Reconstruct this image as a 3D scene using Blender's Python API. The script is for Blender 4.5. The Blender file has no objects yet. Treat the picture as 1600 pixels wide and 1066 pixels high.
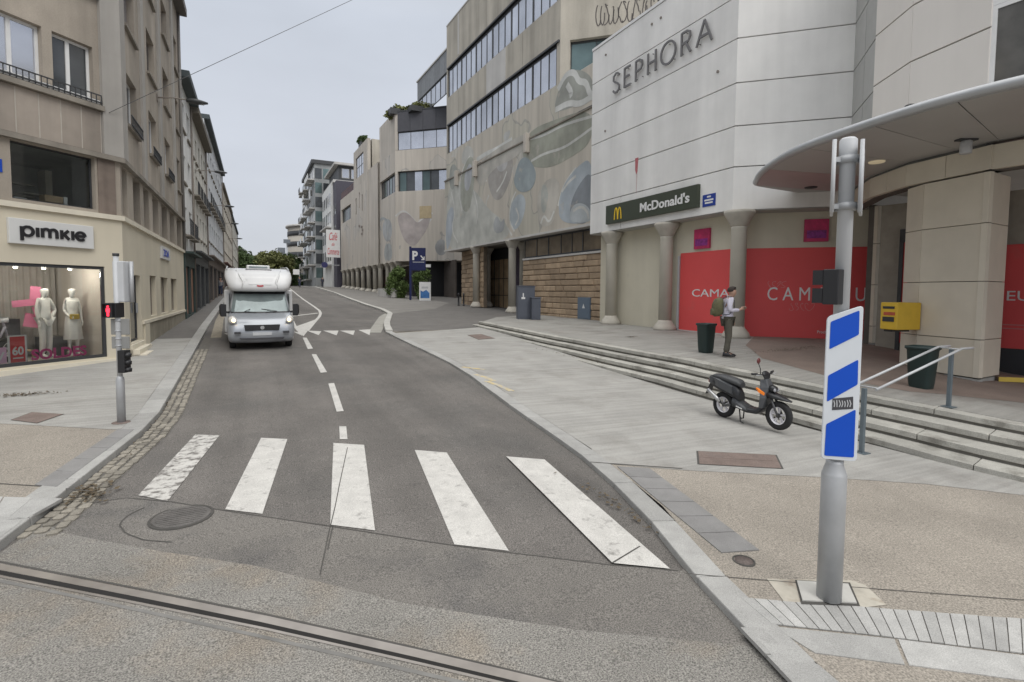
import bpy, bmesh, math, random
from mathutils import Vector, Matrix, noise as mnoise
random.seed(7)
SC = bpy.context.scene
COL = SC.collection
R = math.radians

# ------------------------------------------------------------------ camera
YAW = R(27); PITCH = math.atan((501.6 - 457) / 800.0); ROLL = 0.0075; CAM = (0.0, 0.0, 2.5)
FW = (math.sin(YAW)*math.cos(PITCH), math.cos(YAW)*math.cos(PITCH), -math.sin(PITCH))
RT = (math.cos(YAW), -math.sin(YAW), 0.0)
DN = (-math.sin(YAW)*math.sin(PITCH), -math.cos(YAW)*math.sin(PITCH), -math.cos(PITCH))
cd = bpy.data.cameras.new('camera'); cam = bpy.data.objects.new('camera', cd); COL.objects.link(cam)
CRO, SRO = math.cos(ROLL), math.sin(ROLL)
cr = [RT[i]*CRO - DN[i]*SRO for i in range(3)]        # image right in world
cdn = [RT[i]*SRO + DN[i]*CRO for i in range(3)]       # image down in world
# the horizon drops to the right by ROLL
cr = [RT[i]*CRO + DN[i]*(-SRO) for i in range(3)]
m = Matrix(((cr[0], -cdn[0], -FW[0], CAM[0]), (cr[1], -cdn[1], -FW[1], CAM[1]), (cr[2], -cdn[2], -FW[2], CAM[2]), (0, 0, 0, 1)))
cam.matrix_world = m
cd.sensor_width = 36; cd.lens = 18.0; cd.shift_y = (501.6 - 533) / 1600.0
cd.clip_start = 0.05; cd.clip_end = 3000
SC.camera = cam

# ------------------------------------------------------------------ overcast sky and soft sun
W = bpy.data.worlds.new('World'); SC.world = W; W.use_nodes = True
nt = W.node_tree; nt.nodes.clear()
out = nt.nodes.new('ShaderNodeOutputWorld'); bg = nt.nodes.new('ShaderNodeBackground')
sky = nt.nodes.new('ShaderNodeTexSky'); sky.sky_type = 'NISHITA'; sky.sun_disc = False
SUN_EL, SUN_AZ = R(40), R(178)
sky.sun_elevation = SUN_EL; sky.sun_rotation = SUN_AZ
geo = nt.nodes.new('ShaderNodeTexCoord'); sep = nt.nodes.new('ShaderNodeSeparateXYZ')
nt.links.new(geo.outputs['Generated'], sep.inputs[0])
ramp = nt.nodes.new('ShaderNodeValToRGB')           # cloud deck: CIE overcast, brightest overhead
cr_ = ramp.color_ramp
cr_.elements[0].position = 0.0; cr_.elements[0].color = (0.665, 0.69, 0.74, 1)
cr_.elements[1].position = 1.0; cr_.elements[1].color = (1.0, .985, .95, 1)
e = cr_.elements.new(0.22); e.color = (0.645, 0.68, 0.75, 1)
e = cr_.elements.new(0.45); e.color = (0.625, 0.67, 0.75, 1)
nt.links.new(sep.outputs['Z'], ramp.inputs[0])
mapn = nt.nodes.new('ShaderNodeMapping'); mapn.inputs['Scale'].default_value = (1.0, 1.0, 2.6)
nz = nt.nodes.new('ShaderNodeTexNoise'); nz.inputs['Scale'].default_value = 2.2; nz.inputs['Detail'].default_value = 5
nt.links.new(geo.outputs['Generated'], mapn.inputs[0]); nt.links.new(mapn.outputs[0], nz.inputs['Vector'])
mr = nt.nodes.new('ShaderNodeMapRange'); mr.inputs[1].default_value = .3; mr.inputs[2].default_value = .7
mr.inputs[3].default_value = 0.90; mr.inputs[4].default_value = 1.06
nt.links.new(nz.outputs[0], mr.inputs[0])
# overhead boost of the cloud deck
bst = nt.nodes.new('ShaderNodeMapRange'); bst.interpolation_type = 'SMOOTHSTEP'
bst.inputs[1].default_value = 0.5; bst.inputs[2].default_value = 1.0; bst.inputs[3].default_value = 1.0; bst.inputs[4].default_value = 2.6
nt.links.new(sep.outputs['Z'], bst.inputs[0])
mul = nt.nodes.new('ShaderNodeMath'); mul.operation = 'MULTIPLY'
nt.links.new(mr.outputs[0], mul.inputs[0]); nt.links.new(bst.outputs[0], mul.inputs[1])
vm = nt.nodes.new('ShaderNodeVectorMath'); vm.operation = 'SCALE'
nt.links.new(ramp.outputs[0], vm.inputs[0]); nt.links.new(mul.outputs[0], vm.inputs['Scale'])
sc10 = nt.nodes.new('ShaderNodeVectorMath'); sc10.operation = 'SCALE'; sc10.inputs['Scale'].default_value = 10.0
nt.links.new(vm.outputs[0], sc10.inputs[0])
mix = nt.nodes.new('ShaderNodeMix'); mix.data_type = 'RGBA'; mix.inputs['Factor'].default_value = 0.96
nt.links.new(sky.outputs[0], mix.inputs['A']); nt.links.new(sc10.outputs[0], mix.inputs['B'])
nt.links.new(mix.outputs['Result'], bg.inputs['Color']); bg.inputs['Strength'].default_value = 0.1
nt.links.new(bg.outputs[0], out.inputs[0])
sd = bpy.data.lights.new('sun', 'SUN'); sd.energy = 1.3; sd.angle = R(30); sd.color = (1, .97, .93)
sun = bpy.data.objects.new('sun', sd); COL.objects.link(sun)
sun.rotation_euler = (R(90) - SUN_EL, 0, R(180) - SUN_AZ)
SC.view_settings.view_transform = 'Standard'; SC.view_settings.look = 'None'
SC.view_settings.gamma = 1; SC.view_settings.exposure = 0.0; SC.view_settings.use_curve_mapping = False
SC.cycles.max_bounces = 6

# ------------------------------------------------------------------ survey helpers (photo point -> point on a real surface)
def ray(px, py):
    u = (px - 800) / 800.0; v = (py - 501.6) / 800.0
    a = u*CRO + v*SRO; b = -u*SRO + v*CRO
    return tuple(FW[i] + a*RT[i] + b*DN[i] for i in range(3))
def cl(x, a=0., b=1.): return max(a, min(b, x))
def G(x, y):
    g = .033*y if y > 0 else .01*y
    if y > 95: g = .033*95 + .012*(min(y, 260) - 95)
    return g - .035*min(max(0, x-3), 20)*cl((20-y)/14)
def ZP(x, y):
    z = .94 + (.008*(y-9.5) if y > 9.5 else -.062*(9.5-y)) - .026*max(0, 15.1-x)*cl((24-y)/8)
    return z - .05*min(max(0, x-12), 8)*cl((9.5-y)/3.5)
def hit(px, py, zf=G, off=0):
    r = ray(px, py); g = lambda t: (CAM[2]+t*r[2]) - (zf(t*r[0], t*r[1])+off)
    t = 1.
    while t < 600 and g(t) > 0: t *= 1.02
    lo, hi = t/1.02, t
    for _ in range(40):
        mm = (lo+hi)/2
        if g(mm) > 0: lo = mm
        else: hi = mm
    return Vector((lo*r[0], lo*r[1], CAM[2]+lo*r[2]))
def onz(px, py, z):
    r = ray(px, py); t = (z-CAM[2])/r[2]
    return Vector((t*r[0], t*r[1], z))
def atd(px, py, d):
    r = ray(px, py); return Vector((r[0]*d, r[1]*d, CAM[2]+r[2]*d))
def head(v): return math.degrees(math.atan((v-800)/800)+YAW)
class Wall:
    """a vertical plane: origin, heading in degrees from +Y, side +1/-1 picks the outward normal"""
    def __init__(s, p, h, side=1):
        s.p = p; h = R(h); s.t = (math.sin(h), math.cos(h)); s.n = (side*s.t[1], -side*s.t[0])
        s.u = (-s.n[1], s.n[0])
    def st(s, px, py, o=0):
        r = ray(px, py); ox = s.p[0]+s.n[0]*o; oy = s.p[1]+s.n[1]*o
        t = (ox*s.n[0]+oy*s.n[1])/(r[0]*s.n[0]+r[1]*s.n[1])
        return ((t*r[0]-s.p[0])*s.t[0]+(t*r[1]-s.p[1])*s.t[1], CAM[2]+t*r[2])
    def S(s, px, py, o=0): return s.st(px, py, o)[0]
    def pt(s, S, z, o=0):
        return Vector((s.p[0]+S*s.t[0]+o*s.n[0], s.p[1]+S*s.t[1]+o*s.n[1], z))

# ------------------------------------------------------------------ materials
MC = {}
def mat(name, col, rough=.8, metal=0., var=.12, scale=3., bump=0., bscale=40., streak=0., rnd=0., spec=.5, speck=0., sscale=90., emit=0., dirt=None, dscale=1.2, dth=.55, alpha=1., coat=0., track=0.):
    if name in MC: return MC[name]
    m = bpy.data.materials.new(name); m.use_nodes = True; MC[name] = m
    n = m.node_tree.nodes; l = m.node_tree.links; p = n['Principled BSDF']
    p.inputs['Roughness'].default_value = rough; p.inputs['Metallic'].default_value = metal
    p.inputs['Specular IOR Level'].default_value = spec
    if coat: p.inputs['Coat Weight'].default_value = coat
    c = (*col, 1)
    p.inputs['Base Color'].default_value = c
    if emit:
        p.inputs['Emission Color'].default_value = c; p.inputs['Emission Strength'].default_value = emit
    tc = n.new('ShaderNodeTexCoord'); vec = tc.outputs['Object']
    val = None
    def mulv(a, b):
        q = n.new('ShaderNodeMath'); q.operation = 'MULTIPLY'; l.new(a, q.inputs[0]); l.new(b, q.inputs[1]); return q.outputs[0]
    def noise(sc, lo, hi, det=4, mapping=None, a=.3, b=.7, ro=.55):
        t = n.new('ShaderNodeTexNoise'); t.inputs['Scale'].default_value = sc; t.inputs['Detail'].default_value = det; t.inputs['Roughness'].default_value = ro
        if mapping:
            mp = n.new('ShaderNodeMapping'); mp.inputs['Scale'].default_value = mapping; l.new(vec, mp.inputs[0]); l.new(mp.outputs[0], t.inputs['Vector'])
        else: l.new(vec, t.inputs['Vector'])
        r = n.new('ShaderNodeMapRange'); r.inputs[1].default_value = a; r.inputs[2].default_value = b; r.inputs[3].default_value = lo; r.inputs[4].default_value = hi
        l.new(t.outputs[0], r.inputs[0]); return r.outputs[0]
    if var: val = noise(scale, 1-var, 1+var)
    if speck:
        q = noise(sscale, 1-speck, 1+speck, 2, None, .32, .68); val = mulv(val, q) if val else q
    if streak:
        q = noise(1, 1-streak, 1+streak*.3, 5, (1.1, 1.1, .10), .3, .7); val = mulv(val, q) if val else q
    if track:
        q = noise(1, 1-track, 1+track, 4, (1.35, .05, 1), .36, .64); val = mulv(val, q) if val else q
        q = noise(.25, 1-track*.8, 1+track*.8, 6, None, .4, .6, .7); val = mulv(val, q)
    if rnd:
        oi = n.new('ShaderNodeObjectInfo'); r = n.new('ShaderNodeMapRange'); r.inputs[3].default_value = 1-rnd; r.inputs[4].default_value = 1+rnd
        l.new(oi.outputs['Random'], r.inputs[0]); val = mulv(val, r.outputs[0]) if val else r.outputs[0]
    cur = None
    if dirt:
        f = noise(dscale, 0, 1, 6, None, dth, dth+.16, .62)
        mx = n.new('ShaderNodeMix'); mx.data_type = 'RGBA'; mx.inputs['A'].default_value = c; mx.inputs['B'].default_value = (*dirt, 1)
        l.new(f, mx.inputs['Factor']); cur = mx.outputs['Result']
    if val:
        vs = n.new('ShaderNodeVectorMath'); vs.operation = 'SCALE'
        if cur: l.new(cur, vs.inputs[0])
        else: vs.inputs[0].default_value = col
        l.new(val, vs.inputs['Scale']); cur = vs.outputs[0]
    if cur: l.new(cur, p.inputs['Base Color'])
    if bump:
        t = n.new('ShaderNodeTexNoise'); t.inputs['Scale'].default_value = bscale; t.inputs['Detail'].default_value = 4; l.new(vec, t.inputs['Vector'])
        b = n.new('ShaderNodeBump'); b.inputs['Strength'].default_value = bump; b.inputs['Distance'].default_value = .01
        l.new(t.outputs[0], b.inputs['Height']); l.new(b.outputs[0], p.inputs['Normal'])
    if alpha < 1: p.inputs['Alpha'].default_value = alpha
    return m

asphalt = mat('asphalt', (.128, .118, .108), .88, var=.14, scale=.7, speck=.6, sscale=95, bump=.5, bscale=90, dirt=(.105, .099, .092), dscale=.45, dth=.5, track=.13)
asphalt_far = mat('asphalt_pavement', (.135, .127, .118), .9, var=.12, scale=1.2, speck=.2, sscale=60, bump=.3, bscale=80)
apron = mat('exposed_aggregate_concrete', (.20, .19, .172), .9, var=.16, scale=.9, speck=.6, sscale=95, bump=.7, bscale=70, dirt=(.215, .19, .158), dscale=1.3, dth=.48)
aggr = mat('beige_aggregate', (.275, .247, .21), .9, var=.12, scale=1.1, speck=.4, sscale=75, bump=.6, bscale=90)
granite = mat('granite_kerb', (.33, .325, .31), .8, var=.1, scale=5, speck=.2, sscale=140, bump=.2, rnd=.1, bscale=100)
granite_dark = mat('dark_granite', (.215, .21, .205), .8, var=.1, scale=4, speck=.15, sscale=140, bump=.2, rnd=.07)
setts = mat('pale_granite_setts', (.36, .355, .34), .85, var=.12, scale=6, speck=.2, sscale=140, bump=.3, rnd=.12)
step_m = mat('step_stone', (.37, .36, .325), .85, var=.14, scale=2.5, speck=.2, sscale=90, bump=.4, rnd=.1, dirt=(.22, .21, .185), dscale=2.2, dth=.52)
cobble_m = mat('cobble', (.235, .215, .18), .85, var=.2, scale=7, speck=.2, bump=.5, rnd=.28)
joint_m = mat('joint_mortar', (.12, .112, .1), .95, var=.2, scale=9, bump=.3)
white_paint = mat('road_paint', (.50, .485, .455), .7, var=.1, scale=5, speck=.18, sscale=90, bump=.2, dirt=(.22, .21, .195), dscale=7.5, dth=.58)
yellow_paint = mat('worn_yellow_paint', (.5, .4, .2), .8, var=.1, scale=5, dirt=(.38, .37, .35), dscale=7, dth=.45)
iron = mat('cast_iron', (.13, .105, .095), .7, metal=.2, var=.2, scale=6, speck=.2, sscale=80, bump=.5, bscale=60)
steel = mat('rail_steel', (.34, .31, .28), .42, metal=.6, var=.2, scale=3)
black = mat('black_plastic', (.015, .015, .017), .45, var=0)
dark = mat('dark_interior', (.02, .02, .022), .9, var=0)
galv = mat('galvanised_pole', (.42, .43, .44), .5, metal=.35, var=.08, scale=4, bump=.05)
grey_paint = mat('pale_grey_paint', (.5, .51, .52), .5, var=.06, scale=3)
white_sign = mat('white_sign', (.62, .65, .68), .45, var=.04)
blue_sign = mat('blue_sign', (.0, .055, .42), .4, var=.04)
glass_dark = mat('window_glass', (.05, .055, .06), .06, var=.3, scale=.9, spec=.8)
glass_sky = mat('reflective_glass', (.56, .58, .63), .12, metal=.75, var=.18, scale=.35, rnd=.12)
glass_teal = mat('teal_glass', (.12, .17, .17), .08, metal=.35, var=.25, scale=.5, rnd=.25)
frame_w = mat('white_frame', (.72, .72, .71), .5, var=.04)
frame_d = mat('dark_frame', (.04, .042, .045), .5, var=.05)
frame_b = mat('brown_frame', (.22, .19, .165), .6, var=.08)

# ------------------------------------------------------------------ objects
NM = {}
def link(name, me, parent=None):
    o = bpy.data.objects.new(name, me); COL.objects.link(o)
    if parent: o.parent = parent
    return o
def tag(o, label=None, cat=None, group=None, kind=None):
    if label: o['label'] = label
    if cat: o['category'] = cat
    if group: o['group'] = group
    if kind: o['kind'] = kind
    return o
def empty(name, loc, label=None, cat=None, group=None, kind=None, rz=0):
    o = bpy.data.objects.new(name, None); COL.objects.link(o); o.location = loc; o.rotation_euler = (0, 0, rz)
    o.empty_display_size = .2
    return tag(o, label, cat, group, kind)
def wloc(o):
    v = Vector((0, 0, 0))
    while o: v = v + o.location; o = o.parent
    return v
class MB:
    """collects shapes in world (or local) coordinates and links them as one mesh object"""
    def __init__(s): s.v = []; s.f = []; s.sm = []; s.mi = []; s.cur = 0
    def add(s, vs, fs, smooth=False):
        b = len(s.v); s.v += [tuple(v) for v in vs]
        for f in fs: s.f.append([b+i for i in f]); s.sm.append(smooth); s.mi.append(s.cur)
        return s
    def hexa(s, p):      # 8 points: bottom 4 ccw, top 4 ccw
        return s.add(p, [(3, 2, 1, 0), (4, 5, 6, 7), (0, 1, 5, 4), (1, 2, 6, 5), (2, 3, 7, 6), (3, 0, 4, 7)])
    def box(s, x0, x1, y0, y1, z0, z1):
        return s.hexa([(x0, y0, z0), (x1, y0, z0), (x1, y1, z0), (x0, y1, z0), (x0, y0, z1), (x1, y0, z1), (x1, y1, z1), (x0, y1, z1)])
    def wbox(s, w, a, b, z0, z1, o0, o1):
        p = [w.pt(a, z0, o0), w.pt(b, z0, o0), w.pt(b, z0, o1), w.pt(a, z0, o1), w.pt(a, z1, o0), w.pt(b, z1, o0), w.pt(b, z1, o1), w.pt(a, z1, o1)]
        return s.hexa(p)
    def prism(s, poly, z0, z1):
        n = len(poly); vs = [(p[0], p[1], z0) for p in poly]+[(p[0], p[1], z1) for p in poly]
        return s.add(vs, [tuple(range(n-1, -1, -1)), tuple(range(n, 2*n))]+[(i, (i+1) % n, n+(i+1) % n, n+i) for i in range(n)])
    def wprism(s, w, poly, o0, o1):   # polygon in (s,z) of the wall, extruded outward
        n = len(poly); vs = [w.pt(p[0], p[1], o0) for p in poly]+[w.pt(p[0], p[1], o1) for p in poly]
        return s.add(vs, [tuple(range(n-1, -1, -1)), tuple(range(n, 2*n))]+[(i, (i+1) % n, n+(i+1) % n, n+i) for i in range(n)])
    def tube(s, pts, r, n=8, cap=True, flat=1.):
        pts = [Vector(p) for p in pts]; rs = r if isinstance(r, (list, tuple)) else [r]*len(pts)
        rings = []; up = None
        for i, p in enumerate(pts):
            a = pts[max(0, i-1)]; b = pts[min(len(pts)-1, i+1)]; d = (b-a).normalized()
            if up is None:
                up = Vector((0, 0, 1)) if abs(d.z) < .9 else Vector((1, 0, 0))
            x = d.cross(up); 
            if x.length < 1e-4: x = d.cross(Vector((0, 1, 0)))
            x.normalize(); y = x.cross(d).normalized(); up = y
            rings.append([p+(x*math.cos(2*math.pi*k/n)+y*math.sin(2*math.pi*k/n)*flat)*rs[i] for k in range(n)])
        return s.loft(rings, cap)
    def loft(s, rings, cap=True, closed=True, smooth=True):
        n = len(rings[0]); b = len(s.v)
        for r in rings: s.v += [tuple(v) for v in r]
        kk = n if closed else n-1
        for i in range(len(rings)-1):
            for k in range(kk):
                s.f.append([b+i*n+k, b+i*n+(k+1) % n, b+(i+1)*n+(k+1) % n, b+(i+1)*n+k]); s.sm.append(smooth); s.mi.append(s.cur)
        if cap:
            s.f.append([b+k for k in range(n-1, -1, -1)]); s.sm.append(False); s.mi.append(s.cur)
            s.f.append([b+(len(rings)-1)*n+k for k in range(n)]); s.sm.append(False); s.mi.append(s.cur)
        return s
    def lathe(s, c, prof, n=20):   # prof: (r,z)
        return s.loft([[(c[0]+r*math.cos(2*math.pi*k/n), c[1]+r*math.sin(2*math.pi*k/n), c[2]+z) for k in range(n)] for r, z in prof])
    def ball(s, c, r, n=12, m=8, sc=(1, 1, 1)):
        return s.loft([[(c[0]+sc[0]*r*math.sin(math.pi*j/m)*math.cos(2*math.pi*k/n), c[1]+sc[1]*r*math.sin(math.pi*j/m)*math.sin(2*math.pi*k/n), c[2]-sc[2]*r*math.cos(math.pi*j/m)) for k in range(n)] for j in [.02]+list(range(1, m))+[m-.02]])
    def build(s, name, material, parent=None, bevel=0, fix=True):
        if parent:
            off = wloc(parent); s.v = [(v[0]-off.x, v[1]-off.y, v[2]-off.z) for v in s.v]
        me = bpy.data.meshes.new(name); me.from_pydata(s.v, [], s.f)
        for mm in (material if isinstance(material, (list, tuple)) else [material]): me.materials.append(mm)
        me.polygons.foreach_set('use_smooth', s.sm); me.polygons.foreach_set('material_index', s.mi)
        if fix:
            bm = bmesh.new(); bm.from_mesh(me); bmesh.ops.recalc_face_normals(bm, faces=bm.faces)
            bm.to_mesh(me); bm.free()
        me.update()
        o = link(name, me, parent)
        if bevel:
            b = o.modifiers.new('bevel', 'BEVEL'); b.width = bevel; b.segments = 2; b.limit_method = 'ANGLE'; b.angle_limit = R(40)
        return o
def drape(name, poly, zf, off, material, step=1.5, parent=None, skirt=.0, kind='structure'):
    """a polygon laid on the terrain function"""
    bm = bmesh.new(); vs = [bm.verts.new((p[0], p[1], 0)) for p in poly]; bm.faces.new(vs)
    xs = [p[0] for p in poly]; ys = [p[1] for p in poly]
    def cuts(lo, hi, ax):
        k = math.ceil(lo/step)*step
        while k < hi:
            co = [0, 0, 0]; co[ax] = k; no = [0, 0, 0]; no[ax] = 1
            bmesh.ops.bisect_plane(bm, geom=bm.verts[:]+bm.edges[:]+bm.faces[:], plane_co=co, plane_no=no); k += step
    cuts(min(xs), max(xs), 0); cuts(min(ys), max(ys), 1)
    bmesh.ops.triangulate(bm, faces=bm.faces[:])
    if skirt:
        ed = [e for e in bm.edges if len(e.link_faces) == 1]
        r = bmesh.ops.extrude_edge_only(bm, edges=ed)
        for v in bm.verts: v.co.z = zf(v.co.x, v.co.y)+off
        for g in r['geom']:
            if isinstance(g, bmesh.types.BMVert): g.co.z -= skirt
    else:
        for v in bm.verts: v.co.z = zf(v.co.x, v.co.y)+off
    bmesh.ops.recalc_face_normals(bm, faces=bm.faces[:])
    if not skirt:
        for f in bm.faces:
            if f.normal.z < 0: f.normal_flip()
    me = bpy.data.meshes.new(name); bm.to_mesh(me); bm.free(); me.materials.append(material)
    o = link(name, me, parent)
    if kind and not parent: o['kind'] = kind
    return o
def glyph(ch, size, depth=.02, bold=0., shear=0., flat=False):
    """mesh data of a text string lying in xy, origin at its lower left"""
    c = bpy.data.curves.new('glyph', 'FONT'); c.body = ch; c.size = size; c.extrude = depth/2; c.offset = bold; c.shear = shear; c.resolution_u = 3
    o = bpy.data.objects.new('glyph', c); COL.objects.link(o)
    dg = bpy.context.evaluated_depsgraph_get(); me = bpy.data.meshes.new_from_object(o.evaluated_get(dg))
    bpy.data.objects.remove(o); bpy.data.curves.remove(c)
    return me
def put_text(name, text, w, S, z, o, width, height, depth, material, parent, bold=0., split=False, shear=0.):
    """text on a wall. S = wall coordinate of its left end as read; width along the reading direction."""
    u = Vector((w.u[0], w.u[1], 0)); n = Vector((w.n[0], w.n[1], 0)); up = Vector((0, 0, 1)); base = w.pt(S, z, o)
    off = wloc(parent) if parent else Vector((0, 0, 0))
    me = glyph(text, 1, depth, bold, shear)
    xs = [v.co.x for v in me.vertices]; ys = [v.co.y for v in me.vertices]; x0, x1, y0, y1 = min(xs), max(xs), min(ys), max(ys)
    kx = width/(x1-x0); ky = height/(y1-y0)
    def place(me, name):
        for v in me.vertices:
            q = base+u*((v.co.x-x0)*kx)+up*((v.co.y-y0)*ky)+n*(v.co.z+depth/2); v.co = q-off
        me.materials.clear(); me.materials.append(material); me.name = name
        return link(name, me, parent)
    if not split: return place(me, name)
    # split: separate the loose parts into letters by bounding columns
    bm = bmesh.new(); bm.from_mesh(me); isl = []; seen = set()
    for v in bm.verts:
        if v in seen: continue
        st = [v]; comp = []
        while st:
            q = st.pop()
            if q in seen: continue
            seen.add(q); comp.append(q); st += [e.other_vert(q) for e in q.link_edges if e.other_vert(q) not in seen]
        isl.append(comp)
    groups = []
    for comp in sorted(isl, key=lambda c: min(v.co.x for v in c)):
        a, b = min(v.co.x for v in comp), max(v.co.x for v in comp)
        if groups and a < groups[-1][1]-.02: groups[-1][2].append(comp); groups[-1][1] = max(b, groups[-1][1])
        else: groups.append([a, b, [comp]])
    res = []
    for a, b, comps in groups:
        vs = set(v for c in comps for v in c)
        fs = [f for f in bm.faces if f.verts[0] in vs]
        idx = {v: i for i, v in enumerate(vs)}
        mm = bpy.data.meshes.new(name); mm.from_pydata([v.co[:] for v in idx], [], [[idx[v] for v in f.verts] for f in fs])
        res.append(place(mm, name))
    bm.free(); return res
def resample(pts, step):
    out = [Vector(pts[0][:2])]; acc = 0
    P = [Vector(p[:2]) for p in pts]
    tot = sum((P[i+1]-P[i]).length for i in range(len(P)-1)); n = max(1, round(tot/step)); st = tot/n
    want = st
    for i in range(len(P)-1):
        L = (P[i+1]-P[i]).length
        while want <= acc+L+1e-6:
            out.append(P[i].lerp(P[i+1], (want-acc)/L)); want += st
        acc += L
    return out
def offset(P, d):   # d>0: to the right of travel
    P = [Vector(p[:2]) for p in P]; o = []
    for i in range(len(P)):
        a = P[max(0, i-1)]; b = P[min(len(P)-1, i+1)]; t = (b-a).normalized(); o.append(P[i]+Vector((t.y, -t.x))*d)
    return o

# ================================================================== GROUND
def H(*pts, zf=G, off=0): return [tuple(hit(x, y, zf, off)[:2]) for x, y in pts]
gv = []; 
xs = [-600, -200, -60, -20, -6, 3, 8, 14, 23, 60, 200, 600]; ys = [-80, -20, -5, 0, 6, 12, 20, 50, 95, 150, 260, 400, 900]
mb = MB(); mb.add([(x, y, G(x, y)-.05) for y in ys for x in xs], [(j*len(xs)+i, j*len(xs)+i+1, (j+1)*len(xs)+i+1, (j+1)*len(xs)+i) for j in range(len(ys)-1) for i in range(len(xs)-1)])
tag(mb.build('ground', asphalt_far), kind='structure')
drape('road', [(-12, -12), (14, -12), (14, 230), (-12, 230)], G, 0, asphalt, 2.0)

KR = [(2.3, -6), (2.55, -1), (2.75, .8), (2.96, 1.96), (3.14, 2.6), (3.36, 3.28), (3.75, 4.24), (3.98, 5.24), (4.16, 6.09), (4.44, 8.69), (4.9, 12), (5.05, 14), (5.05, 19.7), (5.12, 22)]
KRF = [(5.12, 22), (5.7, 25), (7.6, 32), (7.96, 36), (7.96, 41), (8.5, 54), (9.23, 68), (9.68, 95), (10.2, 130), (10.2, 200)]
KL = [(-14, -.8), (-4.2, 1.0), (-2.9, 2.6), (-2.3, 4.2), (-2.01, 5.95), (-1.91, 6.49), (-1.73, 7.76), (-1.5, 9.2), (-1.42, 10.4), (-1.45, 12), (-1.53, 17), (-1.7, 26.6), (-1.9, 49), (-2.0, 90), (-2.0, 200)]
OFR, OFL = .06, .09
# tramway apron and the asphalt strip before the crossing
ap = H((70, 818), (100, 834), (250, 862), (400, 885), (640, 945), (900, 985), (1185, 1012))
drape('tramway_apron', [(12, -9), (3.0, -3), (3.4, 2.0)]+ap[::-1]+[(-2.2, 5.2), (-14, 1), (-14, -9)], G, .004, apron, 1.0)
asphalt2 = mat('asphalt_strip', (.155, .144, .13), .9, var=.1, scale=1.1, speck=.55, sscale=95, bump=.5, bscale=90, dirt=(.108, .102, .096), dscale=1.0, dth=.5)
st_ = H((90, 795), (216, 776), (352, 799), (516, 823), (710, 854), (957, 884), (1060, 893))
drape('asphalt_strip', st_+[(3.42, 3.2), (3.3, 2.2)]+ap[::-1][:-1], G, .0025, asphalt2, 1.0)
def ribbon(name, pts, width, off, material, zf=G, parent=None, kind='structure', step=.6, closed=False):
    P = resample([Vector(p[:2]) for p in pts], step); A = offset(P, -width/2); B = offset(P, width/2); mb = MB()
    n = len(P); mb.add([(a.x, a.y, zf(a.x, a.y)+off) for a in A]+[(b.x, b.y, zf(b.x, b.y)+off) for b in B], [(i, n+i, n+i+1, i+1) for i in range(n-1)])
    o = mb.build(name, material, parent)
    if kind and not parent: o['kind'] = kind
    return o
crack_m = mat('bitumen_joint', (.07, .066, .06), .9, var=.2)
ribbon('road_joint', st_, .012, .007, crack_m)
ribbon('road_joint', H((543, 700), (530, 760), (518, 822), (506, 860), (500, 900)), .010, .0095, crack_m)
ribbon('road_joint', H((957, 881), (975, 868), (1000, 855)), .016, .0095, crack_m)
ribbon('road_joint', H((187, 822), (192, 812), (205, 803), (225, 794)), .014, .007, crack_m, step=.1)
ribbon('road_joint', H((187, 822), (196, 834), (225, 845), (268, 848)), .014, .007, crack_m, step=.1)
ribbon('road_joint', H((520, 823), (512, 860)), .012, .007, crack_m)
# tram rail
def rl(dy):
    P = [Vector(p) for p in H((-60, 875+dy), (0, 887+dy), (200, 926+dy), (400, 966+dy), (640, 1020+dy), (860, 1072+dy), (1100, 1132+dy))]
    return [tuple(P[0]+(P[0]-P[2]).normalized()*9)]+[tuple(p) for p in P]+[tuple(P[-1]+(P[-1]-P[-3]).normalized()*9)]
rail = empty('tram_rail', (0, 0, 0), kind='structure')
ribbon('rail_head', rl(0), .068, .0085, steel, parent=rail)
ribbon('rail_groove', rl(9), .042, .0080, mat('groove', (.012, .011, .01), .9, var=0), parent=rail)
ribbon('rail_lip', rl(15), .022, .0085, steel, parent=rail)
ribbon('rail_seal', rl(-8), .02, .0080, crack_m, parent=rail)
ribbon('apron_joint', H((-20, 905), (0, 908), (400, 994), (800, 1086)), .03, .0065, mat('rail_seal_grey', (.17, .165, .155), .9, var=.2, scale=5))

# ---- left pavement
NL = [p for p in KL]
KLo = offset(KL, -.30)
drape('left_pavement', [tuple(p) for p in KLo]+[(-6, 200), (-6, 22), (-16, 12), (-16, 1)], G, OFL, granite_dark if False else aggr, 1.5)
sl_m = mat('streaked_granite_slab', (.315, .307, .287), .8, var=.1, scale=1.2, speck=.16, sscale=90, bump=.2, dirt=(.265, .255, .235), dscale=1.1, dth=.52)
# streaks of sawn stone laid across the pavement
def streak(m, rot, sc):
    n = m.node_tree.nodes; l = m.node_tree.links; p = n['Principled BSDF']; src = p.inputs['Base Color'].links[0].from_socket
    tc = n.new('ShaderNodeTexCoord'); mp = n.new('ShaderNodeMapping'); mp.inputs['Rotation'].default_value = (0, 0, rot); mp.inputs['Scale'].default_value = sc
    t = n.new('ShaderNodeTexNoise'); t.inputs['Scale'].default_value = 1; t.inputs['Detail'].default_value = 3; r = n.new('ShaderNodeMapRange')
    r.inputs[1].default_value = .35; r.inputs[2].default_value = .65; r.inputs[3].default_value = .89; r.inputs[4].default_value = 1.07
    l.new(tc.outputs['Object'], mp.inputs[0]); l.new(mp.outputs[0], t.inputs['Vector']); l.new(t.outputs[0], r.inputs[0])
    vs = n.new('ShaderNodeVectorMath'); vs.operation = 'SCALE'; l.new(src, vs.inputs[0]); l.new(r.outputs[0], vs.inputs['Scale']); l.new(vs.outputs[0], p.inputs['Base Color'])
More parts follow.
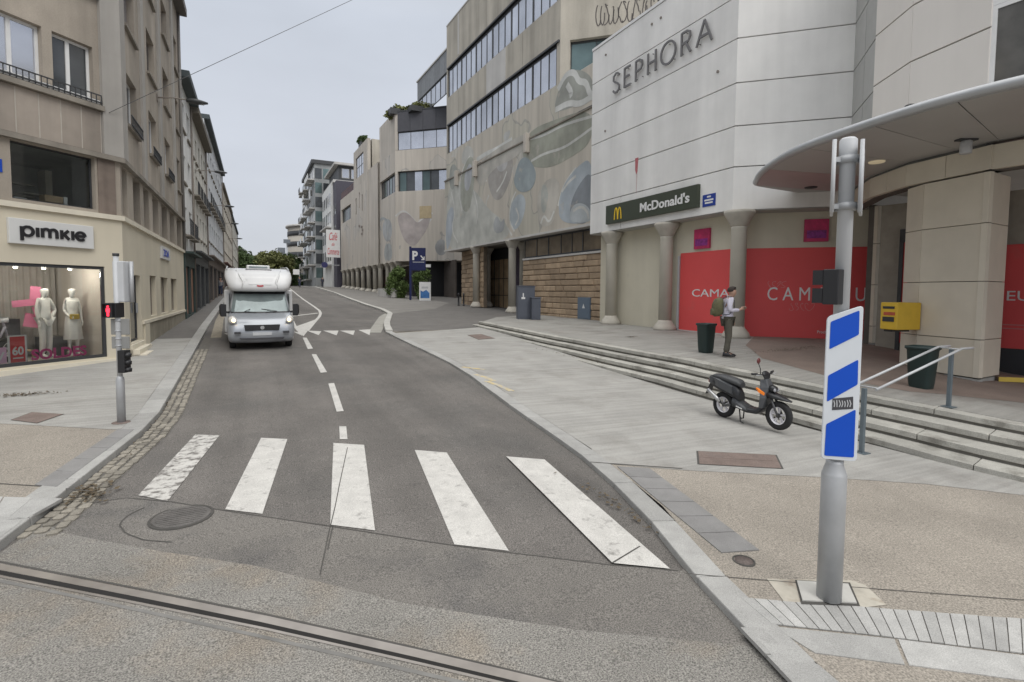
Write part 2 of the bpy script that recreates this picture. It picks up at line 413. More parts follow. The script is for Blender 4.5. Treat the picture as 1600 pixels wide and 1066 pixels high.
A0 = hit(850, 632); A1 = hit(1100, 645); sa = math.atan2(A1.y-A0.y, A1.x-A0.x)
streak(sl_m, -sa, (.5, 11, 1))
def clipL(d): return [tuple(p) for p in offset(KL, d)]
def between(poly, y0, y1): return [p for p in poly if y0 <= p[1] <= y1]
yb = hit(241, 667, G, OFL).y; ye = hit(314, 528, G, OFL).y
kk = between(clipL(-.30), yb, ye)
def xk(poly, y):
    for i in range(len(poly)-1):
        a, b = poly[i], poly[i+1]
        if (a[1]-y)*(b[1]-y) <= 0 and a[1] != b[1]: return a[0]+(b[0]-a[0])*(y-a[1])/(b[1]-a[1])
drape('pavement_slabs', [(xk(clipL(-.3), yb), yb)]+kk+[(xk(clipL(-.3), ye), ye), (-5, ye), (-16, 9)]+H((-40, 660), zf=G, off=OFL), G, OFL+.004, sl_m, 1.5)
drape('asphalt_footway', [(xk(clipL(-.3), ye), ye)]+between(clipL(-.3), ye, 500)+[(-6, 200), (-5, ye)], G, OFL+.004, asphalt_far, 2.0)
bl = H((184, 671.5), (210, 671.5), (88, 762), (54, 758.5), zf=G, off=OFL)
band = empty('dark_paving_band', (bl[0][0], bl[0][1], G(*bl[0])), kind='structure')
def slabs(q, n, name, m, parent, zf, off, gap=.012, th=.03, jit=.0):
    """slabs along a quad a-b (start edge), d-c (end edge)"""
    a, b, c, d = [Vector(p[:2]) for p in q]
    for i in range(n):
        t0, t1 = i/n, (i+1)/n; L = ((d-a).length+(c-b).length)/2; g = gap/2/max(L, .01)
        t0 += g; t1 -= g
        P = [a.lerp(d, t0), b.lerp(c, t0), b.lerp(c, t1), a.lerp(d, t1)]
        jz = random.uniform(-jit, jit)
        z = [zf(p.x, p.y)+off+jz for p in P]
        MB().hexa([(p.x, p.y, z[k]-th) for k, p in enumerate(P)]+[(p.x, p.y, z[k]) for k, p in enumerate(P)]).build(name, m, parent)
slabs(bl, 5, 'slab', granite_dark, band, G, OFL+.009)
ls = H((-30, 772), (118, 776), (60, 812), (-30, 806), zf=G, off=OFL)
pale = empty('pale_paving_slabs', (ls[0][0], ls[0][1], G(*ls[0])), kind='structure')
slabs(H((-40, 776), (-40, 806), (42, 811), (98, 780), zf=G, off=OFL), 3, 'slab', setts, pale, G, OFL+.008)
slabs(H((-40, 809), (-40, 850), (-12, 850), (36, 815), zf=G, off=OFL), 2, 'slab', setts, pale, G, OFL+.008)
ribbon('pavement_joint', H((-20, 755), (40, 758), (140, 768), zf=G, off=OFL), .015, OFL+.006, crack_m)
# ---- kerbs
def kerb(name, line, side, width, off, material, drop, step=1.0, gapm=.01, ymax=90):
    P = [p for p in resample(line, step)]; Q = offset(P, side*width); r = empty(name, (P[0].x, P[0].y, G(*P[0])), kind='structure')
    for i in range(len(P)-1):
        if P[i].y > ymax: break
        a, b, c, d = P[i], P[i+1], Q[i+1], Q[i]; t = (b-a).normalized()*gapm/2; a = a+t; d = d+t; b = b-t; c = c-t
        jz = random.uniform(-.003, .003); pp = [a, b, c, d]; z = [G(p.x, p.y)+off+jz for p in pp]
        if side > 0: pp = pp; 
        MB().hexa([(p.x, p.y, G(p.x, p.y)-drop) for p in pp]+[(p.x, p.y, z[k]) for k, p in enumerate(pp)]).build('kerb_stone', material, r, bevel=.012)
    return r
kerb('right_kerb', KR[1:], 1, .26, OFR+.006, granite, .08)
kerb('left_kerb', KL[1:], -1, .30, OFL+.006, granite, .08)
kf = mat('pale_kerb', (.43, .42, .39), .8, var=.1, scale=2, rnd=.06)
kerb('far_right_kerb', KRF, 1, .3, .13, kf, .08, step=2.0, ymax=130)
# ---- cobbled gutter on the left
gut = empty('cobbled_gutter', (-1.9, 6.5, .2), kind='structure')
gl = [(-1.97, 6.2), (-1.91, 6.49), (-1.73, 7.76), (-1.5, 9.2), (-1.42, 10.4), (-1.45, 12), (-1.5, 15), (-1.53, 17), (-1.6, 22)]
gw = .34
ribbon('gutter_bed', offset(gl, gw/2), gw, .003, joint_m, parent=gut, kind=None)
def cob():
    bm = bmesh.new(); bmesh.ops.create_cube(bm, size=1); bmesh.ops.bevel(bm, geom=bm.edges[:], offset=.16, segments=1, affect='EDGES')
    me = bpy.data.meshes.new('cobble'); bm.to_mesh(me); bm.free(); me.materials.append(cobble_m); return me
cobme = cob(); cobs = []
L2 = resample(gl, .135)
for row in range(3):
    Q = offset(L2, .06+row*.108)
    for i in range(len(Q)-1):
        if len(cobs) > 0 and i > 92: continue
        p = Q[i].lerp(Q[i+1], .5*(row % 2))+Vector((random.uniform(-.012, .012), random.uniform(-.012, .012))); t = Q[i+1]-Q[i]
        cobs.append((p, math.atan2(t.y, t.x)))
gw0 = wloc(gut); far = MB()
for k, (p, a) in enumerate(sorted(cobs, key=lambda c: c[0].y)):
    if k < 279:
        o = link('cobble', cobme, gut); o.location = Vector((p.x, p.y, G(p.x, p.y)+.0))-gw0
        o.rotation_euler = (random.uniform(-.06, .06), random.uniform(-.06, .06), a+random.uniform(-.12, .12)); o.scale = (random.uniform(.105, .135), random.uniform(.08, .102), .05)
ribbon('kerb_shadow_gap', offset(gl, .012), .02, .006, crack_m, parent=gut, kind=None)
ribbon('gutter_stone_band', [(-1.2+ .0, 22), (-1.45, 30), (-1.62, 49), (-1.7, 90)], .35, .003, mat('gutter_far', (.27, .24, .19), .9, var=.2, scale=6, speck=.3, sscale=20))
# ---- right pavement
R0 = [tuple(p) for p in offset(KR, .26)]
drape('right_pavement', R0+[(7, 22), (13, 22), (13, 20), (24, 8), (24, -6)], G, OFR, aggr, 1.5)
gz = H((922, 723), zf=G, off=OFR)[0]
kk = [p for p in R0 if p[1] > gz[1]]
drape('granite_pavement', [gz]+kk[:-1]+H((614, 521), (680, 517), (742, 512), zf=G, off=OFR)+[(11.5, 23.2), (11.5, 8), (14, 4)]+H((1640, 779), (1450, 757), (1300, 747), (1066, 735), zf=G, off=OFR), G, OFR+.004, sl_m, 1.5)
dv = H((614, 520.5), (680, 516.5), (742, 511.5), zf=G, off=OFR)
drape('driveway', [(5.14, 22)]+KRF[1:]+[(40, 200), (40, 30), (16, 24), (11.5, 23.2)]+dv[::-1], G, OFR, asphalt_far, 2.0)
fp = [(x+.3, y) for x, y in KRF if y > 31]
drape('arcade_footway', fp+[(16, 200), (16, 44), (12, 36)], G, OFR+.004, mat('footway_far', (.19, .18, .165), .9, var=.12, scale=.8, speck=.15, sscale=50), 2.0)
pale_c = mat('pale_concrete', (.30, .29, .26), .9, var=.1, scale=2)
ribbon('kerb_ramp', H((585, 520), (600, 495), (612, 488)), .55, .006, pale_c)
kb = hit(612, 505); 
bl = H((964, 729.5), (1014, 732), (1187, 861), (1128, 865), zf=G, off=OFR)
band = empty('dark_paving_band', (bl[0][0], bl[0][1], G(*bl[0])), kind='structure')
slabs(bl, 6, 'slab', granite_dark, band, G, OFR+.009)
ribbon('pavement_joint', H((1069, 897), (1300, 916), (1620, 940), zf=G, off=OFR), .009, OFR+.006, crack_m)
ribbon('pavement_joint', H((922, 723), (1066, 733), zf=G, off=OFR), .02, OFR+.010, crack_m)
# narrow setts near the pole
sb = empty('sett_band', tuple(hit(1300, 960)), kind='structure')
tq = H((1155, 934), (1238, 941), (1640, 971), zf=G, off=OFR); bq = H((1206, 977), (1330, 990), (1640, 1028), zf=G, off=OFR)
def lp(P, t):
    P = [Vector(p) for p in P]; L = [(P[i+1]-P[i]).length for i in range(len(P)-1)]; s = t*sum(L)
    for i, q in enumerate(L):
        if s <= q or i == len(L)-1: return P[i].lerp(P[i+1], s/q)
        s -= q
ns = 22
for i in range(ns):
    t0, t1 = i/ns+.002, (i+1)/ns-.002
    slabs([lp(tq, t0), lp(tq, t1), lp(bq, t1), lp(bq, t0)], 1, 'sett', setts, sb, G, OFR+.008, jit=.002)
drape('sett_bed', tq+bq[::-1], G, OFR+.002, joint_m, 1.5)
gb = H((1150, 935), (1204, 978), (1330, 991), (1640, 1029), (1640, 1074), (1415, 1042), (1276, 1024), (1330, 1075), (1205, 1075), zf=G, off=OFR)
gs = empty('granite_strip', (gb[2][0], gb[2][1], G(*gb[2])), kind='structure')
slabs(H((1206, 980), (1272, 1021), (1415, 1040), (1399, 1000), zf=G, off=OFR), 1, 'slab', granite, gs, G, OFR+.007)
slabs(H((1402, 1000), (1419, 1040), (1640, 1070), (1640, 1031), zf=G, off=OFR), 1, 'slab', setts, gs, G, OFR+.007)
slabs(H((1156, 981), (1204, 981), (1320, 1075), (1245, 1075), zf=G, off=OFR), 2, 'slab', granite, gs, G, OFR+.0075)
# concrete patch round the pole
drape('concrete_patch', H((1198, 905), (1330, 908), (1352, 915), (1385, 946), (1352, 950), (1225, 941), zf=G, off=OFR), G, OFR+.005, mat('rough_concrete', (.42, .39, .33), .9, var=.2, scale=5, dirt=(.27, .22, .17), dscale=4, dth=.52), .5)
pd = H((1245, 910), (1325, 915), (1339, 946), (1254, 942), zf=G, off=OFR)
slabs(pd, 1, 'pole_footing', mat('footing', (.46, .45, .42), .8, var=.1, scale=5), gs, G, OFR+.02)
drape('footing_joint', H((1242, 908), (1328, 912), (1344, 949), (1252, 946), zf=G, off=OFR), G, OFR+.010, crack_m, .5)
# white footway stones at the far corner
# ---- markings
def paint(name, px, m, parent, off=.008, zf=G, zo=0): return drape(name, H(*px, zf=zf, off=zo), zf, off+zo, m, .8, parent)
pc = empty('pedestrian_crossing', tuple(hit(550, 760)), kind='structure')
worn = mat('worn_road_paint', (.50, .485, .455), .75, var=.07, scale=5, speck=.1, sscale=120, bump=.2, dirt=(.14, .13, .12), dscale=11, dth=.455)
def reloc(o, root):
    off = wloc(root)
    for v in o.data.vertices: v.co -= off
for i, q in enumerate([((305, 680), (343, 681), (262, 784), (216, 775)), ((408, 685), (449, 687), (410, 804), (352, 797)), ((521, 693), (569, 696), (586, 830), (516, 821)),
          ((648, 704), (698, 708), (795, 862), (710, 852)), ((791, 714), (851, 719), (1047, 890), (957, 881))]):
    o = paint('crossing_bar', q, worn if i == 0 else white_paint, pc); reloc(o, pc)
    if i == 0: o['label'] = 'badly worn crossing bar beside the left gutter'
lm = empty('lane_markings', tuple(hit(500, 560)), kind='structure')
for q in [((530, 667), (541, 667), (543, 687), (531, 687)), ((513, 600), (522, 599), (537, 643), (526, 644)), ((487, 554), (494, 554), (511, 582), (501, 583)), ((473, 528), (479, 528), (489, 545), (481, 546))]:
    reloc(paint('centre_dash', q, white_paint, lm), lm)
for q in [((479, 517), (502, 518), (498, 524)), ((505, 517), (529, 517), (526, 524.5)), ((531, 517), (554.5, 517), (552, 524)), ((560, 516), (579, 515), (577.5, 524)), ((350, 521), (361, 520), (360, 527)), ((457, 518), (473, 521), (472, 525))]:
    reloc(paint('give_way_triangle', q, white_paint, lm), lm)
reloc(paint('island_tip', ((461, 511), (493, 499.5), (497, 497), (474, 526)), white_paint, lm), lm)
ribbon('island_line', H((453, 451), (465, 461), (474, 468), (491, 479.5), (499, 485.5), (501, 490), (499, 495), (491, 504), (480, 517)), .16, .0085, white_paint, parent=lm, kind=None)
ribbon('island_line', H((457, 502), (462, 512), (472, 523)), .14, .0085, white_paint, parent=lm, kind=None)
ribbon('island_line', H((455, 494.5), (497, 489.5)), .3, .009, white_paint, parent=lm, kind=None)
for a, b, c_pt in [((722, 574), (757, 578), 0), ((742, 585), (772, 596), 0), ((760, 596), (800, 612), 0)]:
    ribbon('yellow_mark', H(a, ((a[0]+b[0])/2, (a[1]+b[1])/2-1), b, zf=G, off=OFR), .14, OFR+.009, yellow_paint)
# ---- covers
mc = hit(284, 808); mh = empty('manhole_cover', tuple(mc), 'round iron manhole cover in the asphalt below the worn crossing bar', 'manhole cover')
MB().lathe((mc.x, mc.y, G(mc.x, mc.y)+.0), [(.001, .012), (.25, .012), (.255, .009), (.255, -.02)], 36).build('cover', mat('grey_iron', (.12, .112, .105), .7, metal=.2, var=.2, scale=6, speck=.2, bump=.4), mh)
MB().lathe((mc.x, mc.y, G(mc.x, mc.y)+.0), [(.262, -.02), (.262, .0105), (.285, .0105), (.29, -.02)], 36).build('rim', crack_m, mh)
mb = MB()
for i in range(-4, 5):
    w_ = math.sqrt(max(0, .225**2-(i*.048)**2)); mb.box(mc.x-w_, mc.x+w_, mc.y+i*.048-.009, mc.y+i*.048+.009, mc.z+.012, mc.z+.017)
mb.build('tread_bars', mat('grey_iron', (.12, .112, .105)), mh)
mc = hit(1162, 877, G, OFR); mh = empty('stopcock_cover', tuple(mc), 'small round iron cover in the beige pavement near the striped pole', 'valve cover')
MB().lathe((mc.x, mc.y, mc.z), [(.001, .009), (.075, .009), (.08, -.02)], 24).build('cover', iron, mh)
MB().lathe((mc.x, mc.y, mc.z), [(.082, -.02), (.082, .010), (.095, .010), (.098, -.02)], 24).build('rim', crack_m, mh)
rusty = mat('rusty_plate', (.165, .125, .108), .85, var=.2, scale=3, speck=.2, sscale=60, bump=.5, dirt=(.12, .10, .09), dscale=2)
for q, off, nm, lb in [(((18, 657), (50, 645), (99, 648), (58, 662)), OFL, 'drain_cover', 'brown iron drain cover in the left pavement by the shop'), (((1091, 706), (1211, 712), (1221, 733), (1093, 726)), OFR, 'chamber_cover', 'long rusty chamber cover in the pavement in front of the scooter'), (((731, 524), (752, 522.5), (773, 529), (748, 531)), OFR, 'chamber_cover', 'grey iron cover in the pavement near the far end of the steps')]:
    Q = H(*q, zf=G, off=off); r = empty(nm, (Q[0][0], Q[0][1], G(*Q[0])+off), lb, 'drain cover')
    slabs(Q, 2 if nm != 'drain_cover' else 1, 'plate', rusty, r, G, off+.012, gap=.01)
    C = sum((Vector(p) for p in Q), Vector((0, 0)))/4; o = drape('plate_rim', [tuple(C+(Vector(p)-C)*1.05) for p in Q], G, off+.0085, crack_m, 1, r); reloc(o, r)

# ---- platform and steps
T = [(11.75, .2), (11.35, 2.2), (11.0, 3.6), (10.75, 4.63), (10.38, 5.64), (9.85, 7.3), (9.5, 8.75), (9.25, 11.08), (9.33, 13.99), (9.7, 19.2), (10.03, 23.4)]
T = [tuple(hit(x, y, ZP)[:2]) for x, y in [(747, 502.5), (800, 513), (895, 531), (982, 547), (1100, 569), (1220, 593), (1345, 618), (1458, 639), (1576, 662)]][::-1]
T = [(T[0][0]+.55, T[0][1]-2.2), (T[0][0]+.3, T[0][1]-1.2)]+T
plat_m = mat('platform_paving', (.285, .277, .255), .85, var=.1, scale=1.0, speck=.16, sscale=90, bump=.3, dirt=(.225, .21, .19), dscale=.7, dth=.5)
streak(plat_m, -sa, (.5, 7, 1))
drape('raised_platform', [tuple(p) for p in offset(T, .3)]+[(12.5, 26.5), (15.9, 28.5), (24, 26), (24, -4), (13, -4)], ZP, 0, plat_m, 1.0, skirt=.6)
red_m = mat('reddish_paving', (.20, .155, .13), .85, var=.12, scale=1.3, speck=.15, sscale=60, bump=.2)
drape('tiled_forecourt', H((1145, 553), (1195, 541), (1290, 541), (1400, 545), (1490, 590), (1620, 628), (1620, 560), (1560, 548), (1400, 528), (1150, 528), zf=ZP)[0:0] or [tuple(hit(1190, 560, ZP)[:2]), tuple(hit(1300, 590, ZP)[:2]), tuple(hit(1420, 612, ZP)[:2]), tuple(hit(1620, 632, ZP)[:2]), (24, -1), (24, 10), (17, 13), tuple(hit(1165, 540, ZP)[:2])], ZP, .005, red_m, 1.0)
TR = .30; steps = empty('steps', (T[4][0], T[4][1], ZP(*T[4])), kind='structure')
Tf = resample(T, .4); 
def trd(p): return .31+.17*cl((9-p.y)/5)
lines = [Tf]
nrm = [(a-b) for a, b in zip(offset(Tf, -1), Tf)]
for k in range(1, 5): lines.append([p+nv*trd(p)*k for p, nv in zip(Tf, nrm)])
RH = .145
def zstep(i, k): return ZP(Tf[i].x, Tf[i].y)-k*RH
SEG = 4
for k in range(0, 5):
    rb = MB(); i = -(k*2 % SEG)
    while i < len(Tf)-1:
        a = max(0, i); b = min(len(Tf)-1, i+SEG); i += SEG
        if b <= a: continue
        mb = MB(); outer, inner, lowo, lowi = [], [], [], []
        vis = False
        for j in range(a, b+1):
            z = zstep(j, k); po = lines[k][j]
            pi_ = lines[k-1][j]-nrm[j]*.06 if k else po-nrm[j]*.34
            if z > G(po.x, po.y)+OFR-.02: vis = True
            outer.append((po.x, po.y, z+.003)); inner.append((pi_.x, pi_.y, z+.003))
        if not vis or (k > 3): continue
        n = b-a+1; g = .006
        d0 = (Vector(outer[1])-Vector(outer[0])).normalized()*g; d1 = (Vector(outer[-1])-Vector(outer[-2])).normalized()*g
        outer[0] = tuple(Vector(outer[0])+d0); inner[0] = tuple(Vector(inner[0])+d0); outer[-1] = tuple(Vector(outer[-1])-d1); inner[-1] = tuple(Vector(inner[-1])-d1)
        th = .095
        rings = [[outer[j], inner[j], (inner[j][0], inner[j][1], inner[j][2]-th), (outer[j][0], outer[j][1], outer[j][2]-th)] for j in range(n)]
        mb.loft(rings, smooth=False); mb.build('step_stone', step_m, steps, bevel=.008)
    vs = []; fs = []
    if k < 4:
        for j in range(len(Tf)):
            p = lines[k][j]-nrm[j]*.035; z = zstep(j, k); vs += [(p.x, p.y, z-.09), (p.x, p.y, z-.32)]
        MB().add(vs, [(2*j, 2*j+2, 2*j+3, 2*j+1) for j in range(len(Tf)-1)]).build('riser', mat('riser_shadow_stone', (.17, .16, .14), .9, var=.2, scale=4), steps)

# ================================================================== BUILDING HELPERS
def facade(parent, w, s0, s1, z0, z1, holes, material, name='wall', reveal=.22, o=0, ends=True):
    """outer skin of a wall with real openings; holes are (s0, s1, z0, z1)"""
    ss = sorted(set([s0, s1]+[cl(h[i], s0, s1) for h in holes for i in (0, 1)])); zs = sorted(set([z0, z1]+[cl(h[i], z0, z1) for h in holes for i in (2, 3)]))
    mb = MB()
    for i in range(len(ss)-1):
        for j in range(len(zs)-1):
            cs, cz = (ss[i]+ss[i+1])/2, (zs[j]+zs[j+1])/2
            if any(h[0] < cs < h[1] and h[2] < cz < h[3] for h in holes): continue
            mb.add([w.pt(ss[i], zs[j], o), w.pt(ss[i+1], zs[j], o), w.pt(ss[i+1], zs[j+1], o), w.pt(ss[i], zs[j+1], o)], [(0, 1, 2, 3)])
    for a, b, c, d in holes:
        a, b, c, d = cl(a, s0, s1), cl(b, s0, s1), cl(c, z0, z1), cl(d, z0, z1)
        q = [(a, c), (b, c), (b, d), (a, d)]
        for k in range(4):
            p, r = q[k], q[(k+1) % 4]
            mb.add([w.pt(p[0], p[1], o), w.pt(r[0], r[1], o), w.pt(r[0], r[1], o-reveal), w.pt(p[0], p[1], o-reveal)], [(0, 1, 2, 3)])
    if ends:
        for a, b, c, d in ((s0, s0, z0, z1), (s1, s1, z0, z1)):
            mb.add([w.pt(a, c, o), w.pt(a, c, o-reveal-.2), w.pt(a, d, o-reveal-.2), w.pt(a, d, o)], [(0, 1, 2, 3)])
        mb.add([w.pt(s0, z1, o), w.pt(s1, z1, o), w.pt(s1, z1, o-reveal-.2), w.pt(s0, z1, o-reveal-.2)], [(0, 1, 2, 3)])
        mb.add([w.pt(s0, z0, o), w.pt(s1, z0, o), w.pt(s1, z0, o-reveal-.2), w.pt(s0, z0, o-reveal-.2)], [(0, 1, 2, 3)])
    return mb.build(name, material, parent, fix=False)
def window(parent, w, a, b, c, d, dep=.16, fm=frame_w, gm=glass_dark, mull=(.5,), trans=(), fw=.055, sill=None, back=True, name='window', o=0, mw=None):
    mb = MB(); g = .002; z0, z1 = c+g, d-g; a0, b0 = a+g, b-g; O0, O1 = o-dep-.05, o-dep
    mb.wbox(w, a0, b0, z1-fw, z1, O0, O1).wbox(w, a0, b0, z0, z0+fw, O0, O1).wbox(w, a0, a0+fw, z0+fw, z1-fw, O0, O1).wbox(w, b0-fw, b0, z0+fw, z1-fw, O0, O1)
    mw = mw or fw
    for t in mull:
        s = a0+(b0-a0)*t; mb.wbox(w, s-mw/2, s+mw/2, z0+fw, z1-fw, O0+.002, O1+.004)
    for t in trans:
        z = z0+(z1-z0)*t; mb.wbox(w, a0+fw, b0-fw, z-fw/2, z+fw/2, O0+.004, O1+.002)
    f = mb.build(name, fm, parent)
    es = sorted([0]+list(mull)+[1])
    for i in range(len(es)-1):
        s = a0+(b0-a0)*es[i]+(fw if i == 0 else mw/2); e = a0+(b0-a0)*es[i+1]-(fw if i == len(es)-2 else mw/2)
        MB().wbox(w, s, e, z0+fw, z1-fw, O0+.015, O0+.025).build('pane', gm, f)
    if back: MB().wbox(w, a0, b0, z0, z1, o-dep-.45, o-dep-.43).build('room_darkness', dark, f)
    if sill: MB().wbox(w, a-.08, b+.08, c-.09, c-.004, o-dep, o+.09).build('sill', sill, f)
    return f
def railing(parent, w, a, b, z0, z1, o, m=frame_d, n=None, name='railing'):
    mb = MB(); n = n or max(2, int((b-a)/.14))
    for z in (z0+.06, z1-.03): mb.wbox(w, a, b, z, z+.025, o-.015, o+.015)
    for i in range(n+1):
        s = a+(b-a)*i/n; mb.wbox(w, s-.008, s+.008, z0, z1-.03, o-.008, o+.008)
    return mb.build(name, m, parent)

# ================================================================== CORNER BUILDING (left)
stone_up = mat('weathered_render', (.37, .325, .27), .9, var=.1, scale=1.1, streak=.3, bump=.3, bscale=25, speck=.07, sscale=50)
stone_pl = mat('grey_render_pilaster', (.38, .36, .33), .9, var=.08, scale=1.1, streak=.22, bump=.2, bscale=25)
panel_up = mat('stained_stone_panel', (.34, .295, .25), .9, var=.1, scale=1.6, streak=.32, bump=.2, rnd=.08)
cream = mat('cream_render', (.60, .545, .43), .85, var=.05, scale=.8, streak=.08, bump=.1)
cream_tr = mat('cream_trim', (.66, .61, .50), .8, var=.05, streak=.12)
ledge_m = mat('stained_ledge', (.25, .225, .19), .9, var=.15, streak=.25, bump=.3)
glass_clear = bpy.data.materials.new('clear_shop_glass'); glass_clear.use_nodes = True
n_ = glass_clear.node_tree.nodes; l_ = glass_clear.node_tree.links; n_.remove(n_['Principled BSDF'])
tr = n_.new('ShaderNodeBsdfTransparent'); gl_ = n_.new('ShaderNodeBsdfGlossy'); fr = n_.new('ShaderNodeFresnel'); mx = n_.new('ShaderNodeMixShader')
gl_.inputs['Roughness'].default_value = .02; tr.inputs[0].default_value = (.93, .95, .94, 1); fr.inputs[0].default_value = 1.45
l_.new(fr.outputs[0], mx.inputs[0]); l_.new(tr.outputs[0], mx.inputs[1]); l_.new(gl_.outputs[0], mx.inputs[2]); l_.new(mx.outputs[0], n_['Material Output'].inputs[0])

HL = head(400); HC = head(1077)
LW = Wall((-3, 16.8), HL, 1); CW = Wall((-3, 16.8), HC, 1)
cb = empty('corner_building', (-3, 16.8, .6), 'stained beige stone corner building over the cream shop on the left', 'building')
# --- chamfer, shop level
zs0 = -.3
SHOP = (-5.2, -.46, .76, 3.08)
facade(cb, CW, -9, 0, zs0, 4.38, [SHOP], cream, reveal=.16)
facade(cb, LW, 0, 12.85, zs0, 4.38, [(.62, 2.2, .98, 2.92)]+[(a, b, 1.62, 2.97) for a, b in ((3.75, 4.9), (5.9, 7.6), (8.4, 10.2))], cream, reveal=.16)
mb = MB(); mb.wbox(CW, -9, .03, 4.30, 4.42, -.1, .075).wbox(LW, -.03, 12.9, 4.302, 4.422, -.1, .077); mb.build('shop_cornice', cream_tr, cb)
mb = MB(); mb.wbox(CW, -9, .04, .58, .70, -.1, .055); mb.build('sill_band', cream_tr, cb)
mb = MB(); mb.wbox(LW, 2.3, 12.8, 1.44, 1.54, -.1, .055); mb.build('sill_band', cream_tr, cb)
MB().wbox(CW, -2.62, -2.2, .22, .42, -.01, .012).build('vent_grille', mat('vent', (.42, .38, .30), .9), cb)
# shop window
f = window(cb, CW, *SHOP, dep=.03, fm=frame_d, gm=glass_clear, mull=(.28,), fw=.075, back=False, name='shop_window')
room_m = mat('shop_back_wall', (.50, .46, .42), .9, var=.05)
mb = MB(); p = [CW.pt(-5.3, 0, -2.3), CW.pt(.0, 0, -2.3), CW.pt(.0, 0, -.17), CW.pt(-5.3, 0, -.17)]
mb.wbox(CW, -5.3, -.3, .66, .74, -2.4, -.17).wbox(CW, -5.3, -.3, 3.10, 3.18, -2.4, -.17).wbox(CW, -5.3, -.3, .7, 3.12, -2.46, -2.4).wbox(CW, -5.4, -5.3, .7, 3.12, -2.4, -.17)
mb.wbox(CW, -.38, -.28, .7, 3.12, -2.4, -.17); mb.build('display_room', room_m, f)
curt = mat('grey_curtain', (.36, .34, .32), .9, var=.1)
mb = MB(); ring = []
for k in range(60):
    s = -2.2+k*.03; ring.append((s, -2.05+.03*math.sin(k*1.3)))
mb.add([CW.pt(s, .76, o) for s, o in ring]+[CW.pt(s, 3.08, o) for s, o in ring], [(i, i+1, 60+i+1, 60+i) for i in range(59)], True); mb.build('curtain', curt, f)
MB().wbox(CW, -1.0, -.55, .76, 1.25, -1.9, -1.3).wbox(CW, -1.75, -1.45, .76, 1.75, -2.0, -1.6).build('display_plinth', mat('dark_plinth', (.10, .10, .11), .6), f)
spot_m = mat('lit_spot_lamp', (1, .95, .85), .5, var=0, emit=14)
for s in (-2.0, -1.45, -.9, -3.0, -4.0):
    mb = MB(); p = CW.pt(s, 3.0, -.6); mb.lathe((p.x, p.y, p.z), [(.03, -.02), (.045, -.02), (.045, .08), (.03, .08)], 10); q = mb.build('ceiling_spot', frame_w, f)
    MB().lathe((p.x, p.y, p.z-.03), [(.001, 0), (.028, 0), (.028, .008), (.001, .008)], 10).build('lit_lamp', spot_m, q)
    ld = bpy.data.lights.new('spot_light', 'POINT'); ld.energy = 13; ld.color = (1, .93, .82); ld.shadow_soft_size = .05; lo_ = bpy.data.objects.new('spot_light', ld); COL.objects.link(lo_); lo_.location = (p.x, p.y, p.z-.12)
def vinyl(name, w, a, b, c, d, o, m, parent): return MB().wbox(w, a, b, c, d, o, o+.006).build(name, m, parent)
pinkm = mat('magenta_vinyl', (.62, .06, .25), .6); redm = mat('red_poster', (.62, .045, .05), .6); pinkp = mat('pale_pink_poster', (.75, .45, .62), .6)
sp = empty('sale_poster', tuple(CW.pt(-2.3, .85, -.12)), 'red sale poster reading 60 in the lower left of the shop window', 'poster')
vinyl('poster_sheet', CW, -2.40, -2.13, .84, 1.42, -.13, redm, sp); vinyl('poster_border', CW, -2.44, -2.09, .82, 1.45, -.14, frame_w, sp)
put_text('numerals', '60', CW, -2.37, 1.0, -.122, .21, .2, .006, frame_w, sp, bold=.03)
mb = MB(); mb.wbox(CW, -2.36, -2.17, .92, .95, -.122, -.118); mb.build('underline', frame_w, sp)
sp = empty('promotion_poster', tuple(CW.pt(-2.6, .85, -.12)), 'pale pink poster left of the red sale poster', 'poster')
vinyl('poster_sheet', CW, -2.95, -2.47, .84, 1.2, -.13, pinkp, sp); mb = MB(); mb.wprism(CW, [(-2.62, .92), (-2.58, .92), (-2.5, 1.1), (-2.54, 1.1)], -.123, -.119); mb.build('print', frame_w, sp)
sp = empty('window_lettering', tuple(CW.pt(-1.5, .85, -.12)), 'magenta SOLDES lettering along the foot of the shop window', 'lettering')
put_text('letter', 'SOLDES', CW, -2.02, .84, -.125, 1.15, .26, .006, pinkm, sp, bold=.035, split=True)
# hanging pink sheets
sp = empty('hanging_decoration', tuple(CW.pt(-1.4, 2.2, -1.2)), 'pink hanging paper decoration behind the two mannequins', 'decoration')
for k, (s, z, a, b, an) in enumerate([(-1.55, 2.15, .5, .16, .1), (-1.3, 2.35, .22, .42, -.1), (-1.15, 1.95, .35, .3, .3), (-1.3, 1.7, .4, .34, -.2), (-1.05, 1.62, .25, .3, .3)]):
    P = []
    for (x, y) in ((-a/2, -b/2), (a/2, -b/2), (a/2, b/2), (-a/2, b/2)): P.append((s+x*math.cos(an)-y*math.sin(an), z+x*math.sin(an)+y*math.cos(an)))
    MB().wprism(CW, P, -1.2-.05*k, -1.19-.05*k).build('paper_sheet', mat('pink_paper', (.62, .2, .32), .8, rnd=.2), sp)
# sign
sg = empty('shop_sign', tuple(CW.pt(-1.6, 3.5, .1)), 'white shop sign with black pimkie lettering above the corner window', 'sign')
MB().wbox(CW, -2.43, -.74, 3.50, 4.06, .0, .09).build('sign_board', mat('sign_board_white', (.60, .60, .585), .6, var=.03, streak=.05), sg, bevel=.01)
lm_ = mat('black_letter', (.012, .012, .014), .5, var=0)
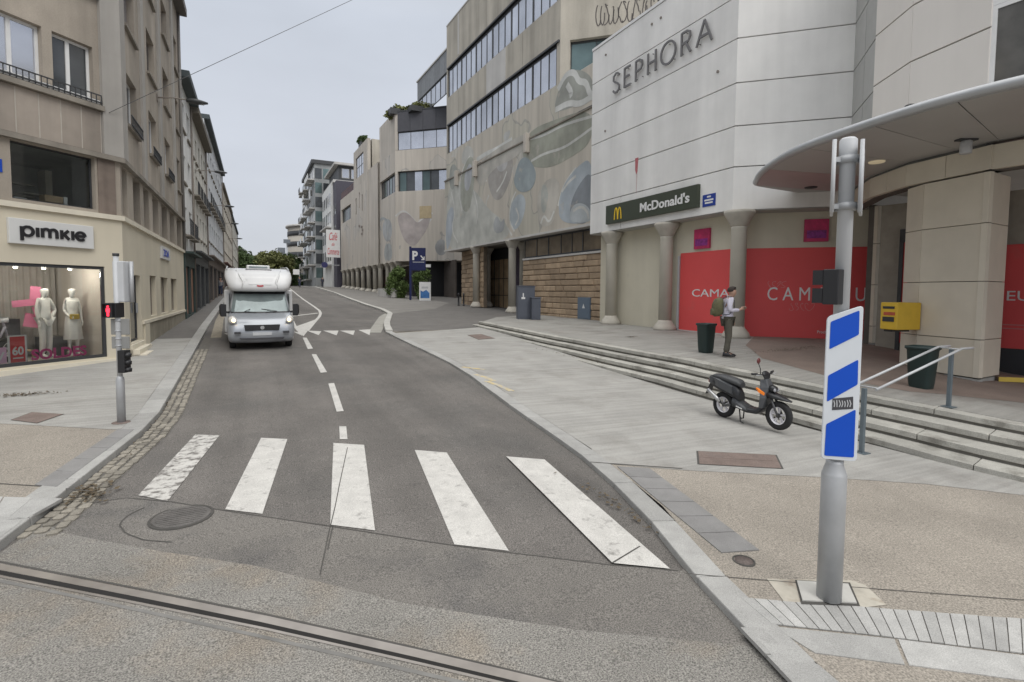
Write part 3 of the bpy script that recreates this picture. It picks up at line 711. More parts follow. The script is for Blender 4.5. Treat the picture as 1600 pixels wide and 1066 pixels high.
# letters drawn as strokes: rounded lower-case forms with small-cap K and dotless i
def stroke(mb, w, pts, wd, o0, o1):
    P = [Vector(p) for p in pts]; L = []; Rr = []
    for i in range(len(P)):
        a = P[max(0, i-1)]; b = P[min(len(P)-1, i+1)]; t = (b-a).normalized(); nn = Vector((-t.y, t.x))*wd/2
        L.append(P[i]+nn); Rr.append(P[i]-nn)
    for i in range(len(P)-1):
        mb.hexa([w.pt(q[0], q[1], o0) for q in (L[i], L[i+1], Rr[i+1], Rr[i])]+[w.pt(q[0], q[1], o1) for q in (L[i], L[i+1], Rr[i+1], Rr[i])])
def arc(cx, cy, r, a0, a1, n=14, ky=1): return [(cx+r*math.cos(R(a0+(a1-a0)*i/n)), cy+ky*r*math.sin(R(a0+(a1-a0)*i/n))) for i in range(n+1)]
LX, LZ = -2.24, 3.68; WD = .062; O = (.09, .115)
def T2(pts): return [(LX+x, LZ+y) for x, y in pts]
letters = [('p', [[(.03, -.10), (.03, .21)], arc(.14, .11, .10, -180, 180)]), ('i', [[(.325, 0), (.325, .21)]]),
           ('m', [[(.42, 0), (.42, .21)], arc(.49, .13, .07, 180, 0, 8)+[(.56, 0)], arc(.63, .13, .07, 180, 0, 8)+[(.70, 0)]]),
           ('K', [[(.80, 0), (.80, .21)], [(.83, .10), (.94, .21)], [(.84, .12), (.95, 0)]]), ('i', [[(1.03, 0), (1.03, .21)]]),
           ('e', [arc(1.20, .105, .095, 0, 320, 18), [(1.11, .105), (1.29, .105)]])]
for i, (nm, st) in enumerate(letters):
    mb = MB()
    for k, s in enumerate(st): stroke(mb, CW, T2(s), WD, O[0], O[1]+.0015*k)
    mb.build('letter', lm_, sg)
# --- chamfer, upper levels
PZ = (4.38, 5.86)
facade(cb, CW, -9, 0, 4.38, 16.2, [(-2.30, -.60, 4.50, 5.78), (-6, -3.4, 4.5, 5.78), (-2.62, -1.62, 7.22, 8.50), (-1.42, -.56, 7.22, 8.50), (-4.9, -3.9, 7.22, 8.5), (-2.62, -1.62, 10, 11.4), (-1.42, -.56, 10, 11.4)], stone_up, reveal=.2)
rail_z = 7.12
mb = MB(); mb.wbox(CW, -9, -.40, 6.98, 7.10, -.1, .14); mb.build('balcony_ledge', ledge_m, cb)
mb = MB(); mb.wbox(CW, -9, .05, 5.80, 5.92, -.1, .13).wbox(LW, -.05, 12.9, 5.802, 5.922, -.1, .132); mb.build('string_course', ledge_m, cb)
mb = MB(); mb.wbox(CW, -.42, .05, 5.93, 16.2, -.02, .10).wbox(LW, -.04, .55, 5.931, 15.6, -.02, .103); mb.build('corner_pilaster', stone_pl, cb)
mb = MB(); mb.wbox(CW, -9, -.44, 9.72, 9.84, -.1, .12); mb.build('balcony_ledge', ledge_m, cb)
for i in range(14):
    s = -2.62-.0+(i-8)*.435+.435*3.02
    if s < -8.5 or s+.42 > -.42: continue
    MB().wbox(CW, s, s+.42, 5.95, 6.965, -.01, .022).build('stone_panel', panel_up, cb)
seam = MB()
for i in range(15):
    s = -2.62+(i-8)*.435+.435*3.02-.0075
    if -8.5 < s < -.43: seam.wbox(CW, s-.012, s+.012, 5.95, 6.96, .0, .0285)
seam.build('pale_joint', mat('pale_joint', (.43, .39, .34), .9, streak=.2), cb)
for a, b in ((-2.62, -1.62), (-1.42, -.56), (-4.9, -3.9)):
    window(cb, CW, a, b, 7.22, 8.50, dep=.14, fm=frame_w, gm=glass_sky if a < -1.5 else glass_dark, mull=(.45,), fw=.06, sill=frame_w, mw=.08)
    window(cb, CW, a, b, 10, 11.4, dep=.14, mull=(.5,)) if a > -4 else None
railing(cb, CW, -8.5, -.46, 7.10, 7.36, .11, n=70)
w1 = window(cb, CW, -2.30, -.60, 4.50, 5.78, dep=.14, fm=frame_d, gm=glass_clear, mull=(), fw=.035, back=False, name='office_window')
mb = MB(); mb.wbox(CW, -3.2, -.1, 4.44, 4.48, -3, -.25).wbox(CW, -3.2, -.1, 5.82, 5.86, -3, -.25).wbox(CW, -3.2, -.1, 4.45, 5.85, -3.05, -3).wbox(CW, -3.25, -3.2, 4.45, 5.85, -3, -.25).wbox(CW, -.1, -.05, 4.45, 5.85, -3, -.25)
mb.build('office_room', mat('dim_office', (.42, .42, .40), .9, var=.2, scale=1), w1)
card = mat('cardboard', (.42, .31, .2), .8, var=.1)
mb = MB(); mb.wbox(CW, -1.5, -1.12, 4.58, 4.74, -.55, -.35); q = mb.build('cardboard_box', card, w1)
for bb in ((-1.08, -1.0, 4.53, 4.76, -.5, -.4), (-2.25, -2.14, 4.52, 4.86, -.45, -.35), (-2.12, -1.88, 4.53, 4.58, -.5, -.3)): MB().wbox(CW, *bb).build('white_papers', frame_w, w1)
MB().wbox(CW, -1.55, -1.1, 4.80, 4.83, -1.4, -1.0).wbox(CW, -2.1, -1.0, 5.1, 5.13, -1.9, -1.6).wbox(CW, -2.1, -1.0, 4.8, 4.83, -1.9, -1.6).wbox(CW, -.95, -.8, 4.5, 5.5, -1.6, -1.3).build('shelving', mat('shelf', (.3, .27, .22), .8), w1)
window(cb, CW, -6, -3.4, 4.5, 5.78, dep=.14, fm=frame_d, mull=(.5,))
# stained panel between office window and corner
MB().wbox(CW, -.55, -.14, 4.43, 5.80, -.02, .03).build('stained_pier', mat('water_stained_pier', (.25, .20, .165), .9, var=.2, scale=2, streak=.55, bump=.3), cb)
pln = empty('street_number_plate', tuple(CW.pt(-2.58, 5.2, .02)), 'small blue enamel plate on the wall left of the office window', 'plate')
MB().wbox(CW, -2.72, -2.46, 5.02, 5.30, .003, .018).build('plate', blue_sign, pln); [MB().wbox(CW, -2.66, -2.55, a_, a_+.06, .018, .021).build('print', frame_w, pln) for a_ in (5.06, 5.17)]
# --- street side, upper levels
mzo = [(.18, .78), (1.55, 2.55), (3.1, 4.0), (4.7, 5.9), (6.6, 7.9), (8.6, 10.0), (10.7, 12.2)]
cols = [(1.0, 2.5), (4.45, 5.95), (7.85, 9.35), (11.1, 12.3)]; rows = [(7.10, 8.55), (9.82, 11.27), (12.55, 14.0)]
facade(cb, LW, 0, 12.85, 4.38, 15.6, [(a, b, 4.5, 5.76) for a, b in mzo]+[(a, b, c, d) for a, b in cols for c, d in rows], stone_up, reveal=.24)
for a, b in mzo:
    window(cb, LW, a, b, 4.5, 5.76, dep=.2, fm=frame_d, mull=(.5,) if b-a > .8 else (), fw=.04, name='mezzanine_window')
for a, b in cols:
    for c, d in rows: window(cb, LW, a, b, c, d, dep=.16, fm=frame_b if c != 7.1 else frame_w, gm=glass_sky if random.random() < .3 else glass_dark, mull=(.5,), fw=.06, sill=ledge_m)
for a, b in cols[:3]:
    railing(cb, LW, a-.05, b+.05, 7.02, 7.35, .13, n=12)
for a in (3.1, 6.5, 10.2):
    MB().wbox(LW, a, a+.5, 5.93, 15.6, -.02, .07).build('pilaster', stone_pl, cb)
MB().wbox(LW, -.2, 13.0, 15.6, 15.95, -1, .40).build('eaves', mat('dark_eaves', (.14, .13, .12), .8, var=.1), cb)
MB().tube([LW.pt(12.75, 4.4, .07), LW.pt(12.75, 15.6, .07)], .06, 8).build('drainpipe', mat('drainpipe', (.2, .19, .18), .6), cb)
mb = MB(); cp = [LW.pt(0, 0, -.46), LW.pt(12.85, 0, -.46), LW.pt(12.85, 0, -12), CW.pt(-9, 0, -6), CW.pt(-9, 0, -.46)]
cp = [(q.x, q.y) for q in cp]; cp[0] = tuple((LW.pt(-.05, 0, -.5)[:2])); mb.prism(cp, 5.9, 16.2); mb.build('building_core', stone_up, cb)
cp2 = [tuple(LW.pt(3.0, 0, -.62)[:2]), tuple(LW.pt(12.85, 0, -.62)[:2]), tuple(LW.pt(12.85, 0, -12)[:2]), tuple(LW.pt(3.0, 0, -12)[:2])]
MB().prism(cp2, -.3, 5.8).build('building_core', dark, cb)
# side shop openings
d1 = window(cb, LW, .62, 2.2, .98, 2.92, dep=.12, fm=frame_d, gm=glass_dark, mull=(.15,), fw=.06, name='glazed_door')
MB().wbox(LW, 2.0, 2.06, 1.8, 2.1, -.1, -.06).build('handle', galv, d1)
for a, b in ((3.75, 4.9), (5.9, 7.6), (8.4, 10.2)): window(cb, LW, a, b, 1.62, 2.97, dep=.14, fm=frame_b, gm=mat('curtained_glass', (.28, .25, .2), .25, var=.2, scale=2), mull=(), fw=.05, name='shop_side_window')
mb = MB()
for k in range(3): mb.wbox(LW, .5-.0*k, 2.35, .5, .96-.13*k, -.1, .06+.16*k)
mb.build('door_step', cream_tr, cb)
MB().wbox(LW, 2.45, 3.2, .5, 1.42, -.02, .05).build('low_pier', cream, cb)
MB().wbox(LW, 3.3, 12.8, .4, 1.42, -.04, .008).build('plinth_course', mat('plinth_shadow', (.30, .27, .21), .9, var=.15, streak=.2), cb)
sg = empty('shop_side_sign', tuple(LW.pt(7, 3.8, .05)), 'small white sign with blue ZOA lettering on the street side of the corner shop', 'sign')
MB().wbox(LW, 5.95, 8.0, 3.66, 4.12, .0, .06).build('sign_board', mat('sign_board_white', (.6, .6, .585), .6), sg)
put_text('letter', 'ZOA', LW, 6.3, 3.76, .062, 1.35, .26, .012, mat('blue_letter', (.03, .06, .33), .5), sg, bold=.02, split=True)

# ================================================================== THE ROW BEYOND, LEFT
def row_building(s0, s1, z1, o, mwall, label, nc, rows, base_z, shopfront, sillm, eave, eave_o=.4, gm=glass_dark, dens=.55, railings=(), drain=True, mans=None):
    c = LW.pt(s0, 0, 0); b = empty('apartment_building', (c.x, c.y, G(c.x, c.y)), label, 'building')
    gap = (s1-s0)/nc; ww = gap*dens
    holes = [(s0+gap*(i+.5)-ww/2, s0+gap*(i+.5)+ww/2, zc, zd) for i in range(nc) for zc, zd in rows]
    g0 = G(c.x, c.y)-.2
    sh = [(s0+shopfront[0]*(s1-s0), s0+shopfront[1]*(s1-s0), g0+.3, base_z-.75) for shopfront in shopfront]
    facade(b, LW, s0, s1, base_z, z1, holes, mwall, o=o, reveal=.2)
    for h in holes: window(b, LW, *h, dep=.14, o=o, fm=frame_w, gm=glass_dark if random.random() < .75 else glass_sky, mull=(.5,), fw=.06, sill=sillm)
    MB().wbox(LW, s0+.005, s1-.005, g0, z1-.02, -11, o-.66).build('building_core', mwall, b)
    MB().wbox(LW, s0, s1, z1, z1+.35, -11, o+eave_o).build('eaves', eave, b, bevel=.03)
    if mans: MB().wprism(LW, [(s0, z1+.35), (s1, z1+.35), (s1-.3, z1+2.2), (s0+.3, z1+2.2)], -9, o-.4).build('mansard_roof', mans, b)
    if drain: MB().tube([LW.pt(s1-.1, g0, o+.07), LW.pt(s1-.1, z1, o+.07)], .055, 6).build('drainpipe', frame_b, b)
    for zr in railings:
        for h in holes:
            if abs(h[2]-zr) < .3: railing(b, LW, h[0]-.2, h[1]+.2, h[2]-.05, h[2]+.75, o+.28, n=8); MB().wbox(LW, h[0]-.25, h[1]+.25, h[2]-.14, h[2]-.06, o, o+.34).build('balcony_slab', sillm, b)
    return b, g0, sh
whitew = mat('white_render', (.74, .74, .72), .9, var=.05, scale=.7, streak=.14)
creamw = mat('cream_grey_render', (.66, .64, .58), .9, var=.08, scale=.9, streak=.2)
bluew = mat('bluish_render', (.62, .64, .66), .9, var=.06, scale=.9, streak=.14)
tanw = mat('tan_render', (.62, .58, .51), .9, var=.08, scale=.9, streak=.2)
slate = mat('dark_slate_eaves', (.06, .075, .08), .7, var=.1)
browne = mat('brown_eaves', (.15, .135, .11), .8, var=.1)
green = mat('dark_green_shopfront', (.035, .06, .055), .6, var=.1)
def shop(b, s0, s1, g0, zt, m, doors, o, fascia=.7, dm=glass_dark):
    holes = [(s0+(s1-s0)*a, s0+(s1-s0)*c, g0+.45, zt-fascia) for a, c in doors]
    facade(b, LW, s0, s1, g0, zt, holes, m, name='shopfront', o=o, reveal=.12)
    for h in holes: window(b, LW, *h, dep=.08, o=o, fm=frame_d, gm=dm, mull=(.5,), fw=.05, name='shop_pane_frame')
    MB().wbox(LW, s0, s1, zt-.1, zt, o-.2, o+.35).build('fascia_canopy', m, b)
b, g0, _ = row_building(12.95, 17.5, 12.75, .0, whitew, 'narrow white apartment building with dark slate eaves next to the corner building', 2, [(5.3, 6.7), (7.9, 9.3), (10.5, 11.9)], 4.4, [], ledge_m, slate, .45, railings=(5.3,))
shop(b, 12.95, 17.5, g0, 4.4, green, ((.06, .38), (.45, .94)), .06, dm=mat('orange_shop_glass', (.42, .22, .14), .3, var=.3, scale=.6))
b, g0, _ = row_building(17.55, 27, 12.45, .0, creamw, 'cream grey apartment building with brown eaves, second beyond the corner building', 5, [(5.7, 7.1), (8.0, 9.4), (10.2, 11.6)], 4.75, [], ledge_m, browne, .45, railings=(8.0,))
shop(b, 17.55, 27, g0, 4.75, mat('charcoal_shopfront', (.08, .085, .085), .6), ((.05, .3), (.35, .62), (.68, .95)), .06)
b, g0, _ = row_building(27.05, 48, 14.9, .0, bluew, 'long pale bluish apartment building with balconies and dark roof edge', 9, [(6.2, 7.7), (9.0, 10.5), (11.9, 13.4)], 5.1, [], ledge_m, slate, .35, railings=(9.0,))
shop(b, 27.05, 48, g0, 5.1, mat('brown_shopfront', (.16, .13, .11), .7), ((.03, .2), (.24, .42), (.46, .68), (.72, .95)), .06)
b, g0, _ = row_building(48.05, 72, 13.9, .0, tanw, 'tan apartment building at the far end of the left row', 9, [(6.9, 8.3), (9.5, 10.9), (12.0, 13.2)], 5.6, [], ledge_m, browne, .25)
shop(b, 48.05, 72, g0, 5.6, mat('dark_red_shopfront', (.13, .06, .05), .7), ((.05, .3), (.35, .62), (.68, .95)), .06)
b, g0, _ = row_building(72.05, 100, 13.6, .0, creamw, 'faint cream apartment building closing the left row behind the tan one', 9, [(7.9, 9.3), (10.5, 11.9)], 6.4, [], ledge_m, slate, .25)
# street lamps bracketed on the facades
def wall_lamp(s, z, reach, label, k=1.0, zf=.0):
    q = LW.pt(s, z, 0); r = empty('wall_street_lamp', tuple(q), label, 'street lamp', group='street lamps bracketed on the left facades')
    a = LW.pt(s, z, .0); e = LW.pt(s+.2, z+.12*k, reach)
    MB().tube([a, LW.pt(s+.1, z+.1*k, reach*.5), e], .022*k, 6).build('bracket', frame_b, r)
    MB().wbox(LW, s-.08, s+.08, z-.12, z+.12, .0, .03).build('wall_plate', frame_b, r)
    h = []
    for i in range(9):
        t = i/8; o = reach-.1+t*.62*k; w_ = (.05+.1*math.sin(math.pi*min(1, t*.9+.1)))*k
        h.append([LW.pt(s+.2+w_*math.cos(x)*1.0, z+.12*k+w_*.55*math.sin(x)-.02, o) for x in [2*math.pi*j/10 for j in range(10)]])
    MB().loft(h).build('lamp_head', mat('dark_lamp_head', (.05, .053, .055), .5), r)
    MB().wbox(LW, s+.14*1, s+.26, z+.12*k-.085*k, z+.12*k-.07*k, reach+.1*k, reach+.42*k).build('lens', mat('lamp_lens', (.3, .31, .3), .3), r)
wall_lamp(6.3, 9.55, 1.0, 'dark cobra head street lamp on the corner building high beside the sky', 1.15)
for s, z, lb in [(19.5, 9.6, 'second wall lamp along the left row, above the cream grey building'), (31, 9.2, 'third wall lamp along the left row, above the bluish building'), (43, 9.2, 'fourth wall lamp, at the far end of the bluish building'), (60, 9.2, 'fifth wall lamp, on the tan building'), (84, 9.4, 'last and smallest wall lamp of the left row')]:
    wall_lamp(s, z, 1.1, lb, 1.1)
# overhead cable
A_ = CW.pt(-.3, 6.98, .12); B_ = Vector((15.7, 22.0, 22.3))
r_ = ray(550, 0); 
cbl = MB(); 
P1 = Vector(CAM)+Vector(r_)*18
cbl.tube([A_, P1, Vector(A_).lerp(P1, 2.2)], .008, 5); o = cbl.build('overhead_cable', mat('grey_cable', (.12, .12, .125), .6)); tag(o, 'thin black cable running from the corner building up across the sky', 'cable')

# ================================================================== MURAL BUILDING (right, middle)
conc = mat('stained_concrete', (.47, .435, .37), .9, var=.1, scale=.5, streak=.3, bump=.3, bscale=14, speck=.06, sscale=30)
conc_l = mat('pale_patched_concrete', (.53, .515, .49), .9, var=.06, scale=.8, streak=.12)
conc2 = mat('beige_mural_concrete', (.53, .485, .425), .9, var=.08, scale=.4, streak=.2, bump=.2, bscale=14)
def mural_mat(name, base, cols, seed, sc=.22):
    m = bpy.data.materials.new(name); m.use_nodes = True; n = m.node_tree.nodes; l = m.node_tree.links; p = n['Principled BSDF']; p.inputs['Roughness'].default_value = .9
    tc = n.new('ShaderNodeTexCoord'); cur = None
    wn = n.new('ShaderNodeTexNoise'); wn.inputs['Scale'].default_value = sc*2.2; wn.inputs['Detail'].default_value = 2; l.new(tc.outputs['Object'], wn.inputs['Vector'])
    ad = n.new('ShaderNodeVectorMath'); ad.operation = 'MULTIPLY_ADD'; ad.inputs[1].default_value = (2.4, 2.4, 2.4); l.new(wn.outputs['Color'], ad.inputs[0]); l.new(tc.outputs['Object'], ad.inputs[2])
    for i, (c, th, k) in enumerate(cols):
        mp = n.new('ShaderNodeMapping'); mp.inputs['Location'].default_value = (seed+i*7.3, i*3.1, i*5.7+seed); mp.inputs['Scale'].default_value = (k, k, k*.8); l.new(ad.outputs[0], mp.inputs[0])
        t = n.new('ShaderNodeTexNoise'); t.inputs['Scale'].default_value = sc; t.inputs['Detail'].default_value = 1.5; l.new(mp.outputs[0], t.inputs['Vector'])
        r = n.new('ShaderNodeMapRange'); r.inputs[1].default_value = th; r.inputs[2].default_value = th+.018; l.new(t.outputs[0], r.inputs[0])
        mx = n.new('ShaderNodeMix'); mx.data_type = 'RGBA'
        if cur is None: mx.inputs['A'].default_value = (*base, 1)
        else: l.new(cur, mx.inputs['A'])
        mx.inputs['B'].default_value = (*c, 1); f = n.new('ShaderNodeMath'); f.operation = 'MULTIPLY'; f.inputs[1].default_value = .75; l.new(r.outputs[0], f.inputs[0]); l.new(f.outputs[0], mx.inputs['Factor']); cur = mx.outputs['Result']
        # painted outline: a thin band of the same field
        b1 = n.new('ShaderNodeMath'); b1.operation = 'COMPARE'; b1.inputs[1].default_value = th+.012; b1.inputs[2].default_value = .006; l.new(t.outputs[0], b1.inputs[0])
        f2 = n.new('ShaderNodeMath'); f2.operation = 'MULTIPLY'; f2.inputs[1].default_value = .55; l.new(b1.outputs[0], f2.inputs[0])
        mx = n.new('ShaderNodeMix'); mx.data_type = 'RGBA'; l.new(cur, mx.inputs['A']); mx.inputs['B'].default_value = ((.55, .55, .52, 1) if i % 2 else (.27, .27, .26, 1)); l.new(f2.outputs[0], mx.inputs['Factor']); cur = mx.outputs['Result']
    mp = n.new('ShaderNodeMapping'); mp.inputs['Scale'].default_value = (2.2, 2.2, .14); l.new(tc.outputs['Object'], mp.inputs[0])
    t = n.new('ShaderNodeTexNoise'); t.inputs['Scale'].default_value = 1; t.inputs['Detail'].default_value = 5; l.new(mp.outputs[0], t.inputs['Vector'])
    r = n.new('ShaderNodeMapRange'); r.inputs[1].default_value = .3; r.inputs[2].default_value = .65; r.inputs[3].default_value = .84; r.inputs[4].default_value = 1.08; l.new(t.outputs[0], r.inputs[0])
    vs = n.new('ShaderNodeVectorMath'); vs.operation = 'SCALE'; l.new(cur, vs.inputs[0]); l.new(r.outputs[0], vs.inputs['Scale']); l.new(vs.outputs[0], p.inputs['Base Color'])
    return m
mural = mural_mat('weathered_mural_paint', (.50, .46, .395), [((.46, .44, .37), .58, 1.0), ((.53, .51, .46), .62, 1.5)], 3.1, .2)
mural_b = mural_mat('faded_mural_paint', (.53, .485, .425), [((.50, .47, .43), .6, 1.4)], 9.7, .2)
HM = head(362); MW = Wall((15.4, 43), HM, -1)
mbd = empty('mural_building', (15.4, 43, 1.2), 'stained concrete building with two window bands over a pale painted mural', 'building')
bend = -17.55   # the wall turns towards the white building here
s_lo = bend
bays = []
wz = [(14.45, 16.75), (19.15, 21.5)]
facade(mbd, MW, s_lo, 0, 12.28, 25.2, [(s_lo+.35, -.25, a, b) for a, b in wz], conc, name='upper_wall', reveal=.35)
def ribbon_windows(parent, w, a, b, z0, z1, n, m=frame_d, o=0, dep=.28, panes=None, pier=3):
    """a band of windows: one frame with sills, every pane its own part"""
    mb = MB(); f = .05
    mb.wbox(w, a, b, z0, z0+f, o-dep-.08, o-dep).wbox(w, a, b, z1-f*2.2, z1, o-dep-.08, o-dep+.003)
    for i in range(n+1):
        k = .075 if pier and i % pier == 0 else .022
        s = a+(b-a)*i/n; s = cl(s, a+k, b-k); mb.wbox(w, s-k, s+k, z0+f, z1-f*2.2, o-dep-.07, o-dep+.002*(1+i % 2))
    fr = mb.build('window', m, parent)
    for i in range(n):
        s, e = a+(b-a)*i/n, a+(b-a)*(i+1)/n
        MB().wbox(w, s+.02, e-.02, z0+f, z1-f*2.2, o-dep-.05, o-dep-.03).build('pane', panes(i) if panes else glass_sky, fr)
    return fr
for a, b in wz: ribbon_windows(mbd, MW, s_lo+.36, -.26, a+.002, b-.002, 18, dep=.07)
MB().wbox(MW, -17.5, -.3, 16.75, 16.86, -.3, .10).wbox(MW, -17.5, -.3, 21.5, 21.61, -.3, .10).build('window_hood', frame_d, mbd)
patch = MB().wbox(MW, -10.9, -7.9, 16.9, 19.1, -.02, .012); patch.build('pale_panel', conc_l, mbd)
mb = MB()
for s in (-2.6, -7.9, -13.2):
    for z0, z1 in ((12.4, 14.4), (16.9, 19.1), (21.7, 25.1)): mb.wbox(MW, s-.012, s+.012, z0, z1, -.001, .006)
mb.build('panel_joint', mat('dark_joint', (.2, .18, .15), .9), mbd)['kind'] = 'stuff'
MB().wbox(MW, -2.75, -2.45, 21.9, 25.15, -.01, .01).build('pale_patch', conc_l, mbd)
MB().wbox(MW, -11.95, -11.6, 12.6, 14.2, -.01, .01).build('pale_patch', conc_l, mbd)
# beyond the bend the wall swings away (beside the white building)
bp = MW.pt(bend, 0, 0); MB2 = Wall((bp.x, bp.y), head(-1900), -1)
facade(mbd, MB2, -8, 0, 14.2, 25.2, [(-7.8, -.55, a, b) for a, b in wz], conc, name='upper_wall', reveal=.35)
for a, b in wz: ribbon_windows(mbd, MB2, -7.8, -.56, a+.002, b-.002, 5, panes=lambda i: glass_teal)
# mural apron with the ledge line at 12.2
facade(mbd, MW, -24.5, .38, 6.16, 12.12, [], mural, name='mural_wall', o=.02, reveal=.6)
facade(mbd, MW, -24.5, 0, 12.28, 14.40, [], mural, name='mural_wall', o=.012, reveal=.1)
MB().wbox(MW, -24.5, .40, 12.12, 12.20, -.4, .10).build('ledge', ledge_m, mbd)
MB().wbox(MW, -24.5, .36, 12.20, 12.28, -.4, .02).build('ledge_shadow_gap', frame_d, mbd)
MB().wbox(MW, -24.5, .45, 6.03, 6.16, -.7, .08).build('soffit_edge', conc_l, mbd)
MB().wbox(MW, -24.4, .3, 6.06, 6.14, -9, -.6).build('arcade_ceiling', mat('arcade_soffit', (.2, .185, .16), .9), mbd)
for s in (-2.6, -6.3, -14.1):
    MB().wbox(MW, s-.18, s+.18, 11.3, 12.5, .02, .32).build('rain_spout', conc2, mbd, bevel=.03)
mb = MB(); mb.prism([tuple(MW.pt(bend+.3, 0, -.66)[:2]), tuple(MW.pt(-.42, 0, -.62)[:2]), tuple(MW.pt(-.42, 0, -12)[:2]), tuple(MW.pt(-24.5, 0, -14)[:2]), tuple(MB2.pt(-7.9, 0, -.66)[:2])], 12.28, 25.1); mb.wbox(MW, -24.5, .3, 6.2, 12.2, -12, -.64); mb.build('building_core', conc, mbd)
MB().wbox(MW, -24.5, bend, 14.39, 14.42, -4, .01).build('terrace', conc_l, mbd)
MB().wbox(MW, bend, .0, 25.2, 25.3, -.6, .04).build('coping', conc_l, mbd)
# graffiti: looping dark strokes
def graffiti(w, s, z, width, height, o, m, seed, label, n=7, wd=.05, parent=None):
    rg = random.Random(seed); g = empty('graffiti', tuple(w.pt(s, z, o)), label, 'graffiti')
    sg_ = 1 if (w.u[0]*w.t[0]+w.u[1]*w.t[1]) > 0 else -1
    for i in range(n):
        x0 = width*i/n; P = []; ph = rg.random()*6; k = rg.choice([1, 1.5, 2]); rr = rg.uniform(.28, .5)
        for j in range(16):
            t = j/15; P.append((s+sg_*(x0+width/n*(.5+rr*math.cos(ph+k*6.28*t*.8)+.3*t)), z+height*(.5+.45*math.sin(ph*1.3+6.28*t*(.6+.5*rg.random()*.2)))))
        mb = MB(); stroke(mb, w, P, wd, o, o+.004); mb.build('tag_stroke', m, g)
    return g
ink = mat('faded_black_spray', (.10, .09, .085), .9, var=.2, scale=8)
graffiti(MB2, MB2.S(930, 20), 17.25, abs(MB2.S(1030, 10)-MB2.S(930, 20)), 1.25, .006, ink, 4, 'black spray tags high on the stained parapet band above the bent windows', 14, .055)
# columns and ground floor under the mural building
col_m = mat('column_render', (.52, .49, .42), .85, var=.06, scale=1.2, streak=.16, bump=.1)
col_cap = mat('capital_render', (.48, .45, .39), .85, var=.08, streak=.15)
def column(parent, x, y, zb, zt, r=.27, flare=True):
    prof = [(r*1.75, 0), (r*1.75, .09), (r*1.55, .2), (r*1.15, .34), (r, .42), (r*.96, zt-zb-.62), (r, zt-zb-.55)]
    if flare: prof += [(r*1.08, zt-zb-.5), (r*1.5, zt-zb-.28), (r*1.9, zt-zb-.10), (r*1.9, zt-zb)]
    else: prof += [(r, zt-zb)]
    c = MB().lathe((x, y, zb), prof[4:7], 20).build('column', col_m, parent)
    MB().lathe((x, y, zb), prof[:5], 20).build('base', col_cap, c)
    MB().lathe((x, y, zb), prof[6:], 20).build('capital', col_cap, c)
    return c
for px in (744, 761.5, 800, 817):
    s = MW.S(px, 486, -.6 if px in (761.5, 817) else -.1); o = -1.6 if px in (761.5, 817) else -.35
    s = MW.S(px, 470, o); q = MW.pt(s, 0, o); zb = max(G(q.x, q.y)+.06, ZP(q.x, q.y)) if q.y < 32 else G(q.x, q.y)+.1
    column(mbd, q.x, q.y, zb-.02, 6.06, .27)
stone_m = mat('rusticated_stone', (.37, .275, .185), .9, var=.16, scale=1.6, rnd=.2, bump=.6, bscale=18, speck=.08, sscale=40, dirt=(.22, .16, .115), dscale=2.4, dth=.6)
def stone_wall(parent, w, s0, s1, z0, z1, o, rows, seed, avg=1.3, name='stone'):
    rg = random.Random(seed); h = (z1-z0)/rows; back = MB().wbox(w, s0, s1, z0, z1, o-.3, o-.045).build('mortar_bed', mat('stone_mortar', (.16, .125, .09), .95, var=.2), parent)
    for r in range(rows):
        s = s0; 
        while s < s1-.05:
            L = rg.uniform(.6, 1.5)*avg; e = s+L if s+L < s1-.45 else s1; d = rg.uniform(-.015, .03)
            g = .014; zz0, zz1 = z0+r*h+g*1.6, z0+(r+1)*h-g*.6; a_, b_ = s+g, e-g
            P = [w.pt(a_, zz0, o-.05), w.pt(b_, zz0, o-.05), w.pt(b_, zz1, o-.05), w.pt(a_, zz1, o-.05)]
            m_ = .05; Q = [w.pt(a_+.0, zz0+.0, o+d*.3), w.pt(b_-.0, zz0, o+d*.3), w.pt(b_, zz1, o+d*.3-.01), w.pt(a_, zz1, o+d*.3-.01)]
            F = [w.pt(a_+m_, zz0+m_, o+.02+d), w.pt(b_-m_, zz0+m_, o+.02+d+rg.uniform(-.01, .01)), w.pt(b_-m_, zz1-m_*.8, o+.015+d), w.pt(a_+m_, zz1-m_*.8, o+.02+d)]
            mb = MB(); vs = P+Q+F
            fs = [(0, 1, 5, 4), (1, 2, 6, 5), (2, 3, 7, 6), (3, 0, 4, 7), (4, 5, 9, 8), (5, 6, 10, 9), (6, 7, 11, 10), (7, 4, 8, 11), (8, 9, 10, 11), (3, 2, 1, 0)]
            mb.add(vs, fs); mb.build(name, stone_m, parent); s = e
sw = empty('stone_wall', tuple(MW.pt(-18, .8, -.45)), 'brown rusticated stone wall with a pale coping between the columns under the mural', 'wall')
so = -.45; sA, sB = MW.S(946, 450, so), MW.S(817, 450, so)
zg = .86
stone_wall(sw, MW, sA, sB, zg, 4.62, so, 11, 5)
MB().wbox(MW, sA, sB, 4.63, 4.74, so-.3, so+.07).build('coping_stone', conc_l, sw)
MB().wbox(MW, sA, sB, .2, zg, so-.3, so+.02).build('footing', stone_m, sw)
# dark clerestory windows above the stone wall
cw = window(mbd, MW, sA+.02, sB-.02, 4.78, 5.98, dep=.1, o=so, fm=frame_d, gm=mat('lit_brown_glass', (.15, .115, .075), .15, var=.4, scale=.8), mull=(.25, .37, .5, .66, .82), fw=.07, name='clerestory_window')
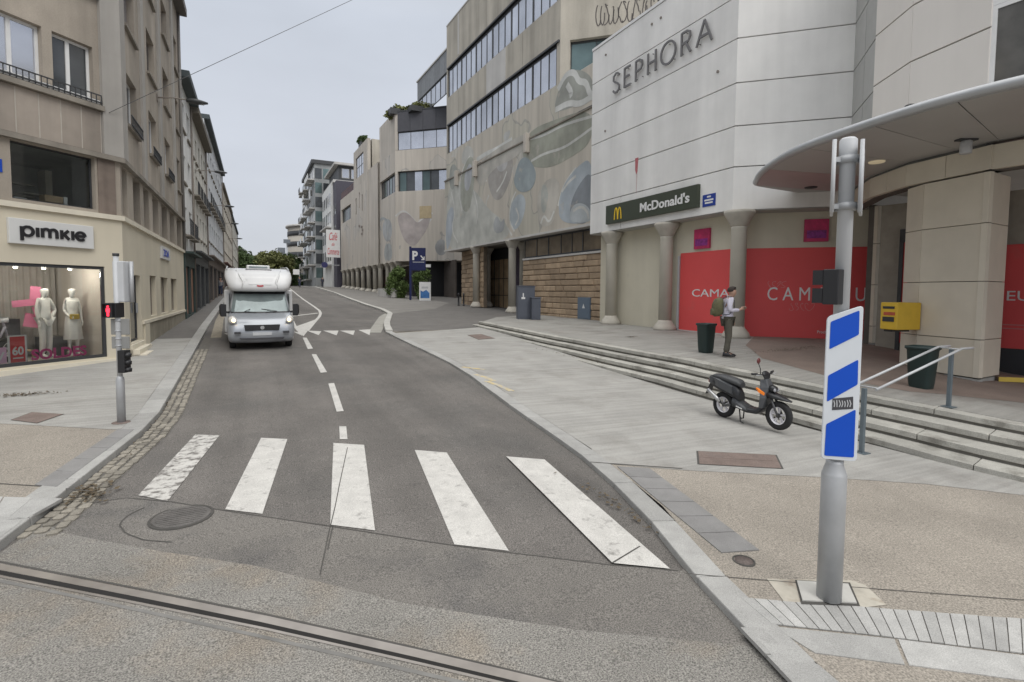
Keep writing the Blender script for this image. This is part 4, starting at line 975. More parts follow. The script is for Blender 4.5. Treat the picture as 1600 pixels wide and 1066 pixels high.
# entrance bay between the columns
eb = empty('shop_entrance', tuple(MW.pt(-11, 1.1, -2.4)), 'recessed shop entrance with lit tan doors between the columns of the arcade', 'entrance')
warm_glass = mat('lit_tan_door_glass', (.40, .29, .18), .3, var=.3, scale=1.2)
eo = -2.4
e0, e1 = MW.S(812, 470, eo), MW.S(700, 470, eo)
f = window(eb, MW, e0+1.9, e0+5.2, 1.0, 5.2, dep=.05, o=eo, fm=frame_d, gm=warm_glass, mull=(.25, .5, .75), trans=(.3, .62), fw=.06, name='glazed_doors')
MB().wbox(MW, e0-1.5, e0+1.85, .8, 6.0, eo-.4, eo-.05).build('purple_panel', mat('dark_purple_panel', (.075, .06, .085), .6, var=.1), eb)
MB().wbox(MW, e0+5.25, e0+6.4, .8, 6.0, eo-.3, eo).build('purple_panel', mat('dark_purple_panel', (.075, .06, .085), .6), eb)
MB().wbox(MW, e0+1.85, e0+5.25, 5.2, 6.0, eo-.3, eo-.02).build('head_panel', frame_d, eb)
MB().box(16.5, 32, 57.5, 58, 1, 6.1).build('ramp_sky_blocker', dark, mbd)  # dark box added to block sky light leaking through the underpass
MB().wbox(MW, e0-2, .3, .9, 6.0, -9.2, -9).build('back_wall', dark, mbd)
# stone side wall of the underpass, px 680-738
sw2 = empty('stone_wall', tuple(MW.pt(-3, 1.2, -1.0)), 'brown rusticated stone wall beside the dark parking ramp entrance', 'wall')
SW2 = Wall(tuple(MW.pt(-6.3, 0, -.35)[:2]), HM+8, -1)
stone_wall(sw2, SW2, -.2, 6.2, G(15.4, 38)+.05, 6.03, -.15, 12, 11, 1.1)
SW3 = Wall(tuple(SW2.pt(6.2, 0, -.15)[:2]), head(-1900), -1)
stone_wall(sw2, SW3, -9, -.1, G(15.4, 42)+.05, 6.03, 0, 12, 13, 1.8)
# ---------------------------------------------------------------- neighbouring block with corner windows and roof plants
nb = empty('arcade_building', (15.2, 60, 2.0), 'beige concrete building with faded mural, corner windows and arcade of columns', 'building')
NW = Wall((15.2, 60), head(-1900), -1); KW = Wall((15.2, 60), head(362), -1)
b0 = 6.05
facade(nb, NW, -8.5, 0, b0, 18.8, [(-8.4, -.3, 14.1, 16.4)], mural_b, name='mural_wall', reveal=.3)
facade(nb, KW, 0, 7.1, b0, 18.8, [(.1, 7.0, 14.1, 16.4)], mural_b, name='mural_wall', reveal=.3)
ribbon_windows(nb, NW, -8.4, -.3, 14.102, 16.398, 8, panes=lambda i: [glass_dark, glass_teal, glass_sky][(i*7+3) % 3], pier=4)
ribbon_windows(nb, KW, .1, 7.0, 14.102, 16.398, 6, panes=lambda i: glass_dark if i % 2 else glass_teal, pier=3)
facade(nb, KW, 0, 7.1, 18.8, 23.3, [], conc2, name='upper_wall')
dpan = mat('dark_cladding_panel', (.075, .075, .085), .6, var=.08, rnd=.1)
for i in range(5):
    MB().wbox(NW, -8.4+i*1.62, -8.4+i*1.62+1.59, 20.9, 23.1, -.1, .02).build('cladding_panel', dpan, nb)
ribbon_windows(nb, NW, -8.4, -.35, 18.82, 20.88, 5, panes=lambda i: glass_sky, dep=.1, pier=0)
MB().wbox(NW, -.33, .02, 18.81, 23.3, -.4, .02).build('upper_wall', conc2, nb)
MB().wbox(NW, -8.5, 0, 23.12, 23.3, -.5, .04).build('coping', frame_d, nb)
# the deeper roof storey that runs to the mural building, px 650-705
RW = Wall((18.3, 61.5), HM, -1)
ribbon_windows(nb, RW, -16.5, 0, 23.3, 25.4, 11, panes=lambda i: glass_sky, dep=.1, pier=2)
for i in range(11): MB().wbox(RW, -16.5+i*1.5, -16.5+i*1.5+1.46, 25.4, 27.6, -.1, .0).build('cladding_panel', mat('grey_cladding_panel', (.2, .21, .22), .6, rnd=.1), nb)
MB().wbox(RW, -16.6, .1, 27.6, 27.75, -4, .1).build('coping', conc_l, nb)
# pier and long street wall
facade(nb, KW, 7.1, 12.5, b0, 19.0, [], conc2, name='mural_wall', o=.25, reveal=.4)
pA = MB().wbox(KW, 7.1, 12.3, 6.0, 19.0, -3, .248).build('building_core', conc, nb)
KW2 = Wall(tuple(KW.pt(12.4, 0, .3)[:2]), head(362), -1)
hol = [(3.2, 3.7, 14.0, 16.3), (5.0, 5.5, 14.6, 16.9), (7.2, 7.9, 14.0, 16.4)]
hol2 = [(11.5, 19.2, 13.9, 16.2)]
facade(nb, KW2, 0, 20, b0, 18.0, hol+hol2, mural_b, name='street_wall', reveal=.25)
for h in hol: window(nb, KW2, *h, dep=.14, fm=frame_d, gm=glass_dark, mull=(), fw=.04)
ribbon_windows(nb, KW2, 11.52, 19.18, 13.902, 16.198, 8, panes=lambda i: glass_dark if i % 3 else glass_teal)
facade(nb, KW2, 0, 9, 18.0, 23.4, [(2.5, 7.5, 19.2, 22.2)], conc2, name='upper_wall'); window(nb, KW2, 2.5, 7.5, 19.2, 22.2, dep=.1, fm=frame_d, gm=glass_sky, mull=(.33, .66), trans=(.5,))
KW3 = Wall(tuple(KW2.pt(9, 0, -2.2)[:2]), head(362), -1)
railing(nb, KW2, 9.1, 19.5, 18.0, 19.1, -.1, mat('rust_railing', (.24, .12, .09), .7), n=26)
MB().wbox(KW3, 0, 11, 18, 21.2, -8, 0).build('upper_wall', conc_l, nb); 
MB().wbox(KW3, .5, 10.5, 18.6, 21.4, .0, .05).build('glazing', glass_teal, nb)
mb = MB(); mb.wbox(KW2, .02, 19.98, 6.0, 17.98, -10, -.62).wbox(KW2, .02, 8.98, 17.9, 23.38, -10, -.62); mb.build('building_core', conc, nb)
mb = MB(); 
pp = [tuple(KW.pt(0, 0, -.62)[:2]), tuple(KW.pt(7.1, 0, -.62)[:2]), (30, 66), (30, 50), tuple(NW.pt(-8.4, 0, -.62)[:2]), tuple(NW.pt(-.2, 0, -.62)[:2])]
mb.prism(pp, 6.02, 23.28); mb.build('building_core', conc, nb)
for i, (x, z) in enumerate([(3.4, 11.6), (3.4, 10.6), (2.9, 11.1), (5.0, 11.9)]): MB().wbox(KW2, x, x+.5, z, z+.3, -.01, .12).build('wall_bracket', frame_b, nb)
MB().wbox(NW, -4.6, -3.1, 10.9, 12.3, .0, .03).build('blank_sign_scar', mat('ochre_scar', (.47, .38, .24), .9, var=.1), nb)
# arcade columns, back wall, planter
for s, o in ((.6, -.5), (2.9, -.5), (5.2, -.5), (7.8, -.2), (10.6, -.2)):
    q = KW.pt(s, 0, o); column(nb, q.x, q.y, G(q.x, q.y)+.04, b0, .32)
for s in (1.0, 4.6, 8.2, 11.8, 15.4, 18.9):
    q = KW2.pt(s, 0, -.3); column(nb, q.x, q.y, G(q.x, q.y)+.04, b0, .32)
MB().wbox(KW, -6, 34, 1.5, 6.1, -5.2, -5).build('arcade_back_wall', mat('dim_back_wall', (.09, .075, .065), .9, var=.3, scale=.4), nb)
for s, w_ in ((2, 2.5), (8, 2.5), (14, 2.5), (21, 3), (27, 3)): MB().wbox(KW, s, s+w_, 2.2, 5, -5, -4.95).build('shop_panel', mat('dark_red_panel', (.16, .04, .045), .6, rnd=.3), nb)
pl = empty('concrete_planter', tuple(hit(600, 458, G, .05)), 'pale concrete planter box beside the hedge at the arcade', 'planter')
q = hit(590, 463, G, .05); q2 = hit(612, 466, G, .05)
PW = Wall((q.x, q.y), math.degrees(math.atan2(q2.x-q.x, q2.y-q.y)), 1); Lp = (q2-q).length
MB().wbox(PW, 0, Lp, q.z-.1, q.z+.85, -.6, 0).build('box', conc_l, pl, bevel=.02); MB().wbox(PW, .05, Lp-.05, q.z+.84, q.z+.87, -.55, -.05).build('soil', mat('soil', (.05, .035, .025), .95), pl)

# ---------------------------------------------------------------- far buildings, right
def far_block(x0, x1, y0, y1, z1, m, label, name='far_building'):
    b = empty(name, (x0, y0, G(x0, y0)), label, 'building'); MB().box(x0, x1, y0, y1, G(x0, y0)-.5, z1).build('wall', m, b); return b
def fwin(b, w, s0, s1, n, rows, h, gm, fr=frame_w, dens=.6, o=.03):
    gap = (s1-s0)/n
    for z in rows:
        for i in range(n):
            a = s0+gap*(i+.5-dens/2); q = MB().wbox(w, a, a+gap*dens, z, z+h, -.05, o).build('window', fr, b); MB().wbox(w, a+.08, a+gap*dens-.08, z+.08, z+h-.08, o, o+.02).build('pane', gm, q)
# dark slate tower then white bay building
X = 13.9
b = far_block(X-.3, 26, 94.6, 98.5, 21.8, mat('dark_purple_slate', (.07, .065, .085), .7, var=.1), 'narrow dark slate clad tower beside the beige arcade building', 'slate_tower')
FW1 = Wall((X-.3, 94.6), 0, -1); fwin(b, FW1, .3, 3.6, 2, [9, 12.5, 16], 1.8, glass_dark, frame_d)
b = far_block(X-.6, 26, 98.6, 112, 22.0, whitew, 'white building with bay strips and a flat glazed top storey, beyond the slate tower', 'white_bay_building')
FW2 = Wall((X-.6, 98.6), 0, -1); fwin(b, FW2, .5, 13, 5, [8, 11.5, 15, 18.3], 2.2, glass_dark)
MB().box(X-.4, 26, 97.5, 111, 22.0, 22.5).build('cornice', conc_l, b); MB().box(X+.6, 26, 98, 110, 22.5, 25.2).build('top_storey', frame_d, b)
q = Wall((X+.6, 98), 90, 1); fwin(b, q, .4, 7, 4, [23.0], 1.7, glass_sky, conc_l, .8)
MB().box(X-.2, 26, 97.2, 111.4, 25.2, 25.6).build('roof', conc_l, b)
for z in (7.2, 14.0): MB().box(X-1.6, X-.6, 99, 108, z, z+.25).build('balcony_slab', conc_l, b)
b = far_block(12.0, 26, 113, 141, 28.5, mat('grey_panel', (.30, .31, .31), .8, var=.2, scale=.3), 'tall grey apartment block with dark glass and stacked balconies', 'balcony_block')
FW3 = Wall((12.0, 113), 0, -1); QW = Wall((12.0, 113), 90, 1)
rg = random.Random(5)
for k in range(8):
    z = 5+k*2.9
    for i in range(7):
        y = i*4
        if rg.random() < .8: g = MB().wbox(FW3, y+.4, y+3.4, z+.3, z+2.4, -.05, .04).build('window', glass_dark if rg.random() < .6 else frame_w, b)
        if rg.random() < .6:
            o = rg.uniform(.9, 1.6); sl = MB().wbox(FW3, y+.1, y+3.7, z-.15, z+.05, 0, o).build('balcony', conc_l, b); MB().wbox(FW3, y+.12, y+3.68, z+.05, z+1.05, o-.06, o-.02).build('balustrade', rg.choice([glass_teal, frame_d, frame_w]), sl)
    for i in range(2):
        MB().wbox(QW, i*1.6+.1, i*1.6+1.4, z+.2, z+2.3, -.05, .04).build('window', glass_dark if (i+k) % 2 else glass_teal, b)
MB().box(11.4, 26, 112.6, 135, 28.5, 29.2).build('roof', frame_d, b); MB().box(12.5, 20, 120, 138, 29.2, 31).build('roof_storey', mat('grey_panel', (.3, .31, .31), .8), b)
b = far_block(13.5, 24, 82, 83, 1, conc, 'x') if False else None
b = empty('curved_far_building', (9.5, 165, 4), 'pale rounded building with dark window bands at the far end of the street', 'building')
mb = MB(); mb.lathe((20, 175, 3), [(9.5, 0), (9.5, 19)], 40); mb.build('wall', mat('pale_far_stone', (.42, .39, .34), .9, var=.05), b)
for k in range(5): MB().lathe((20, 175, 3), [(9.45, 3.5+k*3.2), (9.62, 3.5+k*3.2), (9.62, 4.9+k*3.2), (9.45, 4.9+k*3.2)], 40).build('window_band', frame_d, b)
MB().lathe((20, 175, 3), [(9.4, 19), (10.1, 19), (10.1, 19.6), (9.4, 19.6)], 40).build('cornice', conc_l, b)
for i, (px0, px1, y0, y1, lb) in enumerate([(434, 446, 387, 396, 'lower grey sign panel on a mast above the far trees'), (443, 454, 374, 380, 'upper grey sign panel on a mast beside the rounded far building')]):
    a, c = atd(px0, y1, 120), atd(px1, y0, 120); r = empty('mast_sign', (a.x, a.y, G(a.x, a.y)), lb, 'sign')
    MB().box(a.x, c.x, a.y, a.y+.3, a.z, c.z).build('panel', mat('slate_grey_sign', (.22, .24, .27), .7), r); MB().tube([((a.x+c.x)/2, a.y+.4, G(a.x, a.y)), ((a.x+c.x)/2, a.y+.4, a.z)], .12, 6).build('mast', galv, r)
a, c = atd(458, 429, 85), atd(468, 421, 85); r = empty('direction_sign', (a.x, a.y, G(a.x, a.y)), 'small white road sign on a post beside the far trees', 'sign')
MB().box(a.x, c.x, a.y, a.y+.06, a.z, c.z).build('panel', frame_w, r); MB().tube([(c.x, a.y+.1, G(a.x, a.y)), (c.x, a.y+.1, c.z)], .05, 6).build('post', galv, r)
# white cafe board standing out from the wall, red handwriting
HWp = KW.pt(31.0, 0, 0); CWa = Wall((HWp.x, HWp.y), 90, 1)
a, c = CWa.st(510, 402), CWa.st(531, 360)
cs = empty('hanging_sign', tuple(CWa.pt(a[0], a[1])), 'white projecting sign board with red handwritten cafe lettering', 'sign')
MB().wbox(CWa, a[0], c[0], a[1], c[1], -.15, .15).build('board', frame_w, cs)
redl = mat('red_script', (.55, .03, .05), .6, var=0)
Wd = c[0]-a[0]; Hd = c[1]-a[1]
for k, (tx, fx, fz, fw_, fh) in enumerate([('Café', .2, .62, .6, .28), ('du', .38, .42, .22, .12), ('Commerce', .08, .1, .84, .24)]):
    put_text('lettering', tx, CWa, a[0]+Wd*fx, a[1]+Hd*fz, .155, Wd*fw_, Hd*fh, .02, redl, cs, bold=.0, shear=.35)
# round no-entry style sign below it
a = CWa.st(507, 414); s_ = empty('projecting_sign', tuple(CWa.pt(*a)), 'small dark blue projecting disc sign under the cafe board', 'sign')
mb = MB(); mb.wprism(CWa, [(a[0]+.5*math.cos(t*.4488), a[1]+.5*math.sin(t*.4488)) for t in range(14)], .1, .2); mb.build('disc', mat('navy_disc', (.03, .03, .12), .6), s_); MB().wbox(CWa, a[0], a[0]+2.4, a[1]-.05, a[1]+.05, .0, .08).build('arm', galv, s_)

# ---------------------------------------------------------------- parking sign, hedges, poster board, bollards, cabinets
q = hit(641, 469, G, .06); sgp = empty('parking_sign', tuple(q), 'tall dark blue parking sign with a white P and arrow', 'sign')
d = math.hypot(q.x, q.y); f_ = d*math.cos(math.atan2(q.x, q.y)-YAW); u = f_/800
PWs = Wall((q.x, q.y), math.degrees(YAW)+90, 1)  # faces the camera side
hz = lambda py: 2.5+(456-py)*u
navy = mat('navy_sign', (.012, .018, .085), .45, var=.04)
MB().wbox(PWs, -.08, .12, q.z, hz(386), -.10, .02).build('post', navy, sgp, bevel=.01)
MB().wbox(PWs, .12, 24*u, hz(423), hz(388), -.08, .0).build('panel', navy, sgp, bevel=.01)
put_text('letter', 'P', PWs, 3.5*u, hz(407), .002, 8.5*u, 14*u, .01, frame_w, sgp, bold=.04)
mb = MB(); stroke(mb, PWs, [(16.5*u, hz(400)), (21.5*u, hz(406))], .11, .002, .012); stroke(mb, PWs, [(17.5*u, hz(406.3)), (21.8*u, hz(406.3)), (21.8*u, hz(401.5))], .11, .003, .0135); mb.build('arrow', frame_w, sgp)
MB().wbox(PWs, 4*u, 22*u, hz(410.6), hz(409.6), .002, .01).build('small_print', grey_paint, sgp)
MB().wbox(PWs, 24.5*u, 32*u, hz(418), hz(413.5), -.1, .02).build('side_lamp', frame_w, sgp)
leaf_m = mat('hedge_leaf', (.11, .165, .045), .7, var=.35, scale=.9, rnd=0)
leaf_d = mat('dark_leaf', (.06, .095, .03), .7, var=.35, scale=.5)
leaf_y = mat('olive_leaf', (.14, .15, .05), .7, var=.35, scale=.5)
def leaves(name, blobs, n, size, m, parent, seed, sky=True):
    rg = random.Random(seed); vs = []; fs = []
    tot = sum(b[1][0]*b[1][1]*b[1][2] for b in blobs)
    for c, r in blobs:
        k = int(n*r[0]*r[1]*r[2]/tot)
        for _ in range(k):
            v = Vector((rg.gauss(0, 1), rg.gauss(0, 1), rg.gauss(0, 1))).normalized()*(rg.random()**.35)
            f = .75+.5*mnoise.noise(Vector((v.x*2+c[0], v.y*2+c[1], v.z*2+c[2])))
            p = Vector((c[0]+v.x*r[0]*f*1.15, c[1]+v.y*r[1]*f*1.15, c[2]+v.z*r[2]*f*1.15))
            a = Vector((rg.gauss(0, 1), rg.gauss(0, 1), rg.gauss(0, .6))).normalized(); b = a.orthogonal().normalized(); b.rotate(Matrix.Rotation(rg.random()*6, 3, a)); s = size*rg.uniform(.6, 1.3)
            i = len(vs); vs += [p-a*s, p+b*s*.55, p+a*s, p-b*s*.55]; fs.append((i, i+1, i+2, i+3))
    mb = MB(); mb.add(vs, fs); return mb.build(name, m, parent, fix=False)
for k, (p0, p1, yb, yt, lb) in enumerate([((606, 636), 0, 466, 417, 'green climbing hedge left of the blue parking sign'), ((648, 676), 0, 468, 421, 'green hedge bush between the parking sign and the white poster board')]):
    c = hit((p0[0]+p0[1])/2, yb, G, .05); rx = (p0[1]-p0[0])/2*u; h = (yb-yt)*u
    r = empty('hedge', tuple(c), lb, 'hedge')
    rd = Vector((math.cos(YAW), -math.sin(YAW), 0))
    bl_ = []
    for j in range(7):
        t = random.Random(j+k*9); bl_.append(((c.x+rd.x*rx*t.uniform(-.6, .6), c.y+rd.y*rx*t.uniform(-.6, .6)+t.uniform(0, 1.2), c.z+h*(.15+.7*j/6)), (rx*.75, 1.0, h*.26)))
    leaves('foliage', bl_, 9000, .11, leaf_m, r, 40+k); MB().wbox(Wall((c.x, c.y), math.degrees(YAW)+90, 1), -rx*.55, rx*.55, c.z, c.z+h*.8, -1.2, -.4).build('woody_core', mat('hedge_core', (.03, .04, .018), .9), r)
q = hit(664, 470, G, .06); pb = empty('poster_board', tuple(q), 'white freestanding notice board with a blue picture below the hedge', 'board')
PB = Wall((q.x, q.y), math.degrees(YAW)+90, 1); up_ = 1.0*f_/800*q.length/q.length
f2_ = math.hypot(q.x, q.y)*math.cos(math.atan2(q.x, q.y)-YAW)/800
MB().wbox(PB, -9*f2_, 9*f2_, q.z, q.z+29*f2_, -.12, 0).build('board', frame_w, pb, bevel=.01)
mb = MB(); mb.wprism(PB, [(-7*f2_, q.z+4*f2_), (7*f2_, q.z+4*f2_), (7*f2_, q.z+12*f2_), (2*f2_, q.z+17*f2_), (-3*f2_, q.z+14*f2_), (-7*f2_, q.z+16*f2_)], .002, .012); mb.build('blue_picture', mat('poster_blue', (.05, .17, .42), .6, var=.3, scale=3), pb)
MB().wbox(PB, -5*f2_, 5*f2_, q.z+19*f2_, q.z+22*f2_, .002, .012).build('print_band', grey_paint, pb)
q = hit(652, 468, G, .06)
for i, (px, lb) in enumerate([(716.5, 'left one of the two black bollards before the stone wall'), (724.5, 'right one of the two black bollards, nearer the column')]):
    q = hit(px, 478, G, .06); r = empty('bollard', tuple(q), lb, 'bollard', group='black bollards by the ramp')
    MB().lathe(tuple(q), [(.09, 0), (.09, .04), (.07, .06), (.065, .85), (.075, .87), (.075, .93)], 14).build('post', black, r)
    MB().lathe((q.x, q.y, q.z+.93), [(.078, 0), (.078, .05), (.05, .1), (.001, .12)], 14).build('cap', frame_d, r)
cabm = mat('slate_blue_cabinet', (.085, .095, .12), .6, var=.08, scale=2)
for i, (a, b, yb, yt, dp, lb) in enumerate([(809, 836, 499, 448, .6, 'tall slate grey utility cabinet in front of the stone wall'), (831, 845, 500, 466, .7, 'lower slate grey utility cabinet tucked behind the tall one')]):
    q = hit(a, yb, ZP) ; r = empty('utility_cabinet', tuple(q), lb, 'cabinet', group='utility cabinets'); ww = Wall((q.x, q.y), math.degrees(YAW)+90-8, 1)
    k = math.hypot(q.x, q.y)*math.cos(math.atan2(q.x, q.y)-YAW)/800
    w_ = (b-a)*k; h = (yb-yt)*k
    MB().wbox(ww, 0, w_, q.z, q.z+h, -dp, 0).build('body', cabm, r, bevel=.02)
    MB().wbox(ww, -.03, w_+.03, q.z+h, q.z+h+.05, -dp-.03, .03).build('lid', cabm, r, bevel=.01)
    MB().wbox(ww, .06, w_*.58, q.z+.12, q.z+h-.08, .0, .018).build('door', cabm, r, bevel=.006)
    if i == 0: MB().wbox(ww, w_*.2, w_*.42, q.z+h*.62, q.z+h*.68, .018, .022).wbox(ww, w_*.28, w_*.34, q.z+h*.68, q.z+h*.8, .018, .022).build('sticker', frame_w, r)
a = MW.st(902, 498, so+.1); c = MW.st(922, 465, so+.1); r = empty('meter_box', tuple(MW.pt(a[0], a[1], so)), 'flat slate blue meter box mounted on the stone wall', 'box')
MB().wbox(MW, c[0], a[0], a[1], c[1], so-.02, so+.10).build('body', mat('blue_grey_box', (.13, .17, .22), .5, var=.06), r, bevel=.015); MB().wbox(MW, c[0]+.06, a[0]-.06, a[1]+.06, c[1]-.06, so+.10, so+.11).build('door', mat('blue_grey_box', (.13, .17, .22), .5), r)
m_ = (a[0]+c[0])/2; mb = MB(); mb.wprism(MW, [(m_-.12, a[1]+.6), (m_+.12, a[1]+.6), (m_, a[1]+.85)], so+.11, so+.115); mb.build('warning_mark', frame_w, r)
# roof plants above the neighbour block
for k, (pts, lb, sz) in enumerate([([(612, 176), (622, 171), (632, 172)], 'grassy plants on the roof corner left of the dark panels', .9), ([(642, 172), (652, 167), (662, 168), (670, 171)], 'bushy roof plants above the dark cladding panels', 1.0), ([(566, 220), (569, 216)], 'small shrub on the roof terrace of the beige arcade building', .8)]):
    Wq = NW if k < 2 else KW2
    P = [Wq.pt(*Wq.st(x, y, -.8), -.8) for x, y in pts]; r = empty('roof_plants', tuple(P[0]), lb, 'plants')
    zb = 23.1
    leaves('foliage', [((p.x, p.y, p.z-.2), (.9*sz, .7, .75*sz)) for p in P], 2600, .16, leaf_y if k != 2 else leaf_d, r, 60+k)
    MB().box(min(p.x for p in P)-.5, max(p.x for p in P)+.5, min(p.y for p in P)-.3, max(p.y for p in P)+.3, 22.9, min(p.z for p in P)+.1).build('planter_trough', frame_d, r)
# far trees
for k, (px, y, d, rx, ht, m_, lb) in enumerate([(381, 444, 120, 3.1, 9.2, leaf_d, 'dark green tree crown at the street end, left one'), (405, 446, 125, 3.2, 8.2, leaf_y, 'olive green tree in the gap left of the brightest crown'), (432, 446, 118, 4.0, 9.0, leaf_y, 'brightest olive tree crown in the middle of the far group'), (455, 446, 128, 3.4, 8.4, leaf_d, 'dark tree crown at the right beside the rounded building'), (366, 446, 110, 2.4, 8.0, leaf_d, 'small dark tree against the end of the left row')]):
    c = atd(px, 457, d); c.z = G(c.x, c.y); r = empty('tree', tuple(c), lb, 'tree', group='trees at the far end of the street')
    MB().tube([c, c+Vector((.1, 0, 2.5)), c+Vector((.3, .1, ht*.75))], [.3, .24, .08], 8).build('trunk', mat('bark', (.08, .065, .05), .9), r)
    mb = MB()
    for j in range(5):
        an = j*1.3; mb.tube([c+Vector((.1, 0, 2+j*.5)), c+Vector((math.cos(an)*rx*.6, math.sin(an)*rx*.6, 3.6+j*.7))], [.12, .04], 5)
    mb.build('limbs', mat('bark', (.08, .065, .05), .9), r)
    t = random.Random(k); bl_ = [((c.x+t.uniform(-.6, .6)*rx, c.y+t.uniform(-.6, .6)*rx, c.z+ht*(.35+.5*t.random())), (rx*.55, rx*.55, ht*.2)) for _ in range(9)]+[((c.x, c.y, c.z+ht*.6), (rx*.8, rx*.8, ht*.32))]
    leaves('crown', bl_, 9000, .28, m_, r, 90+k)

# ================================================================== WHITE PANELLED BUILDING (perfume shop)
HS = head(405); SWl = Wall((15.1, 12.66), HS, -1); RWl = Wall((15.1, 12.66), head(-1907), -1)
whp = mat('white_panel', (.77, .76, .735), .7, var=.05, scale=.9, streak=.13, rnd=.02)
wb = empty('white_panelled_building', (15.1, 12.66, .9), 'white panel clad building over the red hoardings and columns', 'building')
JZ = [5.42, 6.92, 8.32, 9.78, 11.28, 12.72, 14.32, 16.0, 17.6]
SE = 8.6; RE = -3.55
def panels(w, a, b, cuts, zs, m, o0=-.1, o1=.03, g=.036, skip=None):
    cs = [a]+cuts+[b]
    for j in range(len(zs)-1):
        for i in range(len(cs)-1):
            MB().wbox(w, cs[i]+(g/2 if i else .0), cs[i+1]-(g/2 if i < len(cs)-2 else 0), zs[j]+g/2, zs[j+1]-g/2, o0, o1).build('wall_panel', m, wb, bevel=.006)
for j in range(len(JZ)-1):
    top = JZ[j+1]
    if j == 5: # sloping parapet: the roofline drops to the left edge
        pass
    cuts = [6.2] if j == 0 else []
    if JZ[j] < 14.3: panels(SWl, -.02, SE, cuts, [JZ[j], top], whp)
    panels(RWl, RE, .02, [], [JZ[j], top], whp)
MB().wbox(SWl, -.02, SE, 5.5, 14.3, -.5, -.1).wbox(RWl, RE, .0, 5.5, 17.6, -.5, -.1).build('joint_backing', mat('panel_joint_grey', (.19, .19, .185), .9), wb)
MB().wbox(SWl, -.1, SE+.02, 14.32, 14.44, -.6, .06).build('parapet_cap', frame_w, wb)
cpoly = [tuple(SWl.pt(-.0, 0, -.52)[:2]), tuple(SWl.pt(SE-.02, 0, -.52)[:2]), (27, 22), (27, 8), tuple(RWl.pt(RE, 0, -.52)[:2])]
MB().prism(cpoly, 5.6, 14.3).build('building_core', whp, wb)
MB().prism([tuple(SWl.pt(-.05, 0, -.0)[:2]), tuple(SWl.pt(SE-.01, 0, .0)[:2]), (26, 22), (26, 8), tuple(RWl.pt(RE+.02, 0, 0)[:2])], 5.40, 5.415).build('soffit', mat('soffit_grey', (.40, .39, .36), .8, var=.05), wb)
# bolts and stains
for i, (px, py) in enumerate([(947, 86), (1019, 38), (1033, 28), (1122, 112), (946, 205)]):
    a = SWl.st(px, py, .03); q = SWl.pt(a[0], a[1], .03); MB().wprism(SWl, [(a[0]+.05*math.cos(t), a[1]+.05*math.sin(t)) for t in [k*.7854 for k in range(8)]], .03, .07).build('bolt_head', frame_b, wb)
a = SWl.st(995, 262, .03); MB().wprism(SWl, [(a[0]-.10, a[1]+.42), (a[0]+.12, a[1]+.42), (a[0]+.1, a[1]-.1), (a[0]+.03, a[1]-.3), (a[0]-.05, a[1]-.2)], .031, .034).build('red_stain', mat('faded_red_stain', (.45, .14, .15), .8, var=.2, scale=8), wb)
MB().wprism(SWl, [(a[0]-.05, a[1]-.22), (a[0]+.03, a[1]-.3), (a[0]+.02, a[1]-1.1), (a[0]-.02, a[1]-1.1)], .031, .033).build('red_drip', mat('pinkish_drip', (.55, .45, .44), .8), wb)
# recess strip and rounded wing A, B
rcw = Wall(tuple(RWl.pt(RE, 0, 0)[:2]), 0, -1)
Apt = Vector((16.0, 8.68)); Rend = Vector(RWl.pt(RE, 0, 0)[:2])
RC = Wall(tuple(Apt), math.degrees(math.atan2(Rend.x-Apt.x, Rend.y-Apt.y)), -1); Lrc = (Rend-Apt).length
gp = mat('shaded_panel_strip', (.40, .40, .385), .7, var=.04, rnd=.04)  # recess face: its shade is painted in as a greyer panel colour
panels(RC, 0, Lrc, [Lrc*.45], [5.9, 8.32, 9.78, 11.28, 12.72, 14.32], gp)
MB().wbox(RC, 0, Lrc, 5.6, 14.3, -.5, -.1).build('joint_backing', mat('panel_joint_grey', (.19, .19, .185), .9), wb)
PA0 = Vector((15.13, 7.35)); PB1 = Vector((14.7, 5.47))
def wall2(p, q, side=-1):
    p, q = Vector(p), Vector(q); return Wall(tuple(p), math.degrees(math.atan2(q.x-p.x, q.y-p.y)), side), (q-p).length
AW, LA = wall2(PA0, Apt); BW, LB = wall2(PB1, PA0)
wing = mat('warm_white_panel', (.70, .665, .62), .7, var=.03, scale=.6, streak=.06, rnd=.02)
ZW = [5.92, 7.05, 8.45, 9.85, 11.25, 12.65, 14.05]
wg = empty('rounded_wing', (PB1.x, PB1.y, .5), 'warm white faceted wing above the canopy with tiled pillars below', 'building')
wb_save = wb; wb = wg
panels(AW, 0, LA, [], ZW, wing); panels(BW, .15, LB, [], ZW, wing)
wb = wb_save
MB().wbox(AW, 0, LA, 5.8, 14, -.5, -.1).wbox(BW, .2, LB, 5.8, 14, -.5, -.1).build('joint_backing', mat('panel_joint_grey', (.19, .19, .185), .9), wg)
WW = Wall((14.7, 5.47), 180-4-0, 1)   # glazed wall running towards the viewer
qW = PB1+(PA0-PB1).normalized()*.17; WW = Wall(tuple(qW), 176, 1)
facade(wg, WW, 0, 9, 5.95, 14, [(.015, 8.9, 6.15, 8.9), (.015, 8.9, 8.9, 13)], wing, reveal=.05)
for z0, z1 in ((6.15, 8.9), (8.9, 13)):
    window(wg, WW, .015, 8.9, z0, z1, dep=.0, fm=frame_w, gm=mat('dim_curtained_glass', (.10, .095, .085), .12, var=.4, scale=1.2), mull=(.2, .4, .6, .8), trans=(), fw=.09)
MB().prism([(16.3, 8.8), (15.6, 7.4), (15.35, 5.6), (15.7, -3), (26, -3), (26, 9), (18, 10.3)], 5.95, 14).build('building_core', wing, wg)
